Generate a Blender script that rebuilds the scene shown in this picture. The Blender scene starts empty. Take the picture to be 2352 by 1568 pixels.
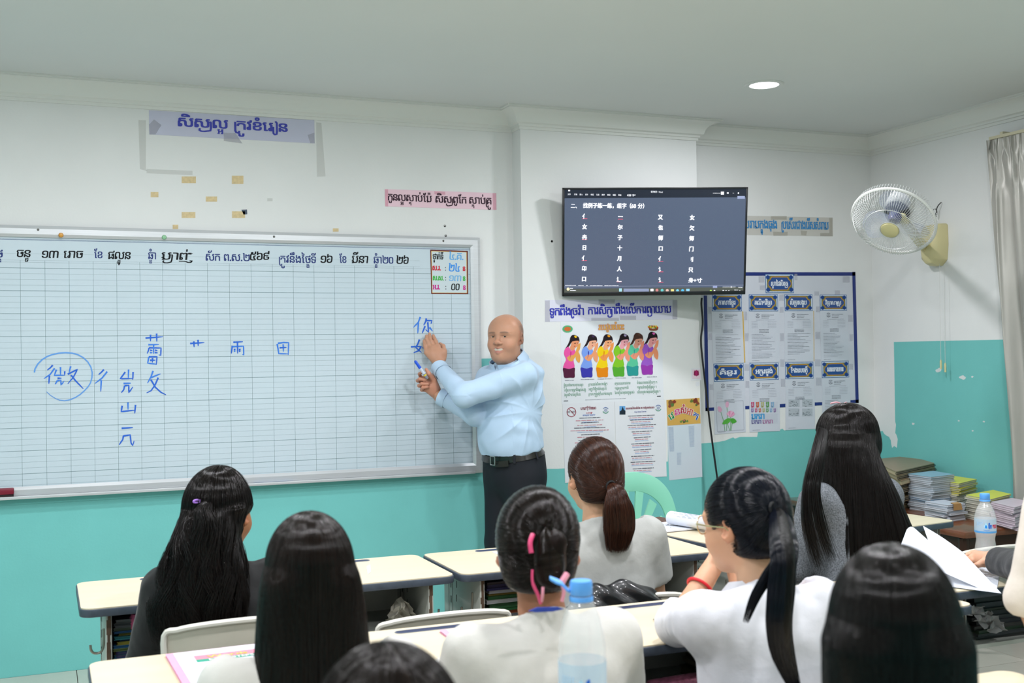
import bpy, bmesh, math, random
import numpy as np
from mathutils import Vector, Matrix, Euler
random.seed(7); RNG = np.random.default_rng(7)
SC = bpy.context.scene
COL = SC.collection
PI = math.pi

# ------------------------------------------------------------ camera
FPX = 2622.75
YAW, PITCH, ROLL = (math.radians(a) for a in (22.34543, .608292, -.819397))
CAMPOS = np.array([0., -5.93344, 1.5])
_f = np.array([math.sin(YAW)*math.cos(PITCH), math.cos(YAW)*math.cos(PITCH), math.sin(PITCH)])
_r = np.array([math.cos(YAW), -math.sin(YAW), 0.]); _u = np.cross(_r, _f)
CR = math.cos(ROLL)*_r + math.sin(ROLL)*_u
CU = -math.sin(ROLL)*_r + math.cos(ROLL)*_u
CF = _f
cam = bpy.data.cameras.new('camera'); camo = bpy.data.objects.new('camera', cam); COL.objects.link(camo)
cam.sensor_width = 36; cam.lens = FPX/2352*36; cam.clip_start = .05
camo.matrix_world = Matrix(((CR[0], CU[0], -CF[0], CAMPOS[0]), (CR[1], CU[1], -CF[1], CAMPOS[1]), (CR[2], CU[2], -CF[2], CAMPOS[2]), (0, 0, 0, 1)))
cam.dof.use_dof = True; cam.dof.focus_distance = 5.0; cam.dof.aperture_fstop = 4.5
SC.camera = camo
def at(px, py, plane, val):
    """the point of the plane x|y|z = val that the photograph shows at pixel (px, py)"""
    d = (px-1176)/FPX*CR - (py-784)/FPX*CU + CF
    i = 'xyz'.index(plane); t = (val-CAMPOS[i])/d[i]
    return CAMPOS + t*d
def atd(px, py, depth):
    return CAMPOS + depth*((px-1176)/FPX*CR - (py-784)/FPX*CU + CF)

# ------------------------------------------------------------ world, lights, exposure
w = bpy.data.worlds.new('world'); SC.world = w; w.use_nodes = True
w.node_tree.nodes['Background'].inputs[0].default_value = (.8, .9, 1, 1)
w.node_tree.nodes['Background'].inputs[1].default_value = .3
SC.view_settings.view_transform = 'Standard'; SC.view_settings.look = 'None'
SC.view_settings.gamma = 1; SC.view_settings.use_curve_mapping = False
SC.view_settings.exposure = 0.07
cy = SC.cycles
cy.use_denoising = True; cy.denoiser = 'OPENIMAGEDENOISE'
cy.max_bounces = 6; cy.diffuse_bounces = 3; cy.glossy_bounces = 3; cy.transmission_bounces = 5; cy.transparent_max_bounces = 6
cy.use_adaptive_sampling = True; cy.adaptive_threshold = .035
cy.caustics_reflective = False; cy.caustics_refractive = False; cy.sample_clamp_indirect = 4
CEIL = 2.866
LAMPS = [(3.418, -1.052, 17), (.3, -1.75, 26), (1.75, -2.4, 26), (3.3, -2.9, 24), (-.2, -3.6, 25), (1.5, -3.7, 26), (-.4, -5.3, 20), (1.4, -5.4, 20), (3.3, -4.9, 22), (-1.4, -2.6, 15)]
for x, y, pw in LAMPS:
    L = bpy.data.lights.new('lamp_light', 'AREA'); L.shape = 'DISK'; L.size = .17; L.energy = pw; L.color = (.965, .962, 1)
    o = bpy.data.objects.new('lamp_light', L); o.location = (x, y, CEIL-.02); COL.objects.link(o)

# ------------------------------------------------------------ materials
MATS = {}
def srgb(c):
    if isinstance(c, str): c = [int(c[i:i+2], 16)/255 for i in (0, 2, 4)]
    return tuple(v/12.92 if v <= .04045 else ((v+.055)/1.055)**2.4 for v in c)+(1,)
def mat(name, col, rough=.5, metal=0, noise=0, nscale=8, bump=0, bscale=60, emit=None, es=1, coat=0, trans=0, alpha=1, spec=.5, sheen=0, stretch=None, vcol=None, ior=1.45, sss=0):
    if name in MATS: return MATS[name]
    m = bpy.data.materials.new(name); m.use_nodes = True; nt = m.node_tree; b = nt.nodes['Principled BSDF']
    col = srgb(col); b.inputs['Base Color'].default_value = col
    b.inputs['Roughness'].default_value = rough; b.inputs['Metallic'].default_value = metal
    b.inputs['Coat Weight'].default_value = coat; b.inputs['Transmission Weight'].default_value = trans
    b.inputs['Alpha'].default_value = alpha; b.inputs['IOR'].default_value = ior
    b.inputs['Specular IOR Level'].default_value = spec; b.inputs['Sheen Weight'].default_value = sheen
    if sss: b.inputs['Subsurface Weight'].default_value = sss; b.inputs['Subsurface Radius'].default_value = (.012, .005, .003); b.inputs['Subsurface Scale'].default_value = .5
    if emit: b.inputs['Emission Color'].default_value = srgb(emit); b.inputs['Emission Strength'].default_value = es
    tc = nt.nodes.new('ShaderNodeTexCoord'); mp = nt.nodes.new('ShaderNodeMapping'); nt.links.new(tc.outputs['Object'], mp.inputs[0])
    if stretch: mp.inputs['Scale'].default_value = stretch
    src = None
    if vcol:
        a = nt.nodes.new('ShaderNodeAttribute'); a.attribute_name = vcol; nt.links.new(a.outputs['Color'], b.inputs['Base Color']); src = a.outputs['Color']
    if noise:
        n = nt.nodes.new('ShaderNodeTexNoise'); n.inputs['Scale'].default_value = nscale; n.inputs['Detail'].default_value = 5
        nt.links.new(mp.outputs[0], n.inputs[0])
        mr = nt.nodes.new('ShaderNodeMapRange'); mr.inputs['From Min'].default_value = .3; mr.inputs['From Max'].default_value = .7
        mr.inputs['To Min'].default_value = 1-noise; mr.inputs['To Max'].default_value = 1+noise
        nt.links.new(n.outputs[0], mr.inputs[0])
        mx = nt.nodes.new('ShaderNodeVectorMath'); mx.operation = 'SCALE'
        if src: nt.links.new(src, mx.inputs[0])
        else: mx.inputs[0].default_value = col[:3]
        nt.links.new(mr.outputs[0], mx.inputs['Scale']); nt.links.new(mx.outputs[0], b.inputs['Base Color'])
    if bump:
        n = nt.nodes.new('ShaderNodeTexNoise'); n.inputs['Scale'].default_value = bscale; n.inputs['Detail'].default_value = 4
        nt.links.new(mp.outputs[0], n.inputs[0]); bp_ = nt.nodes.new('ShaderNodeBump'); bp_.inputs['Strength'].default_value = bump; bp_.inputs['Distance'].default_value = .01
        nt.links.new(n.outputs[0], bp_.inputs['Height']); nt.links.new(bp_.outputs[0], b.inputs['Normal'])
    MATS[name] = m; return m
def flat(c):   # printed ink
    return mat('ink_'+(c if isinstance(c, str) else '%02x%02x%02x' % tuple(int(v*255) for v in c)), c, .7, spec=.2)

# ------------------------------------------------------------ objects
def link(name, me, parent=None, m=None, loc=None, kind=None):
    o = bpy.data.objects.new(name, me); COL.objects.link(o)
    if m is not None and me is not None and hasattr(me, 'materials') and len(me.materials) == 0:
        for k in (m if isinstance(m, (list, tuple)) else [m]): me.materials.append(k)
    if parent is not None: o.parent = parent
    if loc is not None: o.location = loc
    if kind: o['kind'] = kind
    return o
def thing(name, label, cat, loc=(0, 0, 0), rz=0, group=None):
    o = bpy.data.objects.new(name, None); COL.objects.link(o); o.empty_display_size = .1
    o.location = loc; o.rotation_euler = (0, 0, rz); tag(o, label, cat, group); return o
def tag(o, label, cat, group=None):
    o['label'] = label; o['category'] = cat
    if group: o['group'] = group
    return o
def rawmesh(name, v, f, smooth=False, mi=None):
    me = bpy.data.meshes.new(name); v = np.asarray(v, float)
    me.from_pydata([tuple(x) for x in v], [], [tuple(int(i) for i in x) for x in f])
    if mi is not None: me.polygons.foreach_set('material_index', np.asarray(mi, dtype=np.int32))
    if smooth: me.polygons.foreach_set('use_smooth', np.ones(len(me.polygons), bool))
    me.update(); return me
class MB:
    """collects shapes, links them as one mesh"""
    def __init__(s): s.v = []; s.f = []; s.mi = []; s.cur = 0
    def add(s, v, f, m=None):
        o = len(s.v); s.v += [tuple(float(c) for c in p) for p in v]; s.f += [tuple(i+o for i in q) for q in f]; s.mi += [s.cur if m is None else m]*len(f); return s
    def box(s, a, b, M=None, m=None):
        x0, y0, z0 = a; x1, y1, z1 = b
        v = [(x0, y0, z0), (x1, y0, z0), (x1, y1, z0), (x0, y1, z0), (x0, y0, z1), (x1, y0, z1), (x1, y1, z1), (x0, y1, z1)]
        if M is not None: v = [tuple(M @ Vector(p)) for p in v]
        return s.add(v, [(0, 3, 2, 1), (4, 5, 6, 7), (0, 1, 5, 4), (1, 2, 6, 5), (2, 3, 7, 6), (3, 0, 4, 7)], m)
    def quad(s, *p, m=None): return s.add(p, [tuple(range(len(p)))], m)
    def tube(s, pts, r, n=8, m=None, caps=True, up=None):
        pts = [np.array(p, float) for p in pts]; rs = r if hasattr(r, '__len__') else [r]*len(pts)
        o = []; prev = None
        for i, p in enumerate(pts):
            t = pts[min(i+1, len(pts)-1)]-pts[max(i-1, 0)]; t /= (np.linalg.norm(t)+1e-12)
            if prev is None:
                a = np.array([0, 0, 1.]) if abs(t[2]) < .9 else np.array([1., 0, 0])
                if up is not None: a = np.array(up, float)
            else: a = prev
            e = a-t*a.dot(t); e /= (np.linalg.norm(e)+1e-12); prev = e; g = np.cross(t, e)
            for k in range(n):
                an = 2*PI*k/n; o.append(p+rs[i]*(math.cos(an)*e+math.sin(an)*g))
        f = [(i*n+k, i*n+(k+1) % n, (i+1)*n+(k+1) % n, (i+1)*n+k) for i in range(len(pts)-1) for k in range(n)]
        if caps: f += [tuple(range(n-1, -1, -1)), tuple((len(pts)-1)*n+k for k in range(n))]
        return s.add(o, f, m)
    def lathe(s, prof, n=32, c=(0, 0, 0), m=None, M=None):
        v = []; 
        for r, z in prof:
            for k in range(n): v.append((c[0]+r*math.cos(2*PI*k/n), c[1]+r*math.sin(2*PI*k/n), c[2]+z))
        if M is not None: v = [tuple(M @ Vector(p)) for p in v]
        f = [(i*n+k, i*n+(k+1) % n, (i+1)*n+(k+1) % n, (i+1)*n+k) for i in range(len(prof)-1) for k in range(n)]
        return s.add(v, f, m)
    def prism(s, poly, d, M=None, m=None):
        """polygon in xy extruded 0..d in z"""
        n = len(poly); v = [(x, y, 0) for x, y in poly]+[(x, y, d) for x, y in poly]
        if M is not None: v = [tuple(M @ Vector(p)) for p in v]
        return s.add(v, [tuple(range(n-1, -1, -1)), tuple(range(n, 2*n))]+[(i, (i+1) % n, n+(i+1) % n, n+i) for i in range(n)], m)
    def build(s, name, m, parent=None, smooth=False, bevel=0, kind=None, loc=None, angle=None, segs=2):
        me = rawmesh(name, s.v, s.f, smooth, s.mi)
        o = link(name, me, parent, m, loc, kind)
        bm = bmesh.new(); bm.from_mesh(me); bmesh.ops.recalc_face_normals(bm, faces=bm.faces)
        if bevel:
            ed = [e for e in bm.edges if len(e.link_faces) == 2 and e.calc_face_angle(0) > .6]
            bmesh.ops.bevel(bm, geom=ed, offset=bevel, segments=segs, affect='EDGES', profile=.5)
        bm.to_mesh(me); bm.free()
        if bevel or smooth:
            me.polygons.foreach_set('use_smooth', np.ones(len(me.polygons), bool))
            me.set_sharp_from_angle(angle=angle or .7)
        return o
def copy_tree(o, parent=None):
    c = o.copy(); COL.objects.link(c)
    if parent is not None: c.parent = parent
    for ch in list(o.children): copy_tree(ch, c)
    return c
def rrect(x0, y0, x1, y1, r, n=5):
    p = []
    for cx, cy_, a in ((x1-r, y1-r, 0), (x0+r, y1-r, 90), (x0+r, y0+r, 180), (x1-r, y0+r, 270)):
        for k in range(n+1): t = math.radians(a+90*k/n); p.append((cx+r*math.cos(t), cy_+r*math.sin(t)))
    return p

# ------------------------------------------------------------ text from Blender's own built-in typeface
GL = {}
def load_glyphs(chars):
    objs = []
    for ch in sorted(set(chars)):
        if ch in GL or ch in ' \n': continue
        cu = bpy.data.curves.new('g', 'FONT'); cu.body = ch; cu.size = 1; cu.resolution_u = 3; cu.fill_mode = 'FRONT'
        o = bpy.data.objects.new('g', cu); COL.objects.link(o); objs.append((ch, o))
    bpy.context.view_layer.update(); dg = bpy.context.evaluated_depsgraph_get()
    for ch, o in objs:
        me = o.evaluated_get(dg).to_mesh(); n = len(me.vertices)
        v = np.zeros(n*3); me.vertices.foreach_get('co', v); v = v.reshape(-1, 3)[:, :2]
        f = [tuple(p.vertices) for p in me.polygons]
        GL[ch] = (v, f, (v[:, 0].min(), v[:, 0].max(), v[:, 1].min(), v[:, 1].max()) if n else (0, .3, 0, 0))
    for ch, o in objs:
        cu = o.data; bpy.data.objects.remove(o); bpy.data.curves.remove(cu)
    if '\u1798' in chars and not GL.get('fixed'):   # this letter's outline does not fill cleanly: rebuilt from its neighbour plus a small foot loop
        load_glyphs('\u1794'); v, f, b = GL['\u1794']; k = len(v)
        rv, rf = stroke_poly([(b[0]+.02, .17), (b[0]+.13, .13), (b[0]+.2, .05), (b[0]+.13, -.0), (b[0]+.05, .03)], .06)
        GL['\u1798'] = (np.concatenate([v, rv]), f+[tuple(i+k for i in q) for q in rf], b); GL['fixed'] = 1
KB = lambda c: '\u1780' <= c <= '\u17b3'
ABOVE = set('\u17b7\u17b8\u17b9\u17ba\u17c6\u17c9\u17ca\u17cb\u17cc\u17cd\u17d0\u17cf')
BELOW = set('\u17bb\u17bc\u17bd')
PRE = {'\u17c1': '\u17c1', '\u17c2': '\u17c2', '\u17c3': '\u17c3', '\u17c4': '\u17c1', '\u17c5': '\u17c1', '\u17be': '\u17c1', '\u17c0': '\u17c1', '\u17bf': '\u17c1'}
def stroke_poly(pts, w):
    """flat ribbon along a polyline"""
    pts = np.array(pts, float); n = len(pts); t = np.gradient(pts, axis=0); t /= (np.linalg.norm(t, axis=1)[:, None]+1e-9)
    nn = np.stack([-t[:, 1], t[:, 0]], 1)*w/2
    v = np.concatenate([pts+nn, pts-nn]); f = [(i, i+1, n+i+1, n+i) for i in range(n-1)]
    return v, f
def layout(s, gap=.07):
    """a small shaper: Khmer clusters and plain letters; returns verts2d, faces, width"""
    V = []; F = []; x = 0.; i = 0; cnt = 0
    def put(v, f):
        nonlocal cnt
        V.append(v); F.extend([tuple(j+cnt for j in q) for q in f]); cnt += len(v)
    def G(c, ox, oy=0, s_=1):
        v, f, b = GL[c]; put(v*s_+np.array([ox, oy]), f)
    while i < len(s):
        c = s[i]
        if c == ' ': x += .3; i += 1; continue
        if KB(c):
            j = i+1; subs = []; marks = []
            while j < len(s) and not KB(s[j]) and ('\u17b4' <= s[j] <= '\u17dd'):
                if s[j] == '\u17d2' and j+1 < len(s): subs.append(s[j+1]); j += 2
                elif s[j] in '\u17d4\u17d5\u17d7': break
                else: marks.append(s[j]); j += 1
            for m_ in marks:
                if m_ in PRE:
                    b = GL[PRE[m_]][2]; G(PRE[m_], x-b[0]); x += b[1]-b[0]+gap*.8
            if '\u179a' in subs:   # coeng ro: a hook before the base
                put(*stroke_poly([(x+.02, .5), (x+.02, -.1), (x+.06, -.22), (x+.14, -.26), (x+.22, -.2), (x+.22, -.12)], .075)); x += .11
            b = GL[c][2]; bx0 = x; G(c, x-b[0]); wB = b[1]-b[0]; x += wB; cx = bx0+wB/2
            for sb in subs:
                if sb == '\u179a': continue
                if sb in '\u1799\u179f\u1794':
                    put(*stroke_poly([(cx-.12, -.08), (cx-.14, -.2), (cx-.05, -.27), (cx+.12, -.27), (x+.04, -.2), (x+.07, 0), (x+.07, .35), (x+.03, .42)], .07)); x += .1
                else:
                    q = GL[sb][2]; k = .52; G(sb, cx-(q[0]+q[1])/2*k, -.08-q[3]*k, k)
            top = .56; low = -.1 if not subs else -.36
            for m_ in marks:
                if m_ in ABOVE:
                    q = GL[m_][2]; G(m_, cx-(q[0]+q[1])/2, 0 if top == .56 else .16); top = .7
                elif m_ in BELOW:
                    q = GL[m_][2]; G(m_, cx-(q[0]+q[1])/2, 0 if not subs else -.26)
                elif m_ == '\u17be': q = GL['\u17b8'][2]; G('\u17b8', cx-(q[0]+q[1])/2)
                elif m_ == '\u17bf': q = GL['\u17ba'][2]; G('\u17ba', cx-(q[0]+q[1])/2)
                elif m_ == '\u17c0': put(*stroke_poly([(x+.03, .3), (x+.03, -.15), (x+.1, -.25), (x+.2, -.2), (x+.22, 0), (x+.22, .6), (x+.15, .7)], .07)); x += .26
            for m_ in marks:
                if m_ in '\u17b6\u17c4\u17c5':
                    q = GL['\u17b6'][2]; G('\u17b6', x-q[0]+.0); x += q[1]-q[0]
                elif m_ in '\u17c7\u17c8': q = GL[m_][2]; x += gap; G(m_, x-q[0]); x += q[1]-q[0]
            x += gap; i = j
        else:
            v, f, b = GL[c]
            if ord(c) > 0x2e80: G(c, x); x += 1.0; i += 1; continue
            G(c, x-b[0]); x += b[1]-b[0]+gap; i += 1
    if not V: return np.zeros((0, 2)), [], 0
    return np.concatenate(V), F, x
TEXTQ = []
def text(s, origin, ux, uy, width=None, height=1, bold=0, m='1a1a2a', parent=None, name='lettering', lift=.0006, center=False, squeeze=True, kind='stuff', mb=None):
    """letters on a plane: origin = left end of the baseline, ux right, uy up, height = em size"""
    load_glyphs(s+'\u17c1\u17b8\u17ba\u17b6')
    v, f, w_ = layout(s); sx = height
    ux = np.array(ux, float); ux /= np.linalg.norm(ux); uy = np.array(uy, float); uy /= np.linalg.norm(uy)
    if width: sx = width/w_
    if center: origin = np.array(origin)-ux*w_*sx/2
    n = np.cross(ux, uy)
    M = mb or MB()
    offs = [(0, 0)] if not bold else [(dx*bold, dy*bold) for dx, dy in ((-1, -.6), (1, -.6), (-1, .6), (1, .6), (0, 0))]
    for k, (dx, dy) in enumerate(offs):
        P = np.array(origin)+np.outer(v[:, 0]*sx+dx*height, ux)+np.outer(v[:, 1]*height+dy*height, uy)+n*(lift+k*2e-5)
        M.add(P, f, 0 if mb is None else None)
    if mb is not None: return mb
    return M.build(name, flat(m) if isinstance(m, str) else m, parent, kind=kind)

# ------------------------------------------------------------ SDF modelling: numpy distance fields + surface nets
def surfnet(fn, lo, hi, h):
    lo = np.array(lo, float); hi = np.array(hi, float); n = np.ceil((hi-lo)/h).astype(int)+1
    B = 4; nb = -(-n//B); cc = np.stack(np.meshgrid(*[lo[i]+h*(B*np.arange(nb[i])+(B-1)/2) for i in range(3)], indexing='ij'), -1).reshape(-1, 3).astype(np.float32)
    vc = np.concatenate([fn(cc[s:s+200000]) for s in range(0, len(cc), 200000)]); full = np.repeat(vc[:, None], B**3, 1).astype(np.float32)
    near = np.abs(vc) < h*B*.87*2.2; off = np.stack(np.meshgrid(*[h*(np.arange(B)-(B-1)/2)]*3, indexing='ij'), -1).reshape(-1, 3).astype(np.float32)
    g = (cc[near][:, None]+off[None]).reshape(-1, 3); v = np.empty(len(g), np.float32); CH = 300000
    for s in range(0, len(g), CH): v[s:s+CH] = fn(g[s:s+CH])
    full[near] = v.reshape(-1, B**3)
    V = full.reshape(nb[0], nb[1], nb[2], B, B, B).transpose(0, 3, 1, 4, 2, 5).reshape(nb[0]*B, nb[1]*B, nb[2]*B)[:n[0], :n[1], :n[2]].copy()
    V = V.reshape(n); ins = V < 0
    c = ins[:-1, :-1, :-1].astype(np.int8)*0
    for dx in (0, 1):
        for dy in (0, 1):
            for dz in (0, 1): c = c+ins[dx:n[0]-1+dx, dy:n[1]-1+dy, dz:n[2]-1+dz]
    act = (c > 0) & (c < 8); idx = -np.ones(act.shape, np.int64); ii = np.argwhere(act); idx[act] = np.arange(len(ii))
    acc = np.zeros((len(ii), 3)); num = np.zeros(len(ii))
    cor = [(a, b, d) for a in (0, 1) for b in (0, 1) for d in (0, 1)]
    for a in cor:
        for k in range(3):
            if a[k]: continue
            b = list(a); b[k] = 1
            va = V[ii[:, 0]+a[0], ii[:, 1]+a[1], ii[:, 2]+a[2]]; vb = V[ii[:, 0]+b[0], ii[:, 1]+b[1], ii[:, 2]+b[2]]
            x = (va < 0) != (vb < 0); t = np.where(x, va/(va-vb+1e-12), 0)
            p = np.array(a, float)+np.zeros((len(ii), 3)); p[:, k] = t
            acc += p*x[:, None]; num += x
    P = lo+(ii+acc/np.maximum(num, 1)[:, None])*h
    F = []
    for k in range(3):
        s0 = [slice(1, -1)]*3; s0[k] = slice(0, -1); s1 = list(s0); s1[k] = slice(1, None)
        A = ins[tuple(s0)]; B = ins[tuple(s1)]; e = np.argwhere(A != B); 
        if len(e) == 0: continue
        flip = A[e[:, 0], e[:, 1], e[:, 2]]
        q = e.copy()
        for d in range(3):
            if d != k: q[:, d] += 1
        u, v = [(1, 2), (2, 0), (0, 1)][k]
        def I(du, dv):
            r = q.copy(); r[:, u] += du; r[:, v] += dv; return idx[r[:, 0], r[:, 1], r[:, 2]]
        f = np.stack([I(-1, -1), I(0, -1), I(0, 0), I(-1, 0)], 1)
        f[~flip] = f[~flip][:, ::-1]; F.append(f)
    F = np.concatenate(F); F = F[(F >= 0).all(1)]
    return P, F
def smin(a, b, k):
    if k <= 0: return np.minimum(a, b)
    h = np.maximum(k-np.abs(a-b), 0)/k; return np.minimum(a, b)-h*h*k*.25
def smax(a, b, k): return -smin(-a, -b, k)
def _rot(rx=0, ry=0, rz=0): return np.array(Euler((math.radians(rx), math.radians(ry), math.radians(rz))).to_matrix())
def ell(c, r, rot=None):
    c = np.array(c, np.float32); r = np.array(r, np.float32); R_ = None if rot is None else _rot(*rot).astype(np.float32)
    def f(p):
        q = p-c
        if R_ is not None: q = q@R_
        k0 = np.sqrt(((q/r)**2).sum(1)); k1 = np.sqrt(((q/(r*r))**2).sum(1))+1e-9
        return k0*(k0-1)/k1
    return f
def cap(a, b, ra, rb):
    a = np.array(a, np.float32); b = np.array(b, np.float32); d = b-a; L = float(d@d)+1e-12
    def f(p):
        t = np.clip(((p-a)@d)/L, 0, 1); return np.sqrt(((p-a-t[:, None]*d)**2).sum(1))-(ra+(rb-ra)*t)
    return f
def rbox(c, hs, r, rot=None):
    c = np.array(c, np.float32); hs = np.array(hs, np.float32)-r; R_ = None if rot is None else _rot(*rot).astype(np.float32)
    def f(p):
        q = p-c
        if R_ is not None: q = q@R_
        q = np.abs(q)-hs; return np.sqrt((np.maximum(q, 0)**2).sum(1))+np.minimum(q.max(1), 0)-r
    return f
def pln(c, n):
    c = np.array(c, np.float32); n = np.array(n, np.float32); n /= np.linalg.norm(n)
    return lambda p: (p-c)@n
def comb(ops):
    """ops: (kind, prim, k) with kind u(nion) s(ubtract) i(ntersect)"""
    def f(p):
        d = None
        for o in ops:
            v = o[1](p)
            if d is None: d = v
            elif o[0] == 'u': d = smin(d, v, o[2])
            elif o[0] == 's': d = smax(d, -v, o[2])
            else: d = smax(d, v, o[2])
        return d
    return f
def chain(pts, rad): return [('u', cap(pts[i], pts[i+1], rad[i], rad[i+1]), .0) for i in range(len(pts)-1)]
def relax(P, F, it=2, lam=.5):
    e = np.concatenate([F[:, [0, 1]], F[:, [1, 2]], F[:, [2, 3]], F[:, [3, 0]]]); n = len(P)
    for _ in range(it):
        s = np.zeros_like(P); c = np.zeros(n)
        for a, b in ((0, 1), (1, 0)):
            np.add.at(s, e[:, a], P[e[:, b]]); np.add.at(c, e[:, a], 1)
        P = P+lam*(s/np.maximum(c, 1)[:, None]-P)
    return P
def grad(fn, p, e=.002):
    g = np.zeros_like(p)
    for i in range(3):
        d = np.zeros(3, p.dtype); d[i] = e; g[:, i] = (fn(p+d)-fn(p-d))/(2*e)
    return g/(np.linalg.norm(g, axis=1)[:, None]+1e-9)
def sdf_mesh(name, fn, lo, hi, h, m, parent=None, M=None, it=2, disp=None, color=None):
    P, F = surfnet(fn, lo, hi, h); P = relax(P, F, it)
    if disp is not None: P = P+grad(fn, P.astype(np.float32))*disp(P)[:, None]
    me = bpy.data.meshes.new(name); me.vertices.add(len(P)); nf = len(F)
    Q = P if M is None else (P@np.array(M)[:3, :3].T+np.array(M)[:3, 3])
    me.vertices.foreach_set('co', Q.astype(np.float32).ravel())
    me.loops.add(nf*4); me.loops.foreach_set('vertex_index', F.astype(np.int32).ravel())
    me.polygons.add(nf); me.polygons.foreach_set('loop_start', np.arange(0, nf*4, 4, dtype=np.int32)); me.polygons.foreach_set('loop_total', np.full(nf, 4, np.int32))
    me.update(calc_edges=True); me.polygons.foreach_set('use_smooth', np.ones(nf, bool))
    if color is not None:
        a = me.color_attributes.new('tint', 'FLOAT_COLOR', 'POINT'); c = color(P); c = np.concatenate([c, np.ones((len(P), 1))], 1); a.data.foreach_set('color', c.astype(np.float32).ravel())
    return link(name, me, parent, m)
def fnoise(P, f, seed=0, oct=2):
    """cheap smooth noise from summed sines"""
    r = np.random.default_rng(seed); o = np.zeros(len(P))
    for k in range(oct*4):
        d = r.normal(size=3); d /= np.linalg.norm(d); o += np.sin(P@d*f*(1+k*.35)+r.uniform(0, 6.3))/(1+k*.35)
    return o/2.5
# ============================================================ room
CEIL = 2.855
XL, XR, YB = -2.0, 4.962, -7.4
PX0, PX1, PD = 2.457, 3.585, .12      # pillar
WHITE = mat('wall_paint_white', 'e9ebea', .75, noise=.02, nscale=2.5, bump=.05, bscale=90, spec=.25)
TEAL = mat('wall_paint_teal', '78c8c4', .6, noise=.035, nscale=3, bump=.05, bscale=90, spec=.3)
CEILM = mat('ceiling_paint', 'dfe3e2', .85, noise=.012, nscale=1.5, spec=.1)
MOULD = mat('moulding_white', 'e8eae6', .6, spec=.3)
def ragged(a, b, n, amp, seed=0):
    r = random.Random(seed); o = []
    for i in range(n+1):
        t = i/n; e = 0 if i in (0, n) else r.uniform(-amp, amp)
        o.append((a[0]+(b[0]-a[0])*t, a[1]+(b[1]-a[1])*t+e))
    return o
def wall(name, to3, s0, s1, border, z1, back):
    """to3(s, z, depth) -> xyz; border: list of (s, z) from s0 to s1, teal below, white above"""
    M = MB(); low = [to3(s, z, 0) for s, z in border]
    M.add([to3(s0, 0, 0), to3(s1, 0, 0)]+low[::-1], [tuple(range(len(low)+2))], 1)
    M.add(low+[to3(s1, z1, 0), to3(s0, z1, 0)], [tuple(range(len(low)+2))], 0)
    a = [to3(s0, 0, 0), to3(s1, 0, 0), to3(s1, z1, 0), to3(s0, z1, 0)]; b = [to3(s0, 0, back), to3(s1, 0, back), to3(s1, z1, back), to3(s0, z1, back)]
    M.add(a+b, [(4, 5, 6, 7), (0, 1, 5, 4), (1, 2, 6, 5), (2, 3, 7, 6), (3, 0, 4, 7)], 0)
    return M.build(name, [WHITE, TEAL], None, kind='structure')
F0 = lambda s, z, d: (s, d, z)
def zz(px, py, y=0): p = at(px, py, 'y', y); return (p[0], p[2])
wall('wall_front', F0, XL-.1, PX0+.02, [(XL-.1, 1.475), (PX0+.02, 1.475)], CEIL, .1)
# pillar: front face and its two flanks
zl = at(1297, 1075, 'y', -PD)[2]; zr = at(1540, 1054, 'y', -PD)[2]; zr2 = at(1612, 1017, 'y', -PD)[2]
M = MB(); bd = ragged((PX0, zl), (3.36, zl+.005), 14, .002, 2)+[(3.362, zr2), (PX1, zr2)]
M.add([(PX0, -PD, 0), (PX1, -PD, 0)]+[(s, -PD, z) for s, z in bd[::-1]], [tuple(range(len(bd)+2))], 1)
M.add([(s, -PD, z) for s, z in bd]+[(PX1, -PD, CEIL), (PX0, -PD, CEIL)], [tuple(range(len(bd)+2))], 0)
M.quad((PX0, 0, 0), (PX0, -PD, 0), (PX0, -PD, zl), (PX0, 0, zl), m=1).quad((PX0, 0, zl), (PX0, -PD, zl), (PX0, -PD, CEIL), (PX0, 0, CEIL), m=0)
M.quad((PX1, -PD, 0), (PX1, 0, 0), (PX1, 0, zr2), (PX1, -PD, zr2), m=1).quad((PX1, -PD, zr2), (PX1, 0, zr2), (PX1, 0, CEIL), (PX1, -PD, CEIL), m=0)
M.build('wall_pillar', [WHITE, TEAL], None, kind='structure')
b = [zz(*q) for q in ((1600, 1019), (1640, 1016), (1664, 1012), (1684, 1004), (1688, 1007), (1700, 1003), (1739, 1003), (1741, 992), (1765, 990), (1784, 990), (1797, 984), (1801, 988), (1830, 986), (1900, 985), (1960, 984), (1985, 983), (2001, 981), (2006, 984))]
b[0] = (PX1-.02, b[0][1]); b.append((XR, b[-1][1]))
wall('wall_recess', F0, PX1-.02, XR+.1, b+[(XR+.1, b[-1][1])], CEIL, .1)
R0 = lambda s, z, d: (XR+d, -s, z)
def yz(px, py): p = at(px, py, 'x', XR); return (-p[1], p[2])
b2 = [(0, b[-1][1])]+[yz(*q) for q in ((2013, 992), (2020, 991), (2027, 989), (2031, 996), (2036, 1000), (2042, 1003), (2046, 1011), (2047, 1020), (2049, 1028), (2054, 1024), (2060, 1028), (2062, 1008), (2059, 998), (2056, 994), (2058, 975), (2056, 968), (2055, 900), (2053, 785))]
zt = b2[-1][1]
b2 = b2+[(b2[-1][0]+.001, zt), (-YB+.1, zt)]
b2 = [b2[0]]+[(max(s, .003*i), z) for i, (s, z) in enumerate(b2[1:])]
wall('wall_right', R0, 0, -YB+.1, b2, CEIL, .1)
wall('wall_left', lambda s, z, d: (XL-d, -s, z), -.1, -YB+.1, [(-.1, 1.475), (-YB+.1, 1.475)], CEIL, .1)
wall('wall_back', lambda s, z, d: (s, YB-d, z), XL-.1, XR+.1, [(XL-.1, 1.475), (XR+.1, 1.475)], CEIL, .1)
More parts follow.
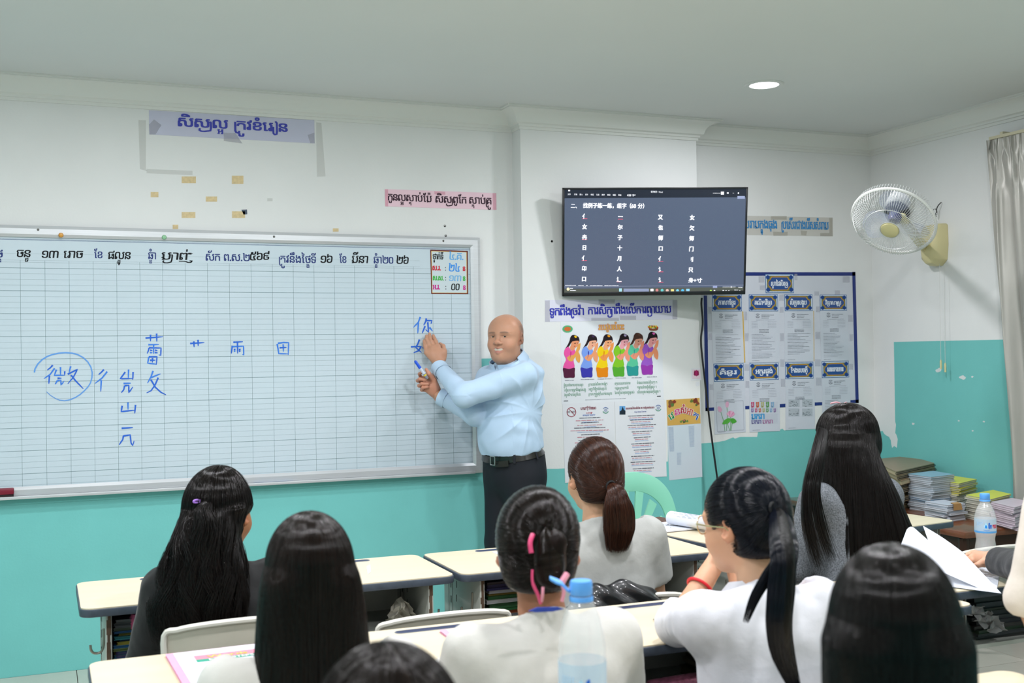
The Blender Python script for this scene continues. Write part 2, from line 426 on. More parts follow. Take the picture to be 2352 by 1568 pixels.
MB().box((XL-.1, YB-.1, CEIL), (XR+.1, .1, CEIL+.1)).build('ceiling', CEILM, None, kind='structure')
fl = MB().box((XL-.1, YB-.1, -.1), (XR+.1, .1, -.004)).build('floor', mat('grout', '6d6a64', .8), None, kind='structure')
TILE = mat('floor_tile_cream', 'cfc9bd', .22, noise=.04, nscale=6, coat=.3)
tm = rawmesh('tile', *(lambda m: (m.v, m.f))(MB().box((.002, .002, -.02), (.598, .598, 0))))
tm.materials.append(TILE)
for i in range(-4, 9):
    for j in range(13):
        x = .137+.6*i
        if x > XR or x < XL-.5: continue
        o = link('tile', tm, fl, loc=(x, -.6*(j+1), 0))
# flakes on the paint
# crown moulding
prof = [(0, 2.742), (.009, 2.742), (.009, 2.757), (.017, 2.759), (.017, 2.770), (.026, 2.775), (.033, 2.776)]
prof += [(.036+.07*(1-math.cos(t)), 2.778+.062*math.sin(t)) for t in [PI/2*k/7 for k in range(1, 8)]]
prof += [(.106, 2.846), (.116, 2.847), (.116, CEIL)]
path = [(XL, 0), (PX0, 0), (PX0, -PD), (PX1, -PD), (PX1, 0), (XR, 0), (XR, YB), (XL, YB)]
n = len(path); V = []
for i in range(n):
    p = np.array(path[i]); a = p-np.array(path[i-1]); c = np.array(path[(i+1) % n])-p
    a = a/np.linalg.norm(a); c = c/np.linalg.norm(c)
    na = np.array([a[1], -a[0]]); nc = np.array([c[1], -c[0]]); mi = (na+nc)/(1+na.dot(nc))
    for d, z in prof: q = p+mi*d; V.append((q[0], q[1], z))
k = len(prof); segs = {}
for i, nm in enumerate(['trim_1', 'trim_2', 'trim_3', 'trim_4', 'trim_5', 'trim_6', 'trim_7', 'trim_8']):
    j = (i+1) % n; M = MB(); M.add(V[i*k:(i+1)*k]+V[j*k:(j+1)*k], [(a, a+1, k+a+1, k+a) for a in range(k-1)])
    M.build(nm, MOULD, None, smooth=True, kind='structure', angle=.5)
# recessed lamps
LAMPW = mat('lamp_diffuser_lit', 'ffffff', .4, emit='ffffff', es=8)
for i, (x, y, pw) in enumerate(LAMPS):
    t = thing('ceiling_light', ['round recessed downlight shining in the white ceiling', 'round recessed downlight above the board, left part', 'round recessed downlight above the teacher', 'round recessed downlight near the curtain side', 'round downlight over the left desks', 'round downlight over the middle desks', 'round downlight behind the camera on the left', 'round downlight behind the camera in the middle', 'round downlight over the rear right seats', 'round downlight near the left wall'][i], 'light', (x, y, CEIL))
    MB().lathe([(.073, -.001), (.075, -.006), (.094, -.007), (.1, -.002), (.1, 0)], 40).build('trim_ring', mat('lamp_ring', 'd9ddda', .35), t, smooth=True)
    MB().lathe([(.0005, -.003), (.04, -.0035), (.073, -.003)], 40).build('diffuser', LAMPW, t, smooth=True)
for L in [o for o in COL.objects if o.type == 'LIGHT']: L.location.z = CEIL-.012
# ============================================================ things on the walls
def atp(px, py, P0, n):
    d = (px-1176)/FPX*CR-(py-784)/FPX*CU+CF; return CAMPOS+d*((np.array(P0)-CAMPOS)@n)/(d@n)
class Pl:
    """a drawing plane on a wall: maps photograph pixels or local units to points; lift off the wall in metres"""
    def __init__(s, P0, n): s.P0 = np.array(P0, float); s.n = np.array(n, float)/np.linalg.norm(n)
    def __call__(s, px, py, lift=0): return atp(px, py, s.P0+s.n*lift, s.n)
FW = Pl((0, 0, 0), (0, -1, 0)); PW = Pl((3, -PD, 0), (0, -1, 0)); RW = Pl((XR, 0, 0), (-1, 0, 0))
Z = lambda sc, ox, oy: (lambda x, y: (x/sc+ox, y/sc+oy))
Z1 = Z(3.92, 0, 500); Z3 = Z(3.92, 600, 500); Z4 = Z(3.92, 0, 800); Z6 = Z(5.004, 1270, 400); Z8 = Z(3.825, 1600, 600)
ZP = Z(3.4833, 1240, 670); ZB = Z(2.94, 0, 150); ZK = Z(5.227, 860, 400)
def slab(M, pl, pts, lift, th=.0007, m=0):
    a = [pl(x, y, lift) for x, y in pts]; b = [p-pl.n*th for p in a]; k = len(a)
    M.add(a, [tuple(range(k))], m)
    if th > 0: M.add(a+b, [(i, (i+1) % k, k+(i+1) % k, k+i) for i in range(k)], m)
    return M
def wtext(s, pl, A, B, em, m, bold=0, parent=None, lift=.003, name='lettering', slant=0, kind='stuff'):
    a = pl(*A, lift); b = pl(*B, lift); ux = b-a; L = np.linalg.norm(ux); dep = (a-CAMPOS)@CF
    ux = ux/L; uy = np.cross(pl.n, ux); 
    return text(s, a, ux, uy+ux*slant, L, em*dep/FPX, bold, m, parent, name, 0, kind=kind)
def bars(M, pl, A, B, h, m=0, lift=.003, words=None, seed=0, gap=.25):
    """a line of print too small to read: short inked words between A and B"""
    r = random.Random(seed); A = np.array(A, float); B = np.array(B, float); L = np.linalg.norm(B-A); d = (B-A)/L; x = 0
    while x < L:
        w_ = r.uniform(2.2, 7)*h*.55; w_ = min(w_, L-x); p = A+d*x; q = A+d*(x+w_); hh = h*r.uniform(.34, .52)/2
        M.add([pl(p[0], p[1]-hh, lift), pl(q[0], q[1]-hh, lift), pl(q[0], q[1]+hh, lift), pl(p[0], p[1]+hh, lift)], [(3, 2, 1, 0)], m)
        x += w_+h*gap*r.uniform(.6, 1.4)
PAPER = mat('paper_white', 'e4e7ec', .6, noise=.012, nscale=9, spec=.3)
TAPE = mat('clear_tape', 'bcbcc8', .25, alpha=.45, spec=.6)
def sheet(name, label, cat, pl, pts, m, lift=.0015, group=None, th=.001):
    M = MB(); slab(M, pl, pts, lift, th); o = M.build(name, m, None); tag(o, label, cat, group); return o
def tapes(o, pl, quads, lift, m=None):
    for q in quads:
        M = MB(); slab(M, pl, q, lift, .0002); M.build('tape', m or TAPE, o)
def rq(x0, y0, x1, y1, z=None):
    q = [(x0, y0), (x1, y0), (x1, y1), (x0, y1)]; return [z(*p) for p in q] if z else q

# --- lavender banner
s = sheet('banner', 'lavender paper banner with blue lettering, taped high above the whiteboard', 'banner', FW, [ZB(1005, 303), ZB(2122, 370), ZB(2125, 527), ZB(1008, 466)], mat('paper_lavender', 'c9cbe0', .5, noise=.02), .0015)
tapes(s, FW, [[ZB(*q) for q in ((1008, 400), (1040, 365), (1090, 403), (1050, 466), (1010, 466))], [ZB(*q) for q in ((1510, 455), (1590, 458), (1637, 527), (1512, 510))], [ZB(*q) for q in ((2078, 470), (2122, 455), (2125, 525), (2095, 525))]], .0026)
wtext('សិស្សល្អ ត្រូវខំរៀន', FW, ZB(1203, 410), ZB(1950, 450), 33, '4a50b4', .025, s)
# --- pink banner
s = sheet('banner', 'pink paper strip banner with black lettering, taped right of the lavender one', 'banner', FW, [ZK(125, 178), ZK(1463, 227), ZK(1465, 428), ZK(130, 385)], mat('paper_pink', 'f2cfdc', .45, noise=.02))
tapes(s, FW, [[ZK(*q) for q in ((125, 180), (165, 182), (165, 386), (130, 385))], [ZK(*q) for q in ((1420, 228), (1463, 228), (1465, 428), (1425, 426))], [ZK(*q) for q in ((720, 205), (850, 210), (852, 245), (722, 240))]], .0024, mat('pink_tape', 'f5b3c6', .3, alpha=.55))
wtext('កូនល្អស្តាប់ម៉ែ', FW, ZK(165, 312), ZK(695, 336), 25, '3b2735', .014, s)
wtext('សិស្សពូកែ', FW, ZK(735, 338), ZK(1112, 352), 25, '3b2735', .014, s)
wtext('ស្តាប់គ្រូ', FW, ZK(1140, 352), ZK(1412, 362), 25, '3b2735', .014, s)
# --- tape remains on the wall
TAN = mat('old_foam_tape', 'dcc79a', .7, noise=.12, nscale=60); RES = mat('tape_residue', 'd6d7d2', .7, alpha=.28, spec=.1)
for lab, q, mm in [('crumpled tan tape scrap with a crease, upper left of the cluster', rq(1227, 750, 1323, 795, ZB), TAN), ('square tan tape scrap below the lavender banner', rq(1566, 745, 1644, 800, ZB), TAN),
        ('small pale tan tape scrap left of the others', rq(1018, 855, 1070, 890, ZB), TAN), ('narrow folded tan tape scrap in the middle of the cluster', rq(1390, 885, 1466, 920, ZB), TAN),
        ('tan tape scrap at the lower left of the cluster', rq(1227, 990, 1319, 1030, ZB), TAN), ('tan tape scrap beside a dark corner piece', rq(1567, 985, 1655, 1030, ZB), TAN),
        ('small dark blue paper corner stuck on the wall', [ZB(*q) for q in ((1630, 975), (1668, 973), (1670, 1005), (1645, 1008))], mat('dark_scrap', '4e5a6c', .6, noise=.2, nscale=80)),
        ('tiny pale tape scrap right of the cluster', rq(1805, 897, 1840, 917, ZB), RES),
        ('small beige tape scrap above the whiteboard frame, right', rq(645, 95, 697, 125, Z3), TAN),
        ('pale tape scrap above the whiteboard frame, left', rq(1555, 62, 1605, 100, Z1), TAN)]:
    sheet('tape_scrap', lab, 'tape', FW, q, mm, .001)
for lab, q in [('long grey band of tape residue left of the lavender banner', [ZB(*q) for q in ((935, 370), (985, 372), (985, 700), (998, 715), (945, 700))]), ('slanted grey band of tape residue right of the lavender banner', [ZB(*q) for q in ((2135, 385), (2170, 388), (2198, 750), (2140, 752))]), ('horizontal grey band of tape residue above the tan scraps', [ZB(*q) for q in ((990, 700), (1300, 712), (1300, 742), (990, 728))])]:
    sheet('tape_residue', lab, 'tape', FW, q, RES, .0006, th=.0004)
for lab, q in [('upper of two dark screw holes above the frame corner', (1021.7, 518.6)), ('lower of two screw holes above the frame corner', (1023.7, 541)), ('dark screw hole in the pillar left of the television', (1267.5, 554))]:
    pl = PW if q[0] > 1200 else FW
    c = pl(*q); t = thing('screw_hole', lab, 'hole', tuple(c)); MB().lathe([(.0001, 0), (.005, 0), (.0065, .001)], 14, M=Matrix.Rotation(PI/2, 4, 'X')).build('plug', mat('dark_plug', '4a4a48', .7), t)

# --- whiteboard
BX0, BX1, BZ0, BZ1 = -1.55, 2.246, .845, 2.145
ALU = mat('brushed_aluminium', 'd2d5d8', .36, metal=.35, noise=.05, nscale=5, stretch=(1, 1, 30))
wb = thing('whiteboard', 'long pale blue-grey whiteboard with printed grid and aluminium frame', 'whiteboard', (BX0, 0, BZ0))
wb.location = (0, 0, 0)
BY = -.012; BP = Pl((0, BY, 0), (0, -1, 0))
MB().box((BX0+.02, BY, BZ0+.02), (BX1-.02, -.001, BZ1-.02)).build('panel', mat('whiteboard_panel', 'cbdbe4', .22, noise=.02, nscale=2, spec=.5), wb)
fw = .056
def rail(p0, p1, q0, q1, nm):   # outer edge p0-p1, inner edge q0-q1 : mitred bar with a raised back
    M = MB(); P = lambda a, y: (a[0], y, a[1])
    o0, o1, i0, i1 = map(np.array, (p0, p1, q0, q1)); m0 = o0*.72+i0*.28; m1 = o1*.72+i1*.28; n0 = o0*.25+i0*.75; n1 = o1*.25+i1*.75
    pr = [(o0, o1, -.001), (o0, o1, -.022), (m0, m1, -.03), (n0, n1, -.03), (i0, i1, -.02), (i0, i1, -.004)]
    v = [P(a, y) for a, _, y in pr]+[P(b_, y) for _, b_, y in pr]; k = len(pr)
    M.add(v, [(i, i+1, k+i+1, k+i) for i in range(k-1)]+[tuple(range(k)), tuple(range(2*k-1, k-1, -1))]); return M.build(nm, ALU, wb)
O = [(BX0, BZ0), (BX1, BZ0), (BX1, BZ1), (BX0, BZ1)]; I_ = [(BX0+fw, BZ0+fw), (BX1-fw, BZ0+fw), (BX1-fw, BZ1-fw), (BX0+fw, BZ1-fw)]
for i in range(4): rail(O[i], O[(i+1) % 4], I_[i], I_[(i+1) % 4], 'frame_rail')
MB().box((BX0+.02, -.062, BZ0+.002), (BX1-.06, -.028, BZ0+.006)).box((BX0+.02, -.064, BZ0+.002), (BX1-.06, -.060, BZ0+.016)).build('pen_tray', ALU, wb, bevel=.001)
for px, py in (Z1(343, 107), Z3(115, 170), Z3(1640, 208)):
    c = Pl((0, -.03, 0), (0, -1, 0))(px, py); MB().lathe([(.0001, .002), (.004, .002), (.006, 0)], 12, M=Matrix.Translation(Vector(c)) @ Matrix.Rotation(PI/2, 4, 'X')).build('screw', mat('screw_dark', '6a6a66', .5, metal=.5), wb)
GL_ = MB(); GX0 = -.0955-.1087*12; GX1 = BX1-fw; z_h = [.961-.109+.109*k for k in range(0, 10)]
def hl(z, wd, x0=GX0, x1=GX1, m=0): GL_.add([(x0, BY-.0004, z-wd/2), (x1, BY-.0004, z-wd/2), (x1, BY-.0004, z+wd/2), (x0, BY-.0004, z+wd/2)], [(0, 1, 2, 3)], m)
ztop = 1.979
z = BZ0+fw+.001; kk = 0; zb = .961-.0545
for i in range(-2, 40):
    z = .961+.02725*i
    if z > ztop+.002: break
    hl(z, .0021 if i % 4 == 0 else .0012, m=0 if i % 4 == 0 else 1)
x = -.0955-.1087*12
while x < GX1-.01:
    GL_.add([(x-.0007, BY-.0004, BZ0+fw), (x+.0007, BY-.0004, BZ0+fw), (x+.0007, BY-.0004, ztop), (x-.0007, BY-.0004, ztop)], [(0, 1, 2, 3)], 0); x += .1087
for i in (1, 2): hl(ztop+.032 if i == 1 else ztop+.0, .0009, -1.4, 1.9, 1)
hl(2.077, .002, m=2); hl(2.081, .0008, m=2)
GL_.build('grid_lines', [flat('7c969c'), flat('9fb4bb'), flat('39507e')], wb, kind='stuff')
HD = [('ថ្ងៃ', (-18, 590.5), (8, 591)), ('ខែ', Z1(848, 362), Z1(928, 364)), ('ឆ្នាំ', Z1(1335, 371), Z1(1410, 373)), ('ស័ក ព.ស.២', Z1(1853, 385), Z1(2255, 390)), ('ត្រូវនឹងថ្ងៃទី', Z3(163, 402), Z3(500, 408)), ('ខែ', Z3(705, 405), Z3(772, 406)), ('ឆ្នាំ២០', Z3(1013, 410), Z3(1195, 413))]
BPl = BP
for s_, A, B in HD: wtext(s_, BP, A, B, 26, '34427e', .012, wb, .0006, 'printed_heading')
HB = [('ចន្ទ', Z1(145, 352), Z1(280, 355)), ('១៣ រោច', Z1(375, 360), Z1(750, 362)), ('ផល្គុន', Z1(970, 370), Z1(1180, 372)), ('ម្សាញ់', Z1(1450, 375), Z1(1745, 380)), ('៥៦៩', (574, 598), (620, 596)), ('១៦', Z3(533, 405), Z3(645, 405)), ('មីនា', Z3(812, 405), Z3(965, 408)), ('២៦', Z3(1213, 415), Z3(1330, 415))]
for s_, A, B in HB: wtext(s_, BP, A, B, 28, '1e2024', .013, wb, .0009, 'black_marker_writing', slant=.12)
# count box
M = MB(); ob = [(988, 573), (1074.5, 576), (1075.5, 675.5), (990.5, 675)]; ib = [(990.3, 576), (1072, 578.5), (1073, 673), (992.5, 672.6)]; i2 = [(991.3, 577), (1071, 579.5), (1072, 672), (993.5, 671.6)]
slab(M, BP, ob, .0005, 0, 0); slab(M, BP, ib, .0006, 0, 1); slab(M, BP, i2, .0007, 0, 2); M.build('count_box', [flat('6b2a30'), flat('d9b45a'), mat('box_ground', 'cfdde2', .3)], wb)
for s_, A, B, e, c_, bo in [('ថ្នាក់ទី', Z3(1545, 372), Z3(1642, 375), 19, '1c1c20', .02), ('ស.រ.', Z3(1543, 472), Z3(1620, 473), 17, 'd02038', .03), (':', Z3(1657, 475), Z3(1664, 475), 17, '1c1c20', .02), ('ន', Z3(1817, 478), Z3(1840, 478), 17, 'd02038', .03), ('ស.ស.', Z3(1546, 562), Z3(1645, 564), 17, '40b848', .03), (':', Z3(1658, 563), Z3(1665, 563), 17, '1c1c20', .02), ('ន', Z3(1818, 567), Z3(1840, 567), 17, '40b848', .03), ('អ.រ.', Z3(1546, 643), Z3(1612, 644), 17, 'd01890', .03), (':', Z3(1660, 644), Z3(1667, 644), 17, '1c1c20', .02), ('ន', Z3(1820, 648), Z3(1842, 648), 17, 'd01890', .03)]:
    wtext(s_, BP, A, B, e, c_, bo, wb, .001, 'printed_heading')
for s_, A, B, e, c_ in [('៤.គ.', Z3(1690, 378), Z3(1825, 380), 27, '6cb0e8'), ('២៤', Z3(1685, 482), Z3(1790, 485), 27, '3c96ee'), ('១៣', Z3(1690, 568), Z3(1805, 570), 22, '7cb8e6'), ('០០', Z3(1710, 652), Z3(1788, 652), 26, '16181c')]:
    wtext(s_, BP, A, B, e, c_, .012, wb, .0012, 'marker_writing', slant=.1)
STR = [(Z1, [[(1310, 1083), (1468, 1070)], [(1355, 1052), (1355, 1112)], [(1410, 1042), (1412, 1115)], [(1335, 1142), (1432, 1140)], [(1342, 1170), (1338, 1190), (1325, 1222)], [(1342, 1170), (1450, 1172), (1447, 1240), (1430, 1232)], [(1383, 1142), (1383, 1225)], [(1352, 1190), (1372, 1195)], [(1395, 1190), (1418, 1196)], [(1350, 1212), (1372, 1215)], [(1392, 1212), (1420, 1216)],
    [(1340, 1252), (1330, 1308), (1410, 1318)], [(1340, 1252), (1413, 1250), (1408, 1322)], [(1373, 1262), (1372, 1303)], [(1350, 1282), (1398, 1282)], [(1712, 1131), (1840, 1123)], [(1745, 1112), (1748, 1165)], [(1783, 1098), (1785, 1155)],
    [(2100, 1120), (2187, 1115)], [(2092, 1150), (2083, 1222)], [(2092, 1160), (2193, 1155), (2195, 1235), (2182, 1228)], [(2138, 1120), (2140, 1222)], [(2105, 1187), (2122, 1181)], [(2105, 1201), (2122, 1198)], [(2150, 1187), (2168, 1182)], [(2150, 1201), (2168, 1198)]]),
    (Z3, [[(143, 1135), (152, 1180), (158, 1222), (248, 1225)], [(150, 1130), (200, 1122), (247, 1124), (243, 1235)], [(198, 1138), (200, 1205)], [(165, 1170), (228, 1166)], [(1433, 892), (1415, 940), (1370, 987)], [(1415, 945), (1410, 1040)], [(1487, 905), (1480, 935), (1463, 967)], [(1480, 925), (1537, 925), (1528, 955)], [(1500, 940), (1507, 1030), (1480, 1005)], [(1475, 975), (1450, 1038)], [(1515, 985), (1543, 1020)],
    [(1425, 1095), (1408, 1140), (1390, 1165), (1443, 1213)], [(1437, 1160), (1420, 1195), (1372, 1215)], [(1348, 1161), (1445, 1157)], [(1452, 1168), (1475, 1166)], [(1500, 1130), (1545, 1125), (1515, 1160), (1515, 1215)]]),
    (Z4, [[(475, 150), (452, 175), (425, 195)], [(492, 178), (450, 235), (395, 272)], [(445, 245), (440, 318)], [(508, 190), (490, 242), (580, 240)], [(545, 168), (545, 235)], [(583, 205), (583, 242)], [(518, 268), (555, 267)], [(515, 290), (508, 305), (495, 322)], [(515, 290), (548, 285), (550, 330), (578, 292)], [(637, 160), (622, 215)], [(610, 232), (697, 188), (660, 260), (610, 318)], [(640, 240), (680, 290), (750, 362)],
    [(935, 190), (912, 215), (888, 235)], [(965, 208), (920, 265), (855, 315)], [(912, 285), (907, 388)], [(1128, 212), (1083, 272), (1195, 270)], [(1158, 190), (1155, 265)], [(1198, 212), (1196, 282)], [(1112, 315), (1178, 312)], [(1122, 335), (1115, 370), (1092, 398)], [(1122, 335), (1160, 332), (1160, 398), (1197, 345)],
    [(1378, 202), (1360, 255), (1328, 312)], [(1360, 262), (1445, 228)], [(1425, 262), (1395, 330), (1360, 380), (1320, 400)], [(1358, 280), (1400, 350), (1450, 395), (1495, 417)], [(1100, 515), (1092, 568), (1215, 555)], [(1152, 485), (1153, 550)], [(1220, 508), (1213, 585)], [(1095, 718), (1198, 712)], [(1112, 785), (1105, 820), (1072, 868)], [(1112, 787), (1172, 778), (1180, 850), (1195, 875), (1208, 830)]])]
M = MB()
LK = [0]
def ink(M, zf, pts, w_, m=0):
    LK[0] += 1; lf_ = .0008+LK[0]*1.2e-5
    P = []
    pts = [np.array(zf(*p)) for p in pts]
    for a, b_ in zip(pts[:-1], pts[1:]):
        k = max(2, int(np.linalg.norm(b_-a)/4))
        P += [a+(b_-a)*t/k for t in range(k)]
    P.append(pts[-1]); P = np.array(P); n_ = len(P)
    t = np.gradient(P, axis=0); t /= np.linalg.norm(t, axis=1)[:, None]+1e-9; nn = np.stack([-t[:, 1], t[:, 0]], 1)
    ww = (w_/2*np.interp(np.linspace(0, 1, n_), [0, .12, .75, 1], [1.15, 1, .85, .45]))[:, None]
    A = P+nn*ww; B = P-nn*ww
    M.add([BP(*q, lf_) for q in A]+[BP(*q, lf_) for q in B], [(n_+i, n_+i+1, i+1, i) for i in range(n_-1)], m)
for zf, ss in STR:
    for q in ss: ink(M, zf, q, 3.6, random.choice([0, 0, 1]))
circ = [(310, 215), (315, 185), (340, 140), (380, 100), (425, 72), (470, 55), (530, 42), (590, 38), (650, 42), (700, 55), (750, 82), (790, 120), (818, 165), (830, 215), (828, 262), (815, 310), (790, 348), (760, 380), (722, 414), (680, 440), (630, 462), (580, 470), (535, 464), (500, 450), (455, 422), (420, 390)]
ink(M, Z4, circ, 3.2, 2)
M.build('blue_marker_writing', [flat('356cd6'), flat('4886e4'), flat('6aa4ea')], wb, kind='stuff')
for lab, px, py, c_ in [('orange round magnet on the top rail of the whiteboard', 140, 540, 'd99a3a'), ('green round magnet on the top rail of the whiteboard', 377, 545, '8fc79a')]:
    c = Pl((0, -.028, 0), (0, -1, 0))(px, py); t = thing('magnet', lab, 'magnet', tuple(c)); MB().lathe([(.0001, .012), (.008, .011), (.0115, .006), (.012, 0)], 18, M=Matrix.Rotation(PI/2, 4, 'X')).build('button', mat('magnet_'+c_, c_, .35), t, smooth=True)
c = at(-6, 1131, 'y', -.046); t = thing('eraser', 'dark red board eraser on the left of the pen tray', 'eraser', (c[0], -.045, BZ0+.006))
MB().box((-.07, -.014, 0), (.07, .014, .02)).build('felt_pad', mat('eraser_felt', '2a2224', .9), t)
MB().box((-.072, -.016, .02), (.072, .016, .05)).build('grip', mat('eraser_red', '7c1830', .4), t, bevel=.006)
c = at(630, 1099, 'y', -.045); t = thing('ruler', 'short clear blue ruler lying in the pen tray', 'ruler', (c[0], -.045, BZ0+.0065))
MB().box((-.1, -.011, 0), (.1, .011, .003)).build('strip', mat('ruler_blue', '8fb8e4', .2), t)
M = MB()
for i in range(20): M.box((-.095+i*.01, -.01, .003), (-.0945+i*.01, -.004 if i % 5 else .0, .0033))
M.build('graduations', flat('3a62b0'), t, kind='stuff')

# --- television
Pc = atp(1504.5, 555, (3.2, -.36, 2.1), np.array([0, -1., 0]))
tvR = Matrix.Rotation(math.radians(-18.5), 4, 'Z') @ Matrix.Rotation(math.radians(9), 4, 'X')
tn = np.array(tvR @ Vector((0, -1, 0))); TV = Pl(Pc, tn)
tux = np.array(tvR @ Vector((1, 0, 0))); tuz = np.array(tvR @ Vector((0, 0, 1)))
tv = thing('television', 'flat wall television showing a list of characters', 'television', (0, 0, 0))
cor = [TV(*q) for q in ((1294.5, 428), (1719, 435.5), (1711, 681), (1290, 678))]
uv = np.array([[(c_-Pc)@tux, (c_-Pc)@tuz] for c_ in cor]); hw = (abs(uv[:, 0])).mean(); hh = abs(uv[:, 1]).mean()
Mt = Matrix.Translation(Vector(Pc)) @ tvR
BLK = mat('tv_black', '17181b', .3)
def tvb(M, a, b_): return M.box(a, b_, Mt)
M = MB(); bz = .011
tvb(M, (-hw, -.004, hh-bz), (hw, .03, hh)); tvb(M, (-hw, -.004, -hh), (hw, .03, -hh+.022)); tvb(M, (-hw, -.004, -hh), (-hw+bz, .03, hh)); tvb(M, (hw-bz, -.004, -hh), (hw, .03, hh))
M.build('bezel', BLK, tv, bevel=.002)
M = MB(); tvb(M, (-hw+.01, .02, -hh+.01), (hw-.01, .045, hh-.01)); tvb(M, (-hw*.6, .045, -hh*.75), (hw*.6, .075, hh*.3)); M.build('back_cover', mat('tv_back', '202124', .5), tv, bevel=.004)
m = bpy.data.materials.new('tv_screen'); m.use_nodes = True; nt = m.node_tree; b = nt.nodes['Principled BSDF']; b.inputs['Base Color'].default_value = (.01, .011, .013, 1); b.inputs['Roughness'].default_value = .22
b.inputs['Emission Color'].default_value = srgb('56617a'); b.inputs['Emission Strength'].default_value = .95; SCRM = m
M = MB(); tvb(M, (-hw+.008, 0, -hh+.018), (hw-.008, .018, hh-.008)); M.build('screen', SCRM, tv)
def glow(c, s_=1): return mat('glow_%s_%.1f' % (c, s_), '101010', .3, emit=c, es=s_)
def tq(nm, q, mm, lift=.0008):
    M = MB(); slab(M, TV, q, lift, 0); return M.build(nm, mm, tv)
L_, R_ = hw-bz, hw-bz
def tloc(x, z, lift=.0008): return Pc+tux*x+tuz*z+tn*lift
def tr(nm, x0, z0, x1, z1, mm, lift=.0008):
    M = MB(); M.add([tloc(x0, z0, lift), tloc(x1, z0, lift), tloc(x1, z1, lift), tloc(x0, z1, lift)], [(0, 1, 2, 3)]); return M.build(nm, mm, tv)
zt_ = lambda px, py: (TV(px, py)-Pc)@tuz
tr('title_bar', -hw+bz, zt_(1505, 454), hw-bz, hh-bz, glow('151c30', 1.)); tr('task_bar', -hw+bz, -hh+.022, hw-bz, zt_(1505, 661), glow('555a52', 1.))
tr('status_line', -hw+bz, zt_(1505, 657), hw-bz, zt_(1505, 656), glow('8a93ab', 1.), .001)
WG = glow('f4f7ff', 1.3)
def tvt(s_, A, B, em, mm=WG, bold=.02, nm='screen_text'):
    return wtext(s_, TV, A, B, em, mm, bold, tv, .0014, nm)
tvt('二、', Z6(203, 385), Z6(310, 388), 12.2); tvt('找例子练一练，组字（60 分）', Z6(345, 382), Z6(1085, 388), 12.4, bold=.04)
cols = [('亻女冉日亻卬口', (365, 357), 505, 1224), ('一尔子十月人辶', (775, 760), 510, 1230), ('又也师口亻讠讠', (1235, 1240), 515, 1236), ('女欠师门刂只', (1600, 1580), 520, 1120)]
REDG = glow('ff5a7a', 1.)
for s_, (xa, xb), ya, yb in cols:
    for i, ch in enumerate(s_):
        n_ = 6; f_ = i/6; yy = ya+(1224+(ya-505)*1.0-505)*f_ if False else ya+120*i; xx = xa+(xb-xa)*f_
        tvt(ch, Z6(xx-28, yy), Z6(xx+28, yy+1), 12.2, bold=.05)
        if ch in '亻辶讠' or (ch == '冉') or (ch == '一'):
            p0, p1 = Z6(xx-28, yy+6), Z6(xx+30, yy+6); M = MB(); slab(M, TV, [(p0[0], p0[1]-.5), (p1[0], p1[1]-.5), (p1[0], p1[1]+.5), (p0[0], p0[1]+.5)], .0014, 0); M.build('underline', REDG, tv)
tvt('身+寸', Z6(1553, 1238), Z6(1715, 1242), 11.6, bold=.04)
tvt('组字练字 - Word', Z6(1125, 210), Z6(1262, 214), 5, bold=.01); tvt('组字', Z6(850, 250), Z6(952, 252), 5, bold=.01)
mx = [('文件', 168, 205), ('开始', 243, 280), ('插入', 305, 342), ('设计', 370, 405), ('布局', 433, 470), ('引用', 497, 533), ('邮件', 560, 597), ('审阅', 623, 660), ('视图', 686, 723), ('帮助', 750, 786)]
for s_, a, b_ in mx: tvt(s_, Z6(a, 238+(a-168)*.016), Z6(b_, 239+(a-168)*.016), 4.2, bold=.01)
M = MB()
for x0, x1, yy in ((140, 265, 1276), (290, 355, 1278), (380, 400, 1278), (425, 570, 1280), (592, 755, 1280), (2130, 2178, 1298), (198, 265, 1335), (198, 230, 1312), (2085, 2130, 1330), (2053, 2128, 1352), (1838, 1922, 217)):
    bars(M, TV, Z6(x0, yy), Z6(x1, yy+1), 2.6, 0, .0015, seed=x0)
M.build('small_screen_text', [WG], tv, kind='stuff')
def disc(x, y, r, mm, nm='icon', lift=.0014):
    c = TV(*Z6(x, y), lift); rr = r/5.004*((c-CAMPOS)@CF)/FPX; M = MB(); M.add([c+tux*rr*math.cos(t)+tuz*rr*math.sin(t) for t in np.linspace(0, 2*PI, 16, endpoint=False)], [tuple(range(16))]); return M.build(nm, mm, tv)
disc(175, 1320, 18, glow('f8e9c0', 1.1)); disc(1196, 1332, 17, glow('d88a8a', 1.)); disc(1255, 1333, 17, glow('6fd0d0', 1.)); disc(1314, 1335, 17, glow('e4bcb0', 1.1)); disc(1432, 1336, 16, glow('7fd4f4', 1.1)); disc(1490, 1336, 17, glow('58c0f2', 1.1)); disc(1815, 1340, 12, glow('b8ec50', 1.1)); disc(1857, 1340, 10, WG); disc(1958, 1340, 10, WG); disc(1990, 1341, 9, WG); disc(2022, 1342, 10, WG); disc(2148, 1343, 10, WG); disc(2132, 217, 9, WG)
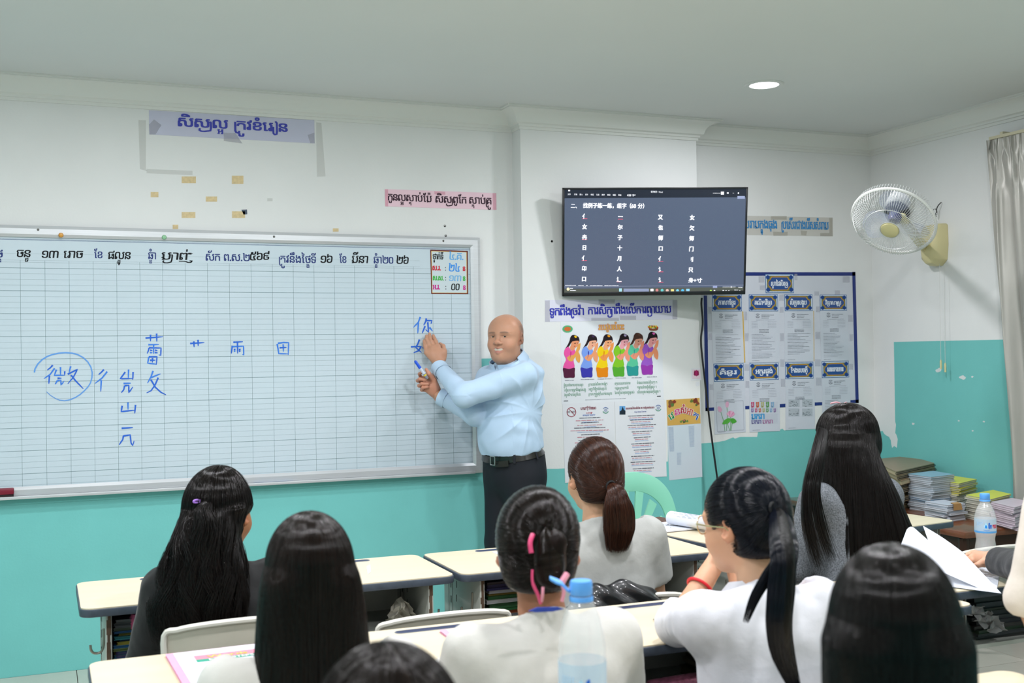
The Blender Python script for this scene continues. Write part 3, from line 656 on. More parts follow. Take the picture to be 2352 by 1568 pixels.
for q, mm in ((rq(760, 1312, 793, 1348, Z6), glow('a8dce8', 1.1)), (rq(812, 1314, 1103, 1350, Z6), glow('9aa6c8', .9)), (rq(1122, 1316, 1156, 1344, Z6), WG), (rq(1357, 1320, 1390, 1350, Z6), glow('f0e08a', 1.1)), (rq(1532, 1316, 1570, 1350, Z6), glow('90d0f0', 1.1)), (rq(176, 174, 197, 195, Z6), WG), (rq(1930, 200, 1966, 234, Z6), WG), (rq(2000, 208, 2020, 224, Z6), WG), (rq(2065, 216, 2082, 219, Z6), WG), (rq(2120, 250, 2206, 282, Z6), glow('a9b6dc', .9)), (rq(1838, 1282, 1888, 1306, Z6), glow('a8b4e0', .9)), (rq(1950, 1294, 2100, 1297, Z6), WG), (rq(2046, 1288, 2054, 1304, Z6), WG)):
    tq('icon', q, mm, .0013)
MB().tube([(Pc+np.array([.0, .05, 0])), (Pc[0]+.02, -PD-.02, Pc[2])], .03, 12).build('mount_arm', BLK, tv)
MB().box((Pc[0]-.2, -PD-.02, Pc[2]-.2), (Pc[0]+.2, -PD, Pc[2]+.2)).build('mount_plate', BLK, tv)
# power cord from the television down to the floor
cp = [PW(1612, 684, .05), PW(1611, 700, .05), PW(1614, 740, .04), PW(1610, 780, .03), PW(1614, 830, .03), PW(1622, 900, .03), PW(1634, 1000, .04), PW(1645, 1080, .05), PW(1653, 1140, .07), PW(1657, 1190, .08), PW(1659, 1300, .1), PW(1660, 1420, .1)]
def smooth_path(P, n=6):
    P = [np.array(p, float) for p in P]; o = []
    for i in range(len(P)-1):
        p0, p1, p2, p3 = P[max(i-1, 0)], P[i], P[i+1], P[min(i+2, len(P)-1)]
        for k in range(n):
            t = k/n; o.append(.5*((2*p1)+(-p0+p2)*t+(2*p0-5*p1+4*p2-p3)*t*t+(-p0+3*p1-3*p2+p3)*t**3))
    o.append(P[-1]); return o
o = MB().tube(smooth_path(cp), .0058, 8).build('power_cord', mat('cable_black', '141416', .45), None, smooth=True); tag(o, 'black power cord hanging from the television down the wall', 'cord')

# --- banner under the television
s = sheet('banner', 'white-lilac paper banner with blue lettering, under the television', 'banner', PW, [ZP(42, 65), ZP(1096, 65), ZP(1100, 218), ZP(43, 240)], mat('paper_lilac', 'dfe0f0', .5, noise=.01), .0012)
tapes(s, PW, [rq(42, 68, 80, 238, ZP), rq(470, 62, 600, 98, ZP), rq(1062, 66, 1099, 218, ZP), rq(412, 208, 632, 230, ZP), rq(640, 190, 770, 224, ZP)], .0024, mat('grey_tape', 'cbcbd4', .4, alpha=.5))
wtext('ទូកពឹងច្រវ៉ា', PW, ZP(80, 187), ZP(358, 184), 27, '3c42b4', .022, s)
wtext('ការសិក្សាពឹងលើការព្យាយាម', PW, ZP(388, 180), ZP(1056, 166), 27, '3c42b4', .022, s)
# --- greeting poster
s = sheet('poster', 'white poster of six painted women greeting with joined palms', 'poster', PW, [ZP(165, 238), ZP(975, 228), ZP(990, 858), ZP(175, 900)], mat('poster_paper', 'e6eaef', .35, spec=.5), .001)
ZQ = Z(8.252, 1280, 740)
M = MB(); INK = {}; INKL = []
def I(c):
    if c not in INK: INK[c] = len(INKL); INKL.append(flat(c))
    return INK[c]
def blob(pts, c, lift, Zf=ZQ, pl=PW):
    P = [np.array(p, float) for p in pts]; n_ = len(P); o = []
    for i in range(n_):
        p0, p1, p2, p3 = P[i-1], P[i], P[(i+1) % n_], P[(i+2) % n_]
        for t in (0, .25, .5, .75): o.append(.5*((2*p1)+(-p0+p2)*t+(2*p0-5*p1+4*p2-p3)*t*t+(-p0+3*p1-3*p2+p3)*t**3))
    slab(M, pl, [Zf(*q) for q in o], lift, 0, I(c))
figs = [(0, 0, 'ee5aa8', '57213f', 'e99a70', 'e8a858'), (335, -8, '7ea2ee', '3c3cab', 'f0b090', 'f0a070'), (630, -12, 'f6d214', 'e88a14', 'f0a878', 'f09a50'), (940, -25, '86c82c', '58ac34', 'eaa6ae', 'f0987c'), (1205, -40, '5cc49c', '2e9a96', 'dc9c84', 'ea9478'), (1480, -60, '9c5cc8', '9a3cae', 'eaa0a0', 'f09a70')]
for i, (dx, dy, top, skirt, skin_, arm) in enumerate(figs):
    S = lambda pts: [(x+dx, y+dy) for x, y in pts]
    L0 = .0012+.00003
    blob(S([(290, 240), (350, 245), (410, 290), (415, 380), (330, 380), (270, 380), (235, 440), (200, 480), (150, 560), (140, 520), (200, 420), (235, 340), (250, 280)]), '2a1c22' if i != 4 else '4a3028', .0022)
    blob(S([(270, 380), (300, 360), (400, 350), (405, 400), (385, 450), (335, 490), (320, 540), (270, 530), (240, 480), (262, 430)]), skin_, .0023)
    blob(S([(175, 480), (215, 465), (270, 540), (330, 520), (345, 600), (310, 720), (325, 850), (220, 880), (115, 870), (130, 790), (165, 700), (128, 600), (140, 520)]), top, .0024)
    blob(S([(112, 865), (220, 885), (328, 860), (330, 950), (325, 1045), (240, 1048), (140, 1050), (118, 960)]), skirt, .0025)
    blob(S([(360, 560), (400, 560), (435, 640), (432, 730), (415, 765), (380, 740), (350, 680)]), arm, .0026)
    blob(S([(175, 640), (215, 620), (300, 620), (345, 560), (375, 480), (400, 420), (435, 390), (440, 430), (430, 500), (400, 560), (370, 610), (320, 690), (280, 740), (230, 730), (190, 690)]), arm, .0027)
    blob(S([(150, 560), (175, 520), (225, 560), (238, 620), (170, 668), (135, 620)]), top, .0028)
    blob(S([(285, 255), (350, 250), (405, 290), (412, 345), (350, 330), (290, 350), (262, 390), (250, 330)]), '241a20' if i != 4 else '4a3028', .0029)
    blob(S([(318, 398), (340, 388), (352, 398), (336, 406)]), '3a2420', .00295); blob(S([(372, 392), (384, 386), (388, 396), (378, 400)]), '3a2420', .00295); blob(S([(318, 452), (332, 444), (344, 450), (332, 462)]), 'b83a4a', .00295); blob(S([(250, 555), (268, 575), (256, 640), (232, 700), (246, 640)]), skirt if i else 'c83a80', .00296)
    blob(S([(320, 262), (345, 252), (372, 268), (365, 290), (338, 292)]), ['f0c020', '3c2c50', 'f0a020', 'b0a4c8', '5a3c30', 'd860b0'][i], .003)
M.build('painted_figures', INKL, s, kind='stuff'); 
M = MB(); INK = {}; INKL = []
for rx, ry, c in ((100, 70, '6fbf8c'), (85, 56, '58a878'), (62, 42, 'd2703a')): blob([(195+rx*math.cos(t), 126+ry*math.sin(t)) for t in np.linspace(0, 2*PI, 10, endpoint=False)], c, .0022+(100-rx)*1e-5)
blob([(1740, 110), (1760, 155), (1890, 152), (1910, 100), (1820, 120)], '8a5238', .0022)
for k in range(14): x_ = 1730+13*k; blob([(x_+18*math.cos(t), 85+16*math.sin(k*2.1)+16*math.sin(t)) for t in np.linspace(0, 2*PI, 6, endpoint=False)], ['e0b030', 'c8552c', '6a9a3c', 'e8d860'][k % 4], .0023+k*1e-5)
M.build('printed_emblems', INKL, s, kind='stuff')
wtext('របៀបសំពះ', PW, ZQ(785, 145), ZQ(1275, 138), 20, 'c98f98', .06, s, .0022, 'poster_title'); wtext('របៀបសំពះ', PW, ZQ(787, 145), ZQ(1273, 138), 20, 'f2b84e', .012, s, .0026, 'poster_title')
for s_, A, B in [('ខ្ញុំសូមឱនកាយថ្វាយវន្ទា', (125, 1215), (495, 1205)), ('បង្គំមហាក្សត្រនិងព្រះសង្ឃ', (130, 1310), (545, 1295)), ('ឯអ្នកជិតខាងឬក៏បង', (135, 1400), (445, 1388)), ('ប្រាមដល់សិរសាបង្គំត្រៈ', (595, 1200), (958, 1185)), ('អញ្ជលិថ្មីត្រង់ចំចៀបប៉', (597, 1290), (940, 1278)), ('ប្រាមហត្ថខ្ញុំខ្ពង់ត្រឹមមាត់សណ្តោះ', (597, 1385), (1040, 1368)), ('ឧត្តមបរមគារវទានៈ', (1090, 1185), (1395, 1172)), ('តាដូនបុត្រាមាតាបិ', (1092, 1275), (1355, 1260)), ('លៃស្មើនៅចុងចង្កាស្រស់', (1092, 1360), (1465, 1345)), ('ទាំងលោកចាស់ក្តីមេត្តា ។', (1512, 1168), (1895, 1155)), ('តាព្រាមទាំងខ្មើស្តើច្រមុះ ។', (1515, 1258), (1885, 1242)), ('លើយក្មេងបានចុះនៅត្រឹមទ្រូង ។', (1518, 1345), (1955, 1328))]:
    wtext(s_, PW, ZQ(*A), ZQ(*B), 8.6, '7dab93', .008, s, .0022, 'verse')
M = MB()
for a, b_, y0, y1 in ((145, 315, 1100, 1096), (445, 705, 1083, 1078), (765, 1045, 1075, 1068), (1105, 1305, 1055, 1052), (1410, 1600, 1050, 1046), (1700, 1890, 1035, 1032)): bars(M, PW, ZQ(a, y0), ZQ(b_, y1), 3, 0, .0022, seed=a)
bars(M, PW, ZQ(530, 1470), ZQ(1300, 1440), 1.6, 0, .0022); bars(M, PW, ZQ(125, 1490), ZQ(205, 1488), 3.4, 1, .0022); bars(M, PW, ZQ(1890, 1402), ZQ(1962, 1398), 3.4, 1, .0022)
M.build('small_print', [flat('8e929e'), flat('2a2a30')], s, kind='stuff')
# --- two rule sheets
ZR = Z(8.252, 1280, 920)
def ring(M, pl, cx, cy_, r0, r1, Zf, m, lift, a0=0, a1=2*PI, n_=24):
    for k in range(n_):
        t0 = a0+(a1-a0)*k/n_; t1 = a0+(a1-a0)*(k+1)/n_
        M.add([pl(*Zf(cx+r*math.cos(t), cy_+r*1.03*math.sin(t)), lift) for r, t in ((r0, t0), (r1, t0), (r1, t1), (r0, t1))], [(0, 1, 2, 3)], m)
def school_logo(M, pl, cx, cy_, r, Zf, lift, c0, c1, c2):
    ring(M, pl, cx, cy_, r*.82, r, Zf, c0, lift, PI*1.15, PI*1.85); ring(M, pl, cx, cy_, r*.78, r, Zf, c1, lift, PI*.1, PI*.9); ring(M, pl, cx, cy_, r*.4, r*.48, Zf, c2, lift)
    for k in range(5): ring(M, pl, cx+r*.3*math.cos(k*1.257), cy_+r*.3*math.sin(k*1.257), r*.16, r*.22, Zf, c2, lift, n_=10)
s = sheet('rule_sheet', 'white school rule sheet with a red prohibition ring', 'poster', PW, [ZR(100, 60), ZR(1082, 15), ZR(1095, 1440), ZR(150, 1560)], PAPER, .0016)
M = MB(); cs = ['9c2c44', '4a6aa8', '4a9a80', '5a5c68', 'd08492', '90aee2']; mm = [flat(c) for c in cs]
ring(M, PW, 268, 215, 78, 90, ZR, 0, .003); a = ZR(212, 160); b_ = ZR(328, 268)
slab(M, PW, [(a[0], a[1]-1), (a[0]+1.4, a[1]-1), (b_[0]+.5, b_[1]), (b_[0]-.9, b_[1]+.3)], .0031, 0, 0)
school_logo(M, PW, 918, 182, 58, ZR, .003, 1, 2, 5)
r_ = random.Random(3)
for i, (y0, a, b_) in enumerate(((320, 420, 815), (410, 450, 790), (510, 320, 915), (635, 450, 805), (740, 400, 850), (860, 420, 820), (980, 400, 850), (1100, 420, 820), (1220, 400, 850))):
    sl = -.03; bars(M, PW, ZR(a, y0+10), ZR(b_, y0-6), 3.2, 3, .003, seed=i); bars(M, PW, ZR(a-70, y0+60), ZR(b_+60, y0+42), 3, 4, .003, seed=i+20, gap=.5); bars(M, PW, ZR(a+60, y0+(40 if 0 else 88)), ZR(b_-50, y0+76), 2.2, 5, .003, seed=i+40)
M.build('print', mm, s, kind='stuff')
wtext('ហាម"កុំ"ទាំង១០', PW, ZR(445, 172), ZR(740, 160), 9, '8a3a4c', .02, s); wtext('DO', PW, ZR(190, 232), ZR(245, 230), 6, '3a3c48', .01, s, name='DO_text'.lower()); wtext('NOT', PW, ZR(272, 228), ZR(345, 226), 6, '3a3c48', .01, s)
wtext('十大"不要"', PW, ZR(545, 248), ZR(668, 244), 4.4, 'c03048', .02, s); wtext('10 MAJOR "DON\'TS"', PW, ZR(488, 288), ZR(722, 280), 4.2, '3a6ac0', .02, s)
s = sheet('rule_sheet', 'white school rule sheet with a small blue photo, right of the other', 'poster', PW, [ZR(1088, 12), ZR(2030, -28), ZR(2075, 1435), ZR(1130, 1475)], PAPER, .0018)
M = MB(); mm2 = mm+[flat('6aa6dc'), flat('22303c')]
slab(M, PW, rq(1180, 100, 1288, 262, ZR), .003, 0, 6); slab(M, PW, [ZR(*q) for q in ((1182, 262), (1182, 205), (1215, 180), (1240, 110), (1262, 170), (1292, 190), (1292, 262))], .0031, 0, 7)
school_logo(M, PW, 1915, 138, 58, ZR, .003, 1, 2, 5)
for i, (y0, a, b_) in enumerate(((280, 1340, 1855), (358, 1380, 1815), (458, 1330, 1870), (580, 1410, 1800), (692, 1450, 1770), (808, 1400, 1830), (925, 1450, 1780), (1045, 1400, 1840), (1155, 1390, 1860), (1280, 1430, 1830))):
    bars(M, PW, ZR(a, y0+12), ZR(b_, y0-10), 3.4, 3, .003, seed=i+60); bars(M, PW, ZR(a+20, y0+46), ZR(b_-50, y0+30), 3, 4, .003, seed=i+80, gap=.5); bars(M, PW, ZR(a+20, y0+76), ZR(b_-40, y0+58), 2.4, 5, .003, seed=i+90)
M.build('print', mm2, s, kind='stuff')
wtext('គោលការណ៍ណែនាំទាំង ១០ ការប្រែរបស់សាលា', PW, ZR(1300, 165), ZR(1842, 142), 6.5, '8a3a4c', .02, s); wtext('10 Joy School Courtesy', PW, ZR(1465, 225), ZR(1690, 212), 4.4, '4a5aa0', .015, s)
# --- golden sign, plastic sleeve, small picture
s = sheet('sign', 'golden ornamental sign with arched multicolour lettering', 'sign', PW, [ZP(1013, 865), ZP(1278, 848), ZP(1286, 1052), ZP(1022, 1070)], mat('sign_gold', 'd3a856', .4, noise=.05, nscale=12), .0014)
M = MB(); INK = {}; INKL = []
for k, (x_, y_, r_, c) in enumerate([(1045, 885, 20, '7a5a3a'), (1075, 880, 14, '8a3c2c'), (1060, 905, 14, '5a7a40'), (1040, 915, 12, '8a4a38'), (1245, 870, 20, '7a3c2c'), (1215, 872, 13, '6a7a3a'), (1262, 892, 13, '8a4a30'), (1252, 905, 9, '5a7040'), (1155, 1035, 14, '5a6a3a'), (1130, 1038, 9, '6a8a4a'), (1180, 1034, 9, '6a8a4a'), (1155, 1028, 6, 'c06070')]):
    blob([(x_+r_*(1+.25*math.cos(3*t+k))*math.cos(t), y_+r_*(1+.25*math.sin(4*t))*math.sin(t)) for t in np.linspace(0, 2*PI, 9, endpoint=False)], c, .0024+k*2e-5, ZP)
M.build('ornament', INKL, s, kind='stuff')
for k, (ch, c) in enumerate(zip(['វេ', 'ន', 'សំ', 'អា', 'ត'], ['2c8a50', 'c8508a', 'b03848', 'c04838', '3060a8'])):
    t = (k-2)/2; x_ = 1152+88*t; y_ = 948+45*t*t; sl = .55*t
    a = (x_-24*math.cos(sl), y_-24*math.sin(sl)+22); b_ = (x_+24*math.cos(sl), y_+24*math.sin(sl)+22)
    wtext(ch, PW, ZP(*a), ZP(*b_), 22, 'e8e4e0', .07, s, .003); wtext(ch, PW, ZP(*a), ZP(*b_), 22, c, .025, s, .0034)
s = sheet('plastic_sleeve', 'clear plastic sleeve with faint list, under the golden sign', 'sleeve', PW, [ZP(1018, 1072), ZP(1288, 1055), ZP(1300, 1480), ZP(1035, 1507)], mat('sleeve_paper', 'cfd8e2', .15, spec=.7, coat=.6), .0012)
M = MB()
for k in range(22): bars(M, PW, ZP(1028+k*.5, 1085+k*9), ZP(1068+k*.4, 1082+k*9), 2.2, 0, .0026, seed=k)
for k in range(18): bars(M, PW, ZP(1190+k*.6, 1075+k*9.5), ZP(1235, 1073+k*9.5), 2.2, 0, .0026, seed=k+30)
for k in range(10): bars(M, PW, ZP(1097, 1290+k*10), ZP(1130, 1288+k*10), 2, 0, .0026, seed=k+60)
M.build('faint_handwriting', [flat('aebdd6')], s, kind='stuff')
s = sheet('picture', 'tiny picture of a pink lotus on the pillar edge', 'picture', PW, [ZP(1210, 612), ZP(1290, 608), ZP(1292, 705), ZP(1207, 710)], PAPER, .0012)
M = MB(); INK = {}; INKL = []
slab(M, PW, rq(1220, 622, 1284, 695, ZP), .0024, 0, I('e9d4e0'))
for k, (x_, rx, ry) in enumerate(((1252, 9, 26), (1240, 8, 22), (1264, 8, 22), (1252, 22, 10))): blob([(x_+rx*math.cos(t), (650 if k < 3 else 660)+ry*math.sin(t)) for t in np.linspace(0, 2*PI, 8, endpoint=False)], ['b02a6a', '8c2050', '8c2050', 'a85a84'][k], .0026-k*3e-5, ZP)
M.build('lotus_print', INKL, s, kind='stuff')
s = sheet('sticker', 'small round pale sticker below the tiny lotus picture', 'sticker', PW, [ZP(1262+16*math.cos(t), 737+18*math.sin(t)) for t in np.linspace(0, 2*PI, 14, endpoint=False)][::-1], PAPER, .0012)

# --- notice board on the recessed wall
s = sheet('notice_board', 'large white paper notice board edged with dark blue tape', 'notice board', FW, [Z8(32, 95), Z8(1395, 95), Z8(1425, 1243), Z8(78, 1315)], mat('board_paper', 'd5d9e4', .55, noise=.015, nscale=5), .0006)
DB = mat('blue_edge_tape', '23357e', .35, spec=.5)
tapes(s, FW, [rq(32, 95, 1395, 126, Z8), [Z8(*q) for q in ((1367, 92), (1395, 92), (1425, 1243), (1397, 1243))], [Z8(*q) for q in ((62, 300), (92, 300), (108, 1315), (78, 1315))], [Z8(*q) for q in ((80, 1286), (470, 1268), (780, 1250), (1100, 1236), (1425, 1214), (1425, 1244), (1100, 1264), (780, 1281), (470, 1297), (80, 1315))]], .0014, DB)
LT = mat('lilac_tape', 'cfd2de', .4, alpha=.45)
tq_ = [(545, 130, 595, 185), (860, 110, 885, 165), (1285, 130, 1345, 185), (555, 210, 600, 250), (1215, 255, 1260, 290), (725, 290, 765, 345), (730, 400, 765, 450), (1035, 265, 1075, 300), (1050, 395, 1085, 445), (420, 440, 445, 515), (105, 400, 135, 460), (735, 630, 768, 700), (425, 630, 455, 700), (1045, 620, 1085, 680), (1330, 470, 1372, 530), (1345, 640, 1375, 700), (735, 860, 770, 925), (1040, 860, 1090, 920), (420, 900, 462, 960), (1340, 900, 1375, 950), (105, 630, 135, 690), (740, 1030, 778, 1100), (430, 1050, 462, 1110), (1050, 1020, 1098, 1090), (115, 1080, 145, 1130)]
tapes(s, FW, [rq(*q, Z8) for q in tq_], .002, LT)
PLM = [flat('2f6fae'), mat('plaque_white', 'dfe8f2', .35), flat('27498f'), flat('7c8450'), flat('d59a36'), mat('plaque_blue', '2d5394', .35)]
def notch(x0, y0, x1, y1, c):   # cartouche with ogee shoulders
    w_, h_ = x1-x0, y1-y0; k = c; o = []
    for sx, sy in ((1, 1), (-1, 1), (-1, -1), (1, -1)):
        cx = x1 if sx > 0 else x0; cy_ = y1 if sy > 0 else y0
        q = [(cx-sx*0, (y0+y1)/2+sy*h_*.08), (cx-sx*k*.35, cy_-sy*h_*.27), (cx-sx*k*.75, cy_-sy*h_*.2), (cx-sx*k*1.0, cy_-sy*h_*.08), (cx-sx*k*1.25, cy_)]
        o += q if sx*sy > 0 else q[::-1]
    return o
def plaque(lab, q, txt):
    q = [Z8(*p) for p in q]; M = MB()
    def U(u, v):
        a = np.array(q[0])*(1-u)+np.array(q[1])*u; b_ = np.array(q[3])*(1-u)+np.array(q[2])*u; return tuple(a*(1-v)+b_*v)
    def R(a, b_, c, d): return [U(a, b_), U(c, b_), U(c, d), U(a, d)]
    slab(M, FW, R(0, 0, 1, 1), .003, .001, 0); slab(M, FW, R(.018, .03, .982, .97), .0032, 0, 1); slab(M, FW, R(.05, .085, .95, .915), .0034, 0, 2); slab(M, FW, R(.06, .1, .94, .9), .0036, 0, 3)
    for cx, cy_ in ((.09, .17), (.91, .17), (.09, .83), (.91, .83)): slab(M, FW, [U(cx+.07*math.cos(t), cy_+.12*math.sin(t)) for t in np.linspace(0, 2*PI, 10, endpoint=False)][::-1], .0037, 0, 2)
    nn_ = notch(.082, .13, .918, .87, .11); slab(M, FW, [U(*p) for p in nn_[::-1]], .0038, 0, 4)
    nn_ = notch(.1, .175, .9, .825, .108); slab(M, FW, [U(*p) for p in nn_[::-1]], .004, 0, 5)
    o = M.build('plaque', PLM, None); tag(o, lab, 'plaque')
    wtext(txt, FW, U(.2, .62), U(.8, .62), 15.5 if len(txt) < 12 else 13, 'e6ecf6', .03, o, .0044); return o
plaque('blue cartouche plaque centred at the top edge of the notice board', [(602, 112), (852, 112), (855, 277), (608, 277)], 'ស្នាដៃសិស្ស')
for lab, q, t in [('blue cartouche plaque partly hidden by the television corner', [(137, 288), (397, 288), (397, 437), (137, 437)], 'ភាសាខ្មែរ'), ('blue cartouche plaque in the upper row, second from the left', [(460, 290), (713, 290), (716, 437), (461, 437)], 'គណិតវិទ្យា'), ('blue cartouche plaque in the upper row, third from the left', [(772, 290), (1017, 290), (1019, 434), (776, 436)], 'សិក្សាសង្គម'), ('blue cartouche plaque at the right end of the upper row', [(1084, 293), (1318, 293), (1320, 432), (1086, 433)], 'វិទ្យាសាស្ត្រ'),
        ('blue cartouche plaque above the lotus drawing', [(150, 900), (412, 895), (415, 1047), (155, 1056)], 'គំនូរ'), ('blue cartouche plaque above the coloured lettering sheet', [(467, 893), (720, 890), (722, 1037), (469, 1046)], 'អក្សរផ្ចង់'), ('blue cartouche plaque above the sheet of four grey pictures', [(778, 888), (1024, 883), (1027, 1028), (781, 1033)], 'តែងសេចក្តី'), ('blue cartouche plaque at the right end of the lower row', [(1100, 880), (1335, 874), (1340, 1018), (1103, 1023)], 'សរសេរតាមអាន')]: plaque(lab, q, t)
SH = [('test paper with a yellow right edge, under the plaque by the television', [(130, 440), (408, 440), (425, 888), (145, 900)]), ('second test paper of the upper row, with dotted answer lines', [(455, 440), (728, 440), (728, 885), (460, 888)]), ('third test paper of the upper row, ending in a dense paragraph', [(772, 438), (1030, 436), (1033, 875), (775, 880)]), ('rightmost test paper of the upper row on the notice board', [(1084, 434), (1330, 434), (1338, 870), (1095, 878)]),
      ('drawing sheet with pink lotus flowers and green leaves', [(148, 1058), (420, 1048), (433, 1498), (160, 1520)]), ('exercise sheet with rows of coloured handwritten letters', [(462, 1047), (728, 1040), (733, 1490), (466, 1500)]), ('sheet with four small grey pictures in a square', [(780, 1034), (1035, 1030), (1040, 1470), (782, 1482)]), ('handwritten sheet at the lower right of the notice board, beside the black hair', [(1103, 1025), (1350, 1018), (1352, 1455), (1105, 1467)])]
ZS = Z(8.4, 1620, 850); SM = [flat('8f95a4'), flat('5c616e'), flat('b4b9c6')]
for k, (lab, q) in enumerate(SH):
    s = sheet('pupil_sheet', lab, 'paper', FW, [Z8(*p) for p in q], mat('pupil_paper', 'd3d9e4', .6, noise=.01), .0022, th=.0008)
    M = MB(); q = [np.array(p, float) for p in q]
    def U(u, v): return Z8(*((q[0]*(1-u)+q[1]*u)*(1-v)+(q[3]*(1-u)+q[2]*u)*v))
    c = U(.3, .085); cz = lambda x, y: (x, y); school_logo(M, FW, c[0], c[1], 4.8, cz, .0032, 1, 1, 0)
    for i, v in enumerate((.07, .1, .13)): bars(M, FW, U(.42, v), U((.82, .68, .66)[i], v), 1.9, 1, .0032, seed=k*9+i)
    bars(M, FW, U(.25, .17), U(.85, .165), 1.2, 0, .0032, seed=k)
    for i in range(5): v = .2+.03*i; bars(M, FW, U(.1, v), U(.3, v), 1.5, 2, .0032, seed=k+i); bars(M, FW, U(.62, v), U(.9, v), 1.5, 2, .0032, seed=k+i+7)
    for i, v in enumerate((.36, .385, .41)): bars(M, FW, U(.34, v), U(.66, v), 1.9, 1, .0032, seed=k*5+i)
    if k < 4 or k == 7:
        r_ = random.Random(k)
        for i in range(17 if k != 2 else 15): v = .45+.029*i; bars(M, FW, U(.1, v), U(r_.uniform(.4, .9), v-.002), 1.7, r_.choice([0, 0, 1, 2]), .0032, seed=k*31+i)
    bars(M, FW, U(.1, .965), U(.35, .963), 1.6, 0, .0032, seed=k+3)
    M.build('print', SM, s, kind='stuff')
    if k in (0, 2):
        M = MB(); slab(M, FW, [U(.975, .0), U(1.01, .0), U(1.01, 1), U(.975, 1)] if k == 0 else [U(.985, 0), U(1.003, 0), U(1.003, 1), U(.985, 1)], .0024, .0003); M.build('yellow_edge', mat('yellow_strip', 'd8b04a', .5), s)
    if k == 4:
        M = MB(); INK = {}; INKL = []
        for a, b_ in (((210, 615), (232, 1180)), ((210, 615), (730, 585)), ((730, 585), (748, 1150)), ((232, 1180), (748, 1150))):
            a = np.array(a, float); b_ = np.array(b_, float); d = (b_-a)/np.linalg.norm(b_-a); nn_ = np.array([-d[1], d[0]])*2; slab(M, FW, [ZS(*p) for p in (a+nn_, b_+nn_, b_-nn_, a-nn_)], .0032, 0, I('8a92a6'))
        def st(pts, w_, c, l):
            pts = np.array(pts, float); t = np.gradient(pts, axis=0); t /= np.linalg.norm(t, axis=1)[:, None]; nn_ = np.stack([-t[:, 1], t[:, 0]], 1)*w_
            for i in range(len(pts)-1): slab(M, FW, [ZS(*p) for p in (pts[i]+nn_[i], pts[i+1]+nn_[i+1], pts[i+1]-nn_[i+1], pts[i]-nn_[i])], l, 0, I(c))
        for p in ([(300, 805), (330, 900), (360, 1000), (378, 1165)], [(418, 715), (430, 850), (415, 1000), (410, 1165)], [(485, 900), (488, 1030), (484, 1160)], [(425, 1020), (450, 1100), (470, 1160)], [(520, 1020), (505, 1100), (500, 1160)]): st(p, 5, '6fae74', .0034)
        blob([(330, 1040), (360, 970), (440, 925), (487, 940), (470, 1000), (410, 1035)], '5fb74c', .0036, ZS, FW); blob([(487, 945), (520, 925), (570, 940), (605, 990), (560, 1020), (510, 1020)], '53ad42', .0036, ZS, FW)
        blob([(245, 700), (290, 705), (325, 760), (300, 805), (265, 800), (240, 750)], 'e4b0cc', .0038, ZS, FW); blob([(430, 600), (455, 640), (440, 710), (405, 715), (388, 660), (400, 620)], 'e6b4d0', .0038, ZS, FW)
        for i, a in enumerate(np.linspace(-1.25, 1.25, 7)): cx, cy_ = 490+85*math.sin(a), 860-75*math.cos(a)*1.1; blob([(490, 905), (490+60*math.sin(a-.35), 870-55*math.cos(a-.35)), (cx, cy_), (490+60*math.sin(a+.35), 870-55*math.cos(a+.35))], ['e8a8c8', 'eec2da', 'e090b8'][i % 3], .004+i*2e-5, ZS, FW)
        M.build('lotus_drawing', INKL, s, kind='stuff')
    if k == 5:
        RB = ['c84a78', 'd0704a', 'b8b878', '5aa050', '8ab4d8', '9a78b0', 'c06090']
        for i in range(5): wtext('ម', FW, ZS(890+96*i, 715), ZS(945+96*i, 712), 20, RB[i], .04, s, .0033, 'practice_letter')
        for i in range(7): wtext('ម', FW, ZS(890+72*i, 808), ZS(935+72*i, 805), 14, (['8a70b0']+RB)[i], .035, s, .0033, 'practice_letter')
        wtext('មករា', FW, ZS(892, 945), ZS(1150, 935), 20, '4aa0d8', .035, s, .0033, 'practice_letter')
        wtext('មករា', FW, ZS(892, 1035), ZS(1085, 1030), 14, '6a68a0', .025, s, .0033, 'practice_letter'); wtext('មករា', FW, ZS(1105, 1030), ZS(1305, 1022), 14, 'b07aa8', .025, s, .0033, 'practice_letter')
        M = MB()
        for i in range(26): x_ = 885+20*i; slab(M, FW, rq(x_, 615, x_+1.5, 800, ZS), .003, 0); slab(M, FW, rq(x_, 840, x_+1.5, 1025, ZS), .003, 0)
        for i in range(10): slab(M, FW, rq(885, 615+20*i, 1400, 616.5+20*i, ZS), .003, 0); slab(M, FW, rq(885, 840+20*i, 1400, 841.5+20*i, ZS), .003, 0)
        M.build('squared_lines', [flat('bcc3d4')], s, kind='stuff')
    if k == 6:
        M = MB(); r_ = random.Random(5)
        for (x0, y0, x1, y1) in ((1605, 565, 1820, 705), (1870, 560, 2070, 700), (1605, 735, 1815, 885), (1870, 740, 2068, 882)):
            slab(M, FW, rq(x0, y0, x1, y1, ZS), .0031, 0, 0)
            for _ in range(36):
                x_ = r_.uniform(x0, x1-20); y_ = r_.uniform(y0, y1-8) ** 1; w_ = r_.uniform(8, 40); h_ = r_.uniform(3, 14)
                if r_.random() < (y_-y0)/(y1-y0)+.25: slab(M, FW, rq(x_, y_, min(x_+w_, x1), min(y_+h_, y1), ZS), .0033, 0, r_.choice([1, 1, 2]))
        M.build('grey_pictures', [flat('b9c2cb'), flat('808b94'), flat('98a2ab')], s, kind='stuff')
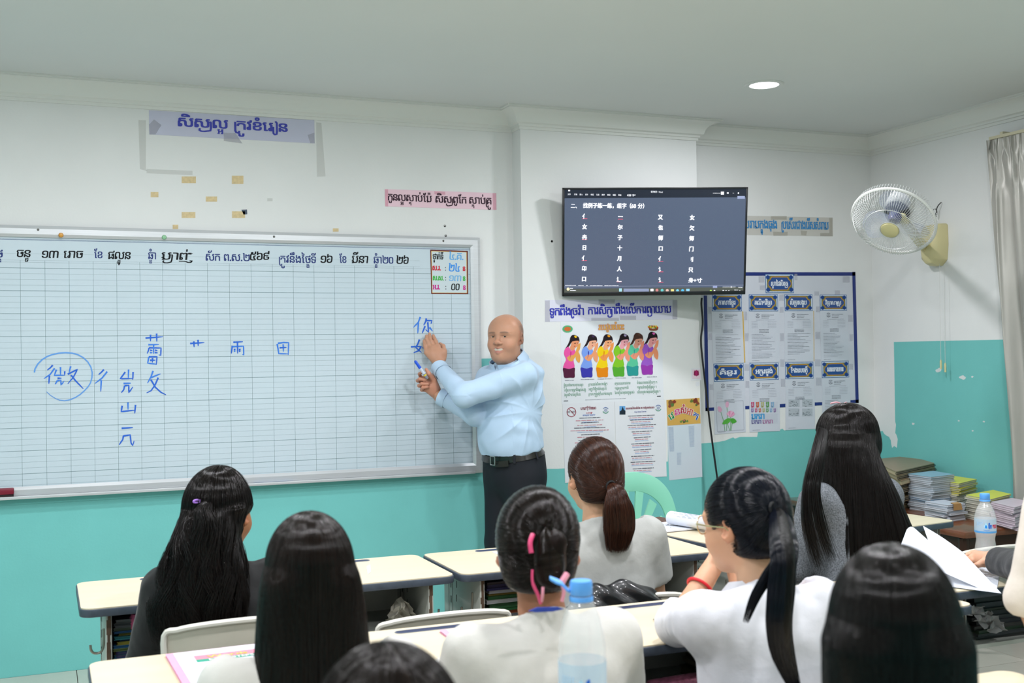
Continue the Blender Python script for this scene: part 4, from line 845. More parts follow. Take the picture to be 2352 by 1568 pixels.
# --- grey banner behind the television
s = sheet('banner', 'grey-beige paper banner with sky blue lettering, behind the television edge', 'banner', FW, [(1560, 492), (1912, 499.6), (1913, 542.5), (1560, 537)], mat('paper_greybeige', 'cbcac4', .6, noise=.02), .001)
ZG = Z(7.84, 1680, 440)
tapes(s, FW, [rq(712, 440, 996, 505, ZG), rq(755, 722, 1012, 792, ZG), [ZG(*q) for q in ((1250, 700), (1365, 708), (1345, 788), (1260, 785))], rq(1765, 470, 1822, 800, ZG), rq(1600, 745, 1765, 800, ZG)], .002, mat('brown_tape', 'c4c1b5', .4, alpha=.5))
wtext('ទុកសំរាមក្នុងធុង', FW, ZG(60, 652), ZG(832, 662), 29, '3f8cc8', .02, s); wtext('ប្រសើរជាងរើសសំរាម', FW, ZG(908, 668), ZG(1757, 682), 29, '3f8cc8', .02, s)

# --- wall fan
FN = (XR, 0, 0)
fb = at(2156, 555, 'x', XR-.05)
fan = thing('wall_fan', 'cream and white wall fan with wire cage and pull cords', 'fan', (0, 0, 0))
CREAM = mat('fan_cream', 'd8cf9e', .4); FWH = mat('fan_white', 'dcdeda', .4)
base = [at(x, y, 'x', XR) for x, y in ((2132, 500), (2176, 499), (2179, 540), (2176, 590), (2168, 606), (2158, 607), (2140, 592), (2128, 570))]
bc = np.mean(base, axis=0)
yb = [p[1] for p in base]; zb_ = [p[2] for p in base]
y0, y1, z0, z1 = bc[1]-.075, bc[1]+.075, bc[2]-.13, bc[2]+.125
M = MB(); poly = [(-.075, .115), (-.06, .125), (.06, .125), (.075, .115), (.078, .0), (.068, -.09), (.03, -.125), (-.03, -.125), (-.068, -.09), (-.078, 0)]
ring_ = lambda x, s_, dz=0: [(x, bc[1]+a*s_, bc[2]+b_*s_+dz) for a, b_ in poly]
rr = [ring_(XR-.001, 1), ring_(XR-.05, .98), ring_(XR-.085, .8, -.01), ring_(XR-.1, .55, -.015)]
v = sum(rr, []); k = len(poly); M.add(v, [(i*k+j, i*k+(j+1) % k, (i+1)*k+(j+1) % k, (i+1)*k+j) for i in range(3) for j in range(k)]+[tuple(range(3*k, 4*k))])
M.build('base', CREAM, fan, smooth=True, bevel=.004, angle=.8)
MB().lathe([(.0001, .003), (.005, .003), (.006, 0)], 12, M=Matrix.Translation(Vector(at(2144, 588, 'x', XR-.07))) @ Matrix.Rotation(-PI/2, 4, 'Y')).build('screw', mat('screw_dark', '6a6a66'), fan)
# head: axis from hub
dep = 5.9
hub = atd(2033, 534, 5.78); rim = atd(2053, 528, 5.92)
gc = atd(2052, 508, 5.92)
axis = -(CR*.30)-(CU*.36)-(CF*.80); 
axis = -(CR*.452)-(CU*.696)-(CF*.559); axis /= np.linalg.norm(axis)
a1 = np.cross(axis, [0, 0, 1.]); a1 /= np.linalg.norm(a1); a2 = np.cross(axis, a1)
FM = Matrix(((a1[0], a2[0], axis[0], gc[0]), (a1[1], a2[1], axis[1], gc[1]), (a1[2], a2[2], axis[2], gc[2]), (0, 0, 0, 1)))
RG = .212
T3 = lambda x, y, z: np.array(FM @ Vector((x, y, z)))
M = MB(); NW = 90
WIRE = mat('fan_wire', 'd9dcda', .35, metal=.2)
def wires(M, prof_, n_, r, tw=0):
    for k in range(n_):
        M.tube([T3(q[0]*math.cos(2*PI*k/n_+tw*q[0]), q[0]*math.sin(2*PI*k/n_+tw*q[0]), q[1]) for q in prof_], r, 4, caps=False)
wires(M, [(.048, .07), (.1, .073), (.155, .062), (.195, .038), (RG, .006)], NW, .0011)
M.build('front_grille_wires', WIRE, fan, kind='stuff')
M = MB(); wires(M, [(.05, -.075), (.12, -.085), (.18, -.072), (.213, -.04), (RG+.001, -.004)], NW, .0011, 2.2); M.build('rear_grille_wires', WIRE, fan, kind='stuff')
M = MB()
for r, z in ((.13, .07), (.05, .071)): M.tube([T3(r*math.cos(t), r*math.sin(t), z) for t in np.linspace(0, 2*PI, 41)], .0018, 5, caps=False)
M.tube([T3(.15*math.cos(t), .15*math.sin(t), -.08) for t in np.linspace(0, 2*PI, 41)], .0016, 5, caps=False)
M.build('grille_hoop', WIRE, fan, smooth=True)
MB().tube([T3(RG*math.cos(t), RG*math.sin(t), 0) for t in np.linspace(0, 2*PI, 61)], .0085, 8, caps=False).build('rim', FWH, fan, smooth=True)
MB().lathe([(.0001, .084), (.03, .083), (.044, .078), (.048, .068)], 32, M=FM).build('centre_cap', mat('fan_cap', 'd2ca96', .35), fan, smooth=True)
text('TOKAI', T3(.022, .0, .0685), -a1, -a2, .034, .011, .02, '44443c', fan, 'cap_lettering', .0004) if False else None
M = MB()
for k in range(3):
    v = []; f = []
    for i in range(9):
        for j in range(7):
            r = .03+.16*i/8; w_ = .25+.75*math.sin(PI*min(i/8*.9+.1, 1)); an = 2*PI*k/3+(j/6-.5)*1.35*w_+.35*i/8
            v.append(T3(r*math.cos(an), r*math.sin(an), -.02+(j/6-.5)*.045*(1-.3*i/8)))
    f = [(i*7+j, i*7+j+1, (i+1)*7+j+1, (i+1)*7+j) for i in range(8) for j in range(6)]
    B_ = MB(); B_.add(v, f); B_.build('blade', mat('fan_blade', 'b9c4ea', .15, alpha=.35, spec=.7), fan, smooth=True)
MB().lathe([(.0001, .005), (.022, .004), (.032, -.01), (.034, -.045), (.03, -.05)], 24, M=FM).build('blade_hub', mat('fan_hub', '5a5c84', .2), fan, smooth=True)
MB().lathe([(.03, -.05), (.062, -.055), (.066, -.085), (.05, -.09)], 24, M=FM).build('motor_front', mat('fan_motor', '4a4c52', .4), fan, smooth=True)
MB().lathe([(.05, -.08), (.07, -.095), (.074, -.13), (.068, -.175), (.045, -.205), (.0001, -.21)], 28, M=FM).build('motor_housing', FWH, fan, smooth=True)
mh = T3(0, 0, -.13); MB().tube(smooth_path([mh, mh-np.array([0, 0, .06])+np.array([.03, 0, -.02]), (XR-.13, bc[1], bc[2]-.0), (XR-.085, bc[1], bc[2]-.02)]), .028, 14).build('neck', CREAM, fan, smooth=True)
for k, (xp, ye) in enumerate(((2160, 826), (2170, 833))):
    a = at(xp-2, 606, 'x', XR-.05); e = at(xp+1, ye, 'x', XR-.05)
    MB().tube([a, (a+e)/2+np.array([0, 0, 0]), e], .0011, 5).build('pull_cord', mat('cord_white', 'd5d6d2', .6), fan)
    e2 = e-np.array([0, 0, .055]); MB().tube([e, e-np.array([0, 0, .01]), e2], [.0035, .0058, .006], 10).build('cord_pull', CREAM, fan, smooth=True)
a = at(2144, 499, 'x', XR-.03)
MB().tube(smooth_path([a, a+np.array([0, .01, .03]), a+np.array([0, -.012, .05]), a+np.array([0, -.03, .03]), a+np.array([0, -.02, -.005])]), .002, 6).tube(smooth_path([a+np.array([0, -.015, 0]), a+np.array([0, -.025, .04]), a+np.array([0, -.04, .065]), a+np.array([.02, -.045, .085])]), .003, 6).build('supply_wire', mat('cable_black', '141416'), fan, smooth=True)

# --- peeled paint chips on the right wall
for k, (lab, px, py, r) in enumerate([('white paint chip under the fan pull cords', 2156, 850, 7), ('wide white paint chip right of the fan cords', 2211, 866, 7), ('small white paint chip near the curtain', 2233, 865, 3), ('white paint chip above the book stacks', 2097, 973, 4), ('white paint chip near the curtain edge, low', 2260, 968, 3), ('small white chip high above the yellow books', 2202, 966, 2.5), ('tiny white chip right of the stacked books', 2234, 989, 2.5)]):
    r_ = random.Random(k+4); q = [(px+r*(1+r_.uniform(-.35, .3))*math.cos(t), py+r*.7*(1+r_.uniform(-.4, .3))*math.sin(t)) for t in np.linspace(0, 2*PI, 9, endpoint=False)]
    sheet('paint_chip', lab, 'paint chip', RW, q, mat('chip_white', 'dfe6e6', .7), .0006, th=.0004)

# --- curtain
cur = thing('curtain', 'tall silver-grey pleated curtain hanging at the right edge', 'curtain', (0, 0, 0))
t0 = at(2271, 322, 'x', XR-.08); zt0 = t0[2]; ys = t0[1]
NU, NV = 300, 46; v = []; 
for j in range(NV):
    tt = j/(NV-1); zc = zt0-(zt0-.06)*tt
    for i in range(NU):
        u = i/(NU-1); ln = 1.15
        y = ys-ln*u-.055*u*0
        # the side edge swings towards the camera lower down
        dy = -.105*math.sin(min(tt*1.25, 1)*PI/2)**1.6*(1-u*.3)
        if tt < .04: amp = .006+.02*abs(math.sin(tt*40)); fr = 62
        else: amp = .012+.03*min((tt-.04)*2.5, 1); fr = 24
        ph = u*ln*fr*2; ph2 = ph+1.3*math.sin(tt*3+u*9)+.8*math.sin(u*17)
        x = XR-.09+amp*math.sin(ph2)*(.7+.3*math.sin(u*11+2))+.006*math.sin(ph2*2.3+tt*6)
        if .055 < tt < .09: x += .010*math.sin(u*ln*130)
        v.append((x, y+dy+.008*math.cos(ph2), zc))
f = [(j*NU+i, j*NU+i+1, (j+1)*NU+i+1, (j+1)*NU+i) for j in range(NV-1) for i in range(NU-1)]
M = MB(); M.add(v, f); M.build('cloth', mat('curtain_silver', 'b4b2ab', .38, metal=.25, noise=.05, nscale=30, sheen=.3, stretch=(1, 1, .1)), cur, smooth=True, angle=3)
MB().box((XR-.1, ys-1.3, zt0-.004), (XR-.06, ys-.02, zt0+.012)).build('rail', mat('rail_cream', 'cfc9ae', .5), cur)
for k in range(4): MB().box((XR-.1, ys-.12-.28*k, zt0+.012), (XR-.001, ys-.1-.28*k, zt0+.026)).build('bracket', mat('rail_cream', 'cfc9ae', .5), cur)
# ============================================================ furniture
LAM = mat('laminate_cream', 'dccfb2', .32, noise=.035, nscale=5, stretch=(.35, 4, 1), spec=.5)
EDGE = mat('desk_edge_grey', '434c58', .45, noise=.15, nscale=40)
STEEL = mat('desk_steel_white', 'bcc0b8', .45, noise=.04, nscale=10)
RAW = mat('desk_raw_board', '5d4a3c', .9, noise=.25, nscale=40)
GRV = mat('pen_groove_blue', '20284c', .35)
def desk(name_lab, x, y, ln=1.2, dp=.46, rz=0, top=.75, left_panel=True):
    t = thing('student_desk', name_lab, 'desk', (x, y, 0), rz, 'student desks')
    M = MB(); M.prism(rrect(.004, .004, ln-.004, dp-.004, .035), .004, Matrix.Translation((0, 0, top-.004))); M.build('desk_top', LAM, t)
    M = MB(); M.prism(rrect(0, 0, ln, dp, .038), .024, Matrix.Translation((0, 0, top-.0275))); M.build('edge_band', EDGE, t, bevel=.003)
    for gx in (.205, .78):
        M = MB(); M.prism(rrect(gx, dp-.062, gx+.225, dp-.032, .0148, 6), .0016, Matrix.Translation((0, 0, top-.0006))); M.build('pen_groove', GRV, t)
        v = []; q = rrect(gx-.002, dp-.064, gx+.227, dp-.03, .0168, 6); p_ = rrect(gx+.001, dp-.061, gx+.224, dp-.033, .0139, 6); n_ = len(q)
        M = MB(); M.add([(a, b_, top+.0012) for a, b_ in q]+[(a, b_, top+.0012) for a, b_ in p_]+[(a, b_, top-.001) for a, b_ in q], [(i, (i+1) % n_, n_+(i+1) % n_, n_+i) for i in range(n_)]+[(i, 2*n_+i, 2*n_+(i+1) % n_, (i+1) % n_) for i in range(n_)]); M.build('groove_rim', mat('groove_rim_grey', '6f7683', .3), t)
    for sx in (0, 1):
        x0 = .075 if sx == 0 else ln-.093
        M = MB(); M.box((x0, .03, .3), (x0+.018, dp-.05, top-.028)); M.build('side_panel', STEEL, t, bevel=.002)
        r = random.Random(int(x*100)+sx); e = MB()
        pts = [(.3+.0225*k*1.0) for k in range(20)]
        for k in range(19):
            w_ = r.uniform(.004, .011); e.box((x0+.002+r.uniform(0, .004), .0285, pts[k]), (x0+.0165-r.uniform(0, .005), .0302, min(pts[k+1], top-.03)))
        e.build('chipped_edge', RAW, t)
        M = MB()
        for k in range(5): M.box((x0-.0008, dp-.13, .42+.055*k), (x0+.0188, dp-.124, .445+.055*k))
        for k in range(2): M.box((x0-.0008, dp-.19, .6+.05*k), (x0+.0188, dp-.186, .625+.05*k))
        M.box((x0-.0006, dp-.105, .3), (x0+.0186, dp-.103, top-.03)); M.box((x0-.0006, dp-.145, .3), (x0+.0186, dp-.143, top-.03))
        M.build('slots', mat('slot_dark', '24262a', .8), t)
        M = MB(); M.box((x0-.006, dp*.5-.03, .035), (x0+.024, dp*.5+.03, .4)); M.build('leg', STEEL, t, bevel=.004)
        M = MB(); M.box((x0-.01, .0, .0), (x0+.028, dp, .036)); M.build('foot', STEEL, t, bevel=.006)
        sg = -1 if sx == 0 else 1; hx = x0 if sx == 0 else x0+.018
        MB().tube(smooth_path([(hx+sg*.002, .1, .665), (hx+sg*.004, .1, .615), (hx+sg*.012, .1, .594), (hx+sg*.03, .1, .592), (hx+sg*.04, .1, .602), (hx+sg*.042, .1, .618)]), [.004]*31, 8).build('bag_hook', mat('hook_metal', '8d8a80', .35, metal=.7), t, smooth=True)
    M = MB(); M.box((.093, .035, .555), (ln-.093, dp-.052, .567)); M.build('shelf', STEEL, t)
    M = MB(); M.box((.093, dp-.06, .2), (ln-.093, dp-.052, .26)); M.build('crossbar', STEEL, t)
    M = MB(); M.box((.093, dp-.064, .53), (ln-.093, dp-.052, top-.028)); M.build('back_panel', STEEL, t)
    M = MB(); M.box((ln/2-.006, .06, .567), (ln/2+.006, dp-.064, top-.028)); M.build('divider', STEEL, t)
    return t
desk('cream desk at the front left, with books and a pink tumbler in its shelf', .095, -2.26)
desk('cream desk in the front row, right of the left desk, books filling its shelf', 1.312, -2.265, ln=1.02)
desk('cream desk standing slightly turned in front of the notice board', 2.41, -2.265, ln=1.26, dp=.5, rz=math.radians(8.4))
desk('cream desk in the second row at the left, pink-edged books on top', .095, -3.36)
desk('cream desk in the second row, with keys lying on it', 1.312, -3.36)
desk('cream desk at the right edge, under the papers and the writing hand', 2.56, -3.2)
desk('cream desk at the bottom edge, under the big bottle', .87, -4.36)
desk('cream desk behind, at the bottom left', -.36, -4.36)
# chairs
CHP = mat('chair_beige_plastic', 'cdc8b9', .45, noise=.03, nscale=20)
def chair(lab, x, y, top=.72, rz=0):
    t = thing('student_chair', lab, 'chair', (x, y, 0), rz, 'beige student chairs')
    # backrest: curved panel with a rolled rim, local +y faces the desk
    nx, nz = 15, 8; v = []
    for s_ in (0, 1):
        for j in range(nz):
            w_ = j/(nz-1); z = .47+(top-.012-.47)*w_
            for i in range(nx):
                u = -1+2*i/(nx-1); zz_ = z+(.018*(1-u*u) if j == nz-1 else 0)-(.012*(u**8) if j == nz-1 else 0)
                v.append((.205*u*(1-.06*(1-w_)), -.2-.035*w_+.045*u*u*.9+(.008 if s_ else 0)-.0, zz_))
    o = nx*nz; f = [(j*nx+i, j*nx+i+1, (j+1)*nx+i+1, (j+1)*nx+i) for j in range(nz-1) for i in range(nx-1)]
    f += [tuple(o+k for k in q[::-1]) for q in f]
    f += [(i, i+1, o+i+1, o+i) for i in range(nx-1)]+[((nz-1)*nx+i, (nz-1)*nx+i+1, o+(nz-1)*nx+i+1, o+(nz-1)*nx+i) for i in range(nx-1)]+[(j*nx, (j+1)*nx, o+(j+1)*nx, o+j*nx) for j in range(nz-1)]+[(j*nx+nx-1, (j+1)*nx+nx-1, o+(j+1)*nx+nx-1, o+j*nx+nx-1) for j in range(nz-1)]
    M = MB(); M.add(v, f); M.build('backrest', CHP, t, smooth=True, angle=.9)
    rim = [(-.198, -.172, .56), (-.203, -.19, .64)]+[(.206*u, -.236+.041*u*u, top-.008+.018*(1-u*u)-.012*u**8) for u in np.linspace(-1, 1, 13)]+[(.203, -.19, .64), (.198, -.172, .56)]
    MB().tube(smooth_path(rim, 4), .0085, 8).build('backrest_rim', mat('chair_rim', 'dcd9cf', .4), t, smooth=True)
    M = MB(); M.prism(rrect(-.205, -.19, .205, .2, .05), .018, Matrix.Translation((0, 0, .425))); M.build('seat', CHP, t, bevel=.006)
    LG = mat('chair_tube_grey', '8f9397', .35, metal=.5)
    for sx in (-1, 1):
        MB().tube([(sx*.17, -.17, .6), (sx*.18, -.16, .43), (sx*.19, -.21, .0)], .0105, 8).build('leg', LG, t, smooth=True)
        MB().tube([(sx*.17, .15, .43), (sx*.19, .19, .0)], .0105, 8).build('leg', LG, t, smooth=True)
    MB().tube([(-.18, .16, .25), (.18, .16, .25)], .008, 8).build('stretcher', LG, t, smooth=True)
    return t
chair('beige chair behind the girl with long wavy black hair', .505, -2.49, .765)
chair('beige chair with nobody on it, behind the first row between two girls', 1.105, -2.49, .722)
chair('beige chair with a black jacket over its back', 1.73, -2.49, .715)
chair('white-rimmed chair standing empty between the right desks', 3.47, -2.28, .705)
chair('beige chair of the girl with the straight long black hair', .5, -3.64, .66)
chair('beige chair of the girl with the pink hair claw', 1.03, -3.64, .66)
chair('beige chair of the girl with glasses and black ponytail', 1.64, -3.64, .66)
chair('beige chair at the bottom right corner of the room view', 2.35, -3.8, .68)
# brown teacher's table
TB = mat('wood_redbrown', '5e3428', .45, noise=.2, nscale=14, stretch=(.3, 3, 3))
t = thing('teacher_table', 'small reddish brown wooden stand behind the turned cream desk', 'table', (2.328, -1.745, 0), math.radians(8.4))
MB().box((0, 0, .722), (.32, .34, .748)).build('table_top', TB, t, bevel=.003); MB().box((.015, .02, .3), (.3, .036, .722)).box((.015, .02, .3), (.03, .32, .722)).build('front_panel', TB, t)
for a, b_ in ((.03, .04), (.26, .04), (.03, .28), (.26, .28)): MB().box((a, b_, 0), (a+.04, b_+.04, .722)).build('leg', TB, t, bevel=.002)
# green armchair
GRN = mat('green_plastic', '8fd6bb', .3, spec=.5, coat=.2)
t = thing('plastic_armchair', 'pale green plastic armchair with fan-shaped slots, against the pillar', 'chair', (2.745, -1.08, 0))
def gp(a, z, y=0): return (a, .18-.03*math.sin(z*3)+y+.05*0, z)
arch = [(-.235, .42), (-.245, .58), (-.24, .68), (-.21, .78), (-.15, .85), (-.07, .885), (0, .893), (.07, .885), (.15, .85), (.21, .78), (.24, .68), (.245, .58), (.235, .42)]
inner = [(-.175, .44), (-.185, .58), (-.178, .66), (-.155, .72), (-.11, .765), (-.055, .79), (0, .795), (.055, .79), (.11, .765), (.155, .72), (.178, .66), (.185, .58), (.175, .44)]
yb_ = lambda a, z: .22+.10*(z-.42)-.28*a*a
def strip(M, A, B, th=.012):
    k = len(A); v = [(a, yb_(a, z), z) for a, z in A]+[(a, yb_(a, z), z) for a, z in B]; v += [(x_, y_+th, z_) for x_, y_, z_ in v]
    f = [(i, i+1, k+i+1, k+i) for i in range(k-1)]; f += [tuple(2*k+q for q in w_[::-1]) for w_ in f]+[(i, i+1, 2*k+i+1, 2*k+i) for i in range(k-1)]+[(k+i, k+i+1, 3*k+i+1, 3*k+i) for i in range(k-1)]+[(0, k, 3*k, 2*k), (k-1, 2*k-1, 4*k-1, 3*k-1)]; M.add(v, f)
def rs(P, n_=6): return [tuple(q) for q in smooth_path([(a, z, 0) for a, z in P], n_)]
M = MB(); A = [(a, z) for a, z, _ in rs(arch)]; B = [(a, z) for a, z, _ in rs(inner)]; strip(M, A, B)
M.build('back_arch', GRN, t, smooth=True, bevel=.003, angle=.8)
for k, an in enumerate((-62, -38, -13, 13, 38, 62)):
    r_ = math.radians(an); e = (.19*math.sin(r_)*1.0, .5+.29*math.cos(r_)+.01); s_ = (.018*math.sin(r_*.9), .47); w0, w1 = .009, .022
    mid = ((e[0]*.5+s_[0]*.5)*.8, (e[1]+s_[1])/2)
    P = [s_, mid, e]; A = []; B = []
    for (a, z), w_ in zip(P, (w0, (w0+w1)/2, w1)): A.append((a-w_*math.cos(r_), z+w_*math.sin(r_))); B.append((a+w_*math.cos(r_), z-w_*math.sin(r_)))
    M = MB(); strip(M, [(a, z) for a, z, _ in rs(A, 4)], [(a, z) for a, z, _ in rs(B, 4)]); M.build('back_slat', GRN, t, smooth=True, angle=.8)
M = MB(); M.prism(rrect(-.22, -.22, .22, .24, .06), .02, Matrix.Translation((0, 0, .415))); M.build('seat', GRN, t, bevel=.006)
for sx in (-1, 1):
    M = MB(); M.tube(smooth_path([(sx*.24, yb_(.24, .64), .64), (sx*.265, .1, .645), (sx*.27, -.1, .635), (sx*.265, -.2, .6), (sx*.25, -.22, .42)]), .017, 8); M.build('armrest', GRN, t, smooth=True)
    for sy in (-.2, .22): M = MB(); M.tube([(sx*.215, sy, .42), (sx*.25, sy*1.15, 0)], [.028, .018], 8); M.build('leg', GRN, t, smooth=True)
# low wooden table with books in the corner
tz = .6
LT_ = thing('side_table', 'low dark wooden table in the corner under the book stacks', 'table', (4.14, -1.62, 0))
MB().box((0, 0, tz-.035), (.68, 1.5, tz)).build('table_top', mat('wood_dark_varnish', '6e4129', .25, noise=.2, nscale=10, coat=.4), LT_, bevel=.012)
MB().box((.04, .04, tz-.12), (.64, 1.46, tz-.035)).build('apron', mat('wood_dark', '3c2418', .4, noise=.2), LT_)
for a in (.05, .6):
    for b_ in (.06, 1.38): MB().tube([(a, b_, 0), (a, b_, tz-.04)], [.018, .028], 10).build('leg', mat('wood_dark', '3c2418'), LT_)
BOOKM = {}
def bookmat(c): return mat('cover_'+c, c, .4, noise=.03, nscale=30, spec=.5)
PG = mat('book_pages', 'd9d8d2', .8, noise=.06, nscale=120, stretch=(1, 1, 14))
def slab_book(name, lab, q, z0, th, cov, cat='book', group=None, pages=PG, spiral=None, soft=True):
    """q: 4 world xy corners"""
    t = thing(name, lab, cat, (q[0][0], q[0][1], z0), 0, group); o = np.array(q[0]); q = [np.array(p)-o for p in q]; c = sum(q)/4
    M = MB()
    ins = [c+(p-c)*.975 for p in q]; k = .0011
    M.prism([tuple(p) for p in ins], th-2*k, Matrix.Translation((0, 0, k))); M.build('pages', pages, t)
    M = MB(); M.prism([tuple(p) for p in q], k); M.prism([tuple(p) for p in q], k, Matrix.Translation((0, 0, th-k)))
    M.build('cover', bookmat(cov), t)
    if spiral is not None:
        a, b_ = q[spiral], q[(spiral+1) % 4]; M = MB(); L = np.linalg.norm(b_-a); n_ = int(L/.0095); d = (b_-a)/L; nn_ = np.array([-d[1], d[0]])
        for i in range(n_):
            p = a+d*(L*(i+.5)/n_); M.tube([(p[0]+nn_[0]*.5*0+(nn_*(.006*math.cos(t_)))[0], p[1]+(nn_*(.006*math.cos(t_)))[1], th/2+(.0062)*math.sin(t_)) for t_ in np.linspace(0, 2*PI, 9)], .0011, 4, caps=False)
        M.build('spiral_binding', mat('spiral_black', '1d1e20', .4), t, kind='stuff')
    return t
ORD = ['lowest', 'second', 'third', 'fourth', 'fifth', 'sixth', 'seventh', 'eighth', 'ninth', 'tenth', 'eleventh', 'twelfth', 'thirteenth', 'fourteenth', 'fifteenth', 'sixteenth', 'seventeenth', 'eighteenth', 'nineteenth', 'twentieth']
def olab(i, rest, up=True): return ('lowest ' if i == 0 else ORD[i]+' ')+rest+('' if i == 0 else ', counted from below')
def cname(c):
    r, g, b_ = [int(c[i:i+2], 16) for i in (0, 2, 4)]; mx = max(r, g, b_); mn = min(r, g, b_)
    if mx-mn < 28: return 'white' if mx > 170 else 'grey' if mx > 85 else 'dark grey'
    d = 'dark ' if mx < 110 else ''
    if b_ == mx and r < g+20: return d+'blue'
    if g == mx: return d+('olive' if r > mx*.8 else 'green')
    return d+('yellow' if g > r*.85 else 'ochre' if g > r*.7 else 'brown')
def bstack(corners, T, base, n_, covs, lab, grp, jit=.006, rot=.06, pages=PG, spiral=False, cat='exercise book', name='exercise_book', toplab=None, seed=0):
    q = [at(px, py, 'z', T)[:2] for px, py in corners]; r = random.Random(seed); th = (T-base)/n_; c = sum(q)/4
    q0 = q[:]
    e1 = q[1]-q[0]; e2 = q[3]-q[0]
    for i in range(n_):
        a = r.uniform(-rot, rot); dx = r.uniform(-jit, jit); dy = r.uniform(-jit, jit); R2 = np.array([[math.cos(a), -math.sin(a)], [math.sin(a), math.cos(a)]])
        qq = [c+R2@(p-c)+np.array([dx, dy]) for p in q]
        top_ = i == n_-1
        if top_: qq = q
        lb = (toplab if top_ and toplab else olab(i, lab))
        slab_book(name, lb, qq, base+i*th+.0002, th-.0004, covs[i % len(covs)] if not isinstance(covs, dict) else covs.get(i, covs['x']), cat, grp if not (top_ and toplab) else None, pages, spiral=(0 if (i*7) % 3 else 2) if spiral else None)
pgc = mat('pages_cream', 'cdbf9b', .8, noise=.1, nscale=100, stretch=(1, 1, 12)); pgw = mat('pages_bluewhite', 'cdd3da', .8, noise=.08, nscale=150, stretch=(1, 1, 20)); pgp = mat('pages_pinkish', 'd8ccd4', .8, noise=.08, nscale=150, stretch=(1, 1, 20)); pgy = mat('pages_pale', 'cccabc', .8, noise=.08, nscale=150, stretch=(1, 1, 20))
bstack([(2058, 1083), (2147, 1063), (2087, 1046), (2000, 1055)], .82, tz, 9, ['8f7a5e'], 'spiral notebook of the tall brown stack', 'brown spiral notebooks', pages=pgc, spiral=True, cat='notebook', name='spiral_notebook', toplab='brown spiral notebook lying on top of the tall stack', seed=1)
bstack([(2139, 1095), (2193, 1089), (2144, 1080.6), (2083, 1087.5)], .795, tz, 20, {'x': 'b9c4cc', 5: '3c7ea8', 6: '3c7ea8', 19: '8fb6cc', 12: '9ab4c4'}, 'book of the blue-white stack beside the spiral notebooks', 'blue-white exercise books', pages=pgw, toplab='pale blue exercise book lying on top of its stack', seed=2)
bstack([(2202, 1110), (2244, 1100), (2193, 1092.6), (2141, 1100)], .755, tz, 16, {'x': 'c9c9bd', 10: 'dcd428', 11: 'dcd428', 12: 'dcd428', 13: 'dcd428', 9: 'dcd428', 15: 'dfe04a'}, 'book of the yellow-topped stack against the wall', 'yellow and pale exercise books', pages=pgy, toplab='yellow exercise book on top of the middle stack', seed=3)
bstack([(2276, 1146), (2323, 1134), (2281, 1124.5), (2218, 1136)], .722, tz, 12, {'x': 'cdccc0', 11: 'dbe04a'}, 'book of the pale stack behind the small bottle', 'pale exercise books', pages=pgy, toplab='yellow-green exercise book on top behind the small bottle', seed=4)
bstack([(2177, 1160), (2218, 1155), (2167, 1147), (2124, 1151)], .686, tz, 8, {'x': 'c3cad4', 7: 'c9d2e0'}, 'book of the low white front stack', 'white exercise books, low stack', pages=pgw, jit=.01, rot=.12, toplab='white exercise book on top of the low front stack', seed=5)
bstack([(2330, 1165), (2372, 1152), (2325, 1143), (2276, 1152)], .715, tz, 12, {'x': 'd0c3ce'}, 'book of the pinkish stack beside the curtain', 'pinkish exercise books', pages=pgp, jit=.008, toplab='pale exercise book on top of the stack beside the curtain', seed=6)
q = [at(*p, 'z', .687) for p in ((2190, 1158.5), (2208, 1156.5), (2200, 1153), (2182, 1155))]
M = MB(); M.add([p+np.array([0, 0, .002]) for p in q]+[q[0]-np.array([.004, .004, .03]), q[1]+np.array([.004, -.004, -.03])], [(0, 1, 2, 3), (4, 5, 1, 0)]); tag(M.build('paper_band', mat('kraft_brown', 'b08855', .7), None), 'brown paper band around the low front stack of books', 'paper band')

# books inside the desk shelves
def shelf_books(x0, x1, y0, z0, cols_, lab, grp, seed, th=.009):
    r = random.Random(seed); z = z0
    for i, c in enumerate(cols_):
        t_ = th*r.uniform(.6, 1.5); a = r.uniform(0, .02); b_ = x1-r.uniform(0, .03)
        slab_book('textbook', olab(i, cname(c)+' '+lab), [(x0+a, y0+r.uniform(0, .02)), (b_, y0+r.uniform(0, .02)), (b_, y0+.26), (x0+a, y0+.26)], z, t_, c, 'book', grp, bookmat(c)); z += t_+.0006
shelf_books(.19, .46, -2.215, .5685, ['3a3d66', '2c5f7a', '8a8a34', '2c6a8a', '5a6a3a', '2a5e86', '9a9038', '3a5a7a', '2a6a70', '8a7a2a', '2c5a8a', '3f4a3a', '5a5d60', '35383c', '6a6c6e'], 'flat textbook in the shelf of the front left desk', 'textbooks in the front left desk', 11, .0092)
shelf_books(.47, .68, -2.215, .672, ['8a8038', '3a5a7a', '2f6a8a', '77787a', '5c5e60'], 'flat textbook above the orange box in the front left desk', 'textbooks right part of the front left desk', 12)
shelf_books(1.42, 1.66, -2.21, .5685, ['2c5a34', '86888c', '8a4a2a', '2c5a34', '345a3a', 'b8bcc0', '2c5a34', '8a7a3a', 'a0a4aa', '2a2c56', '2a2c56', '3a3a44'], 'flat textbook in the shelf of the second front desk', 'textbooks in the second front desk', 13, .0105)
shelf_books(2.72, 3.0, -3.14, .5685, ['3c3a38', '46484a', '3a4a3a', '3c3a38', '2a2c30', '4a4c4e', '303438', '3a4038', '40444a', '36383a'], 'dark textbook in the shelf of the right desk', 'textbooks in the right desk', 14, .0125)
shelf_books(1.7, 1.9, -3.3, .5685, ['6a5c4c', '4a443c', '847868', '524a40', '90887a'], 'worn book in the shelf of the second row desk', 'books in the second row desk', 15, .016)
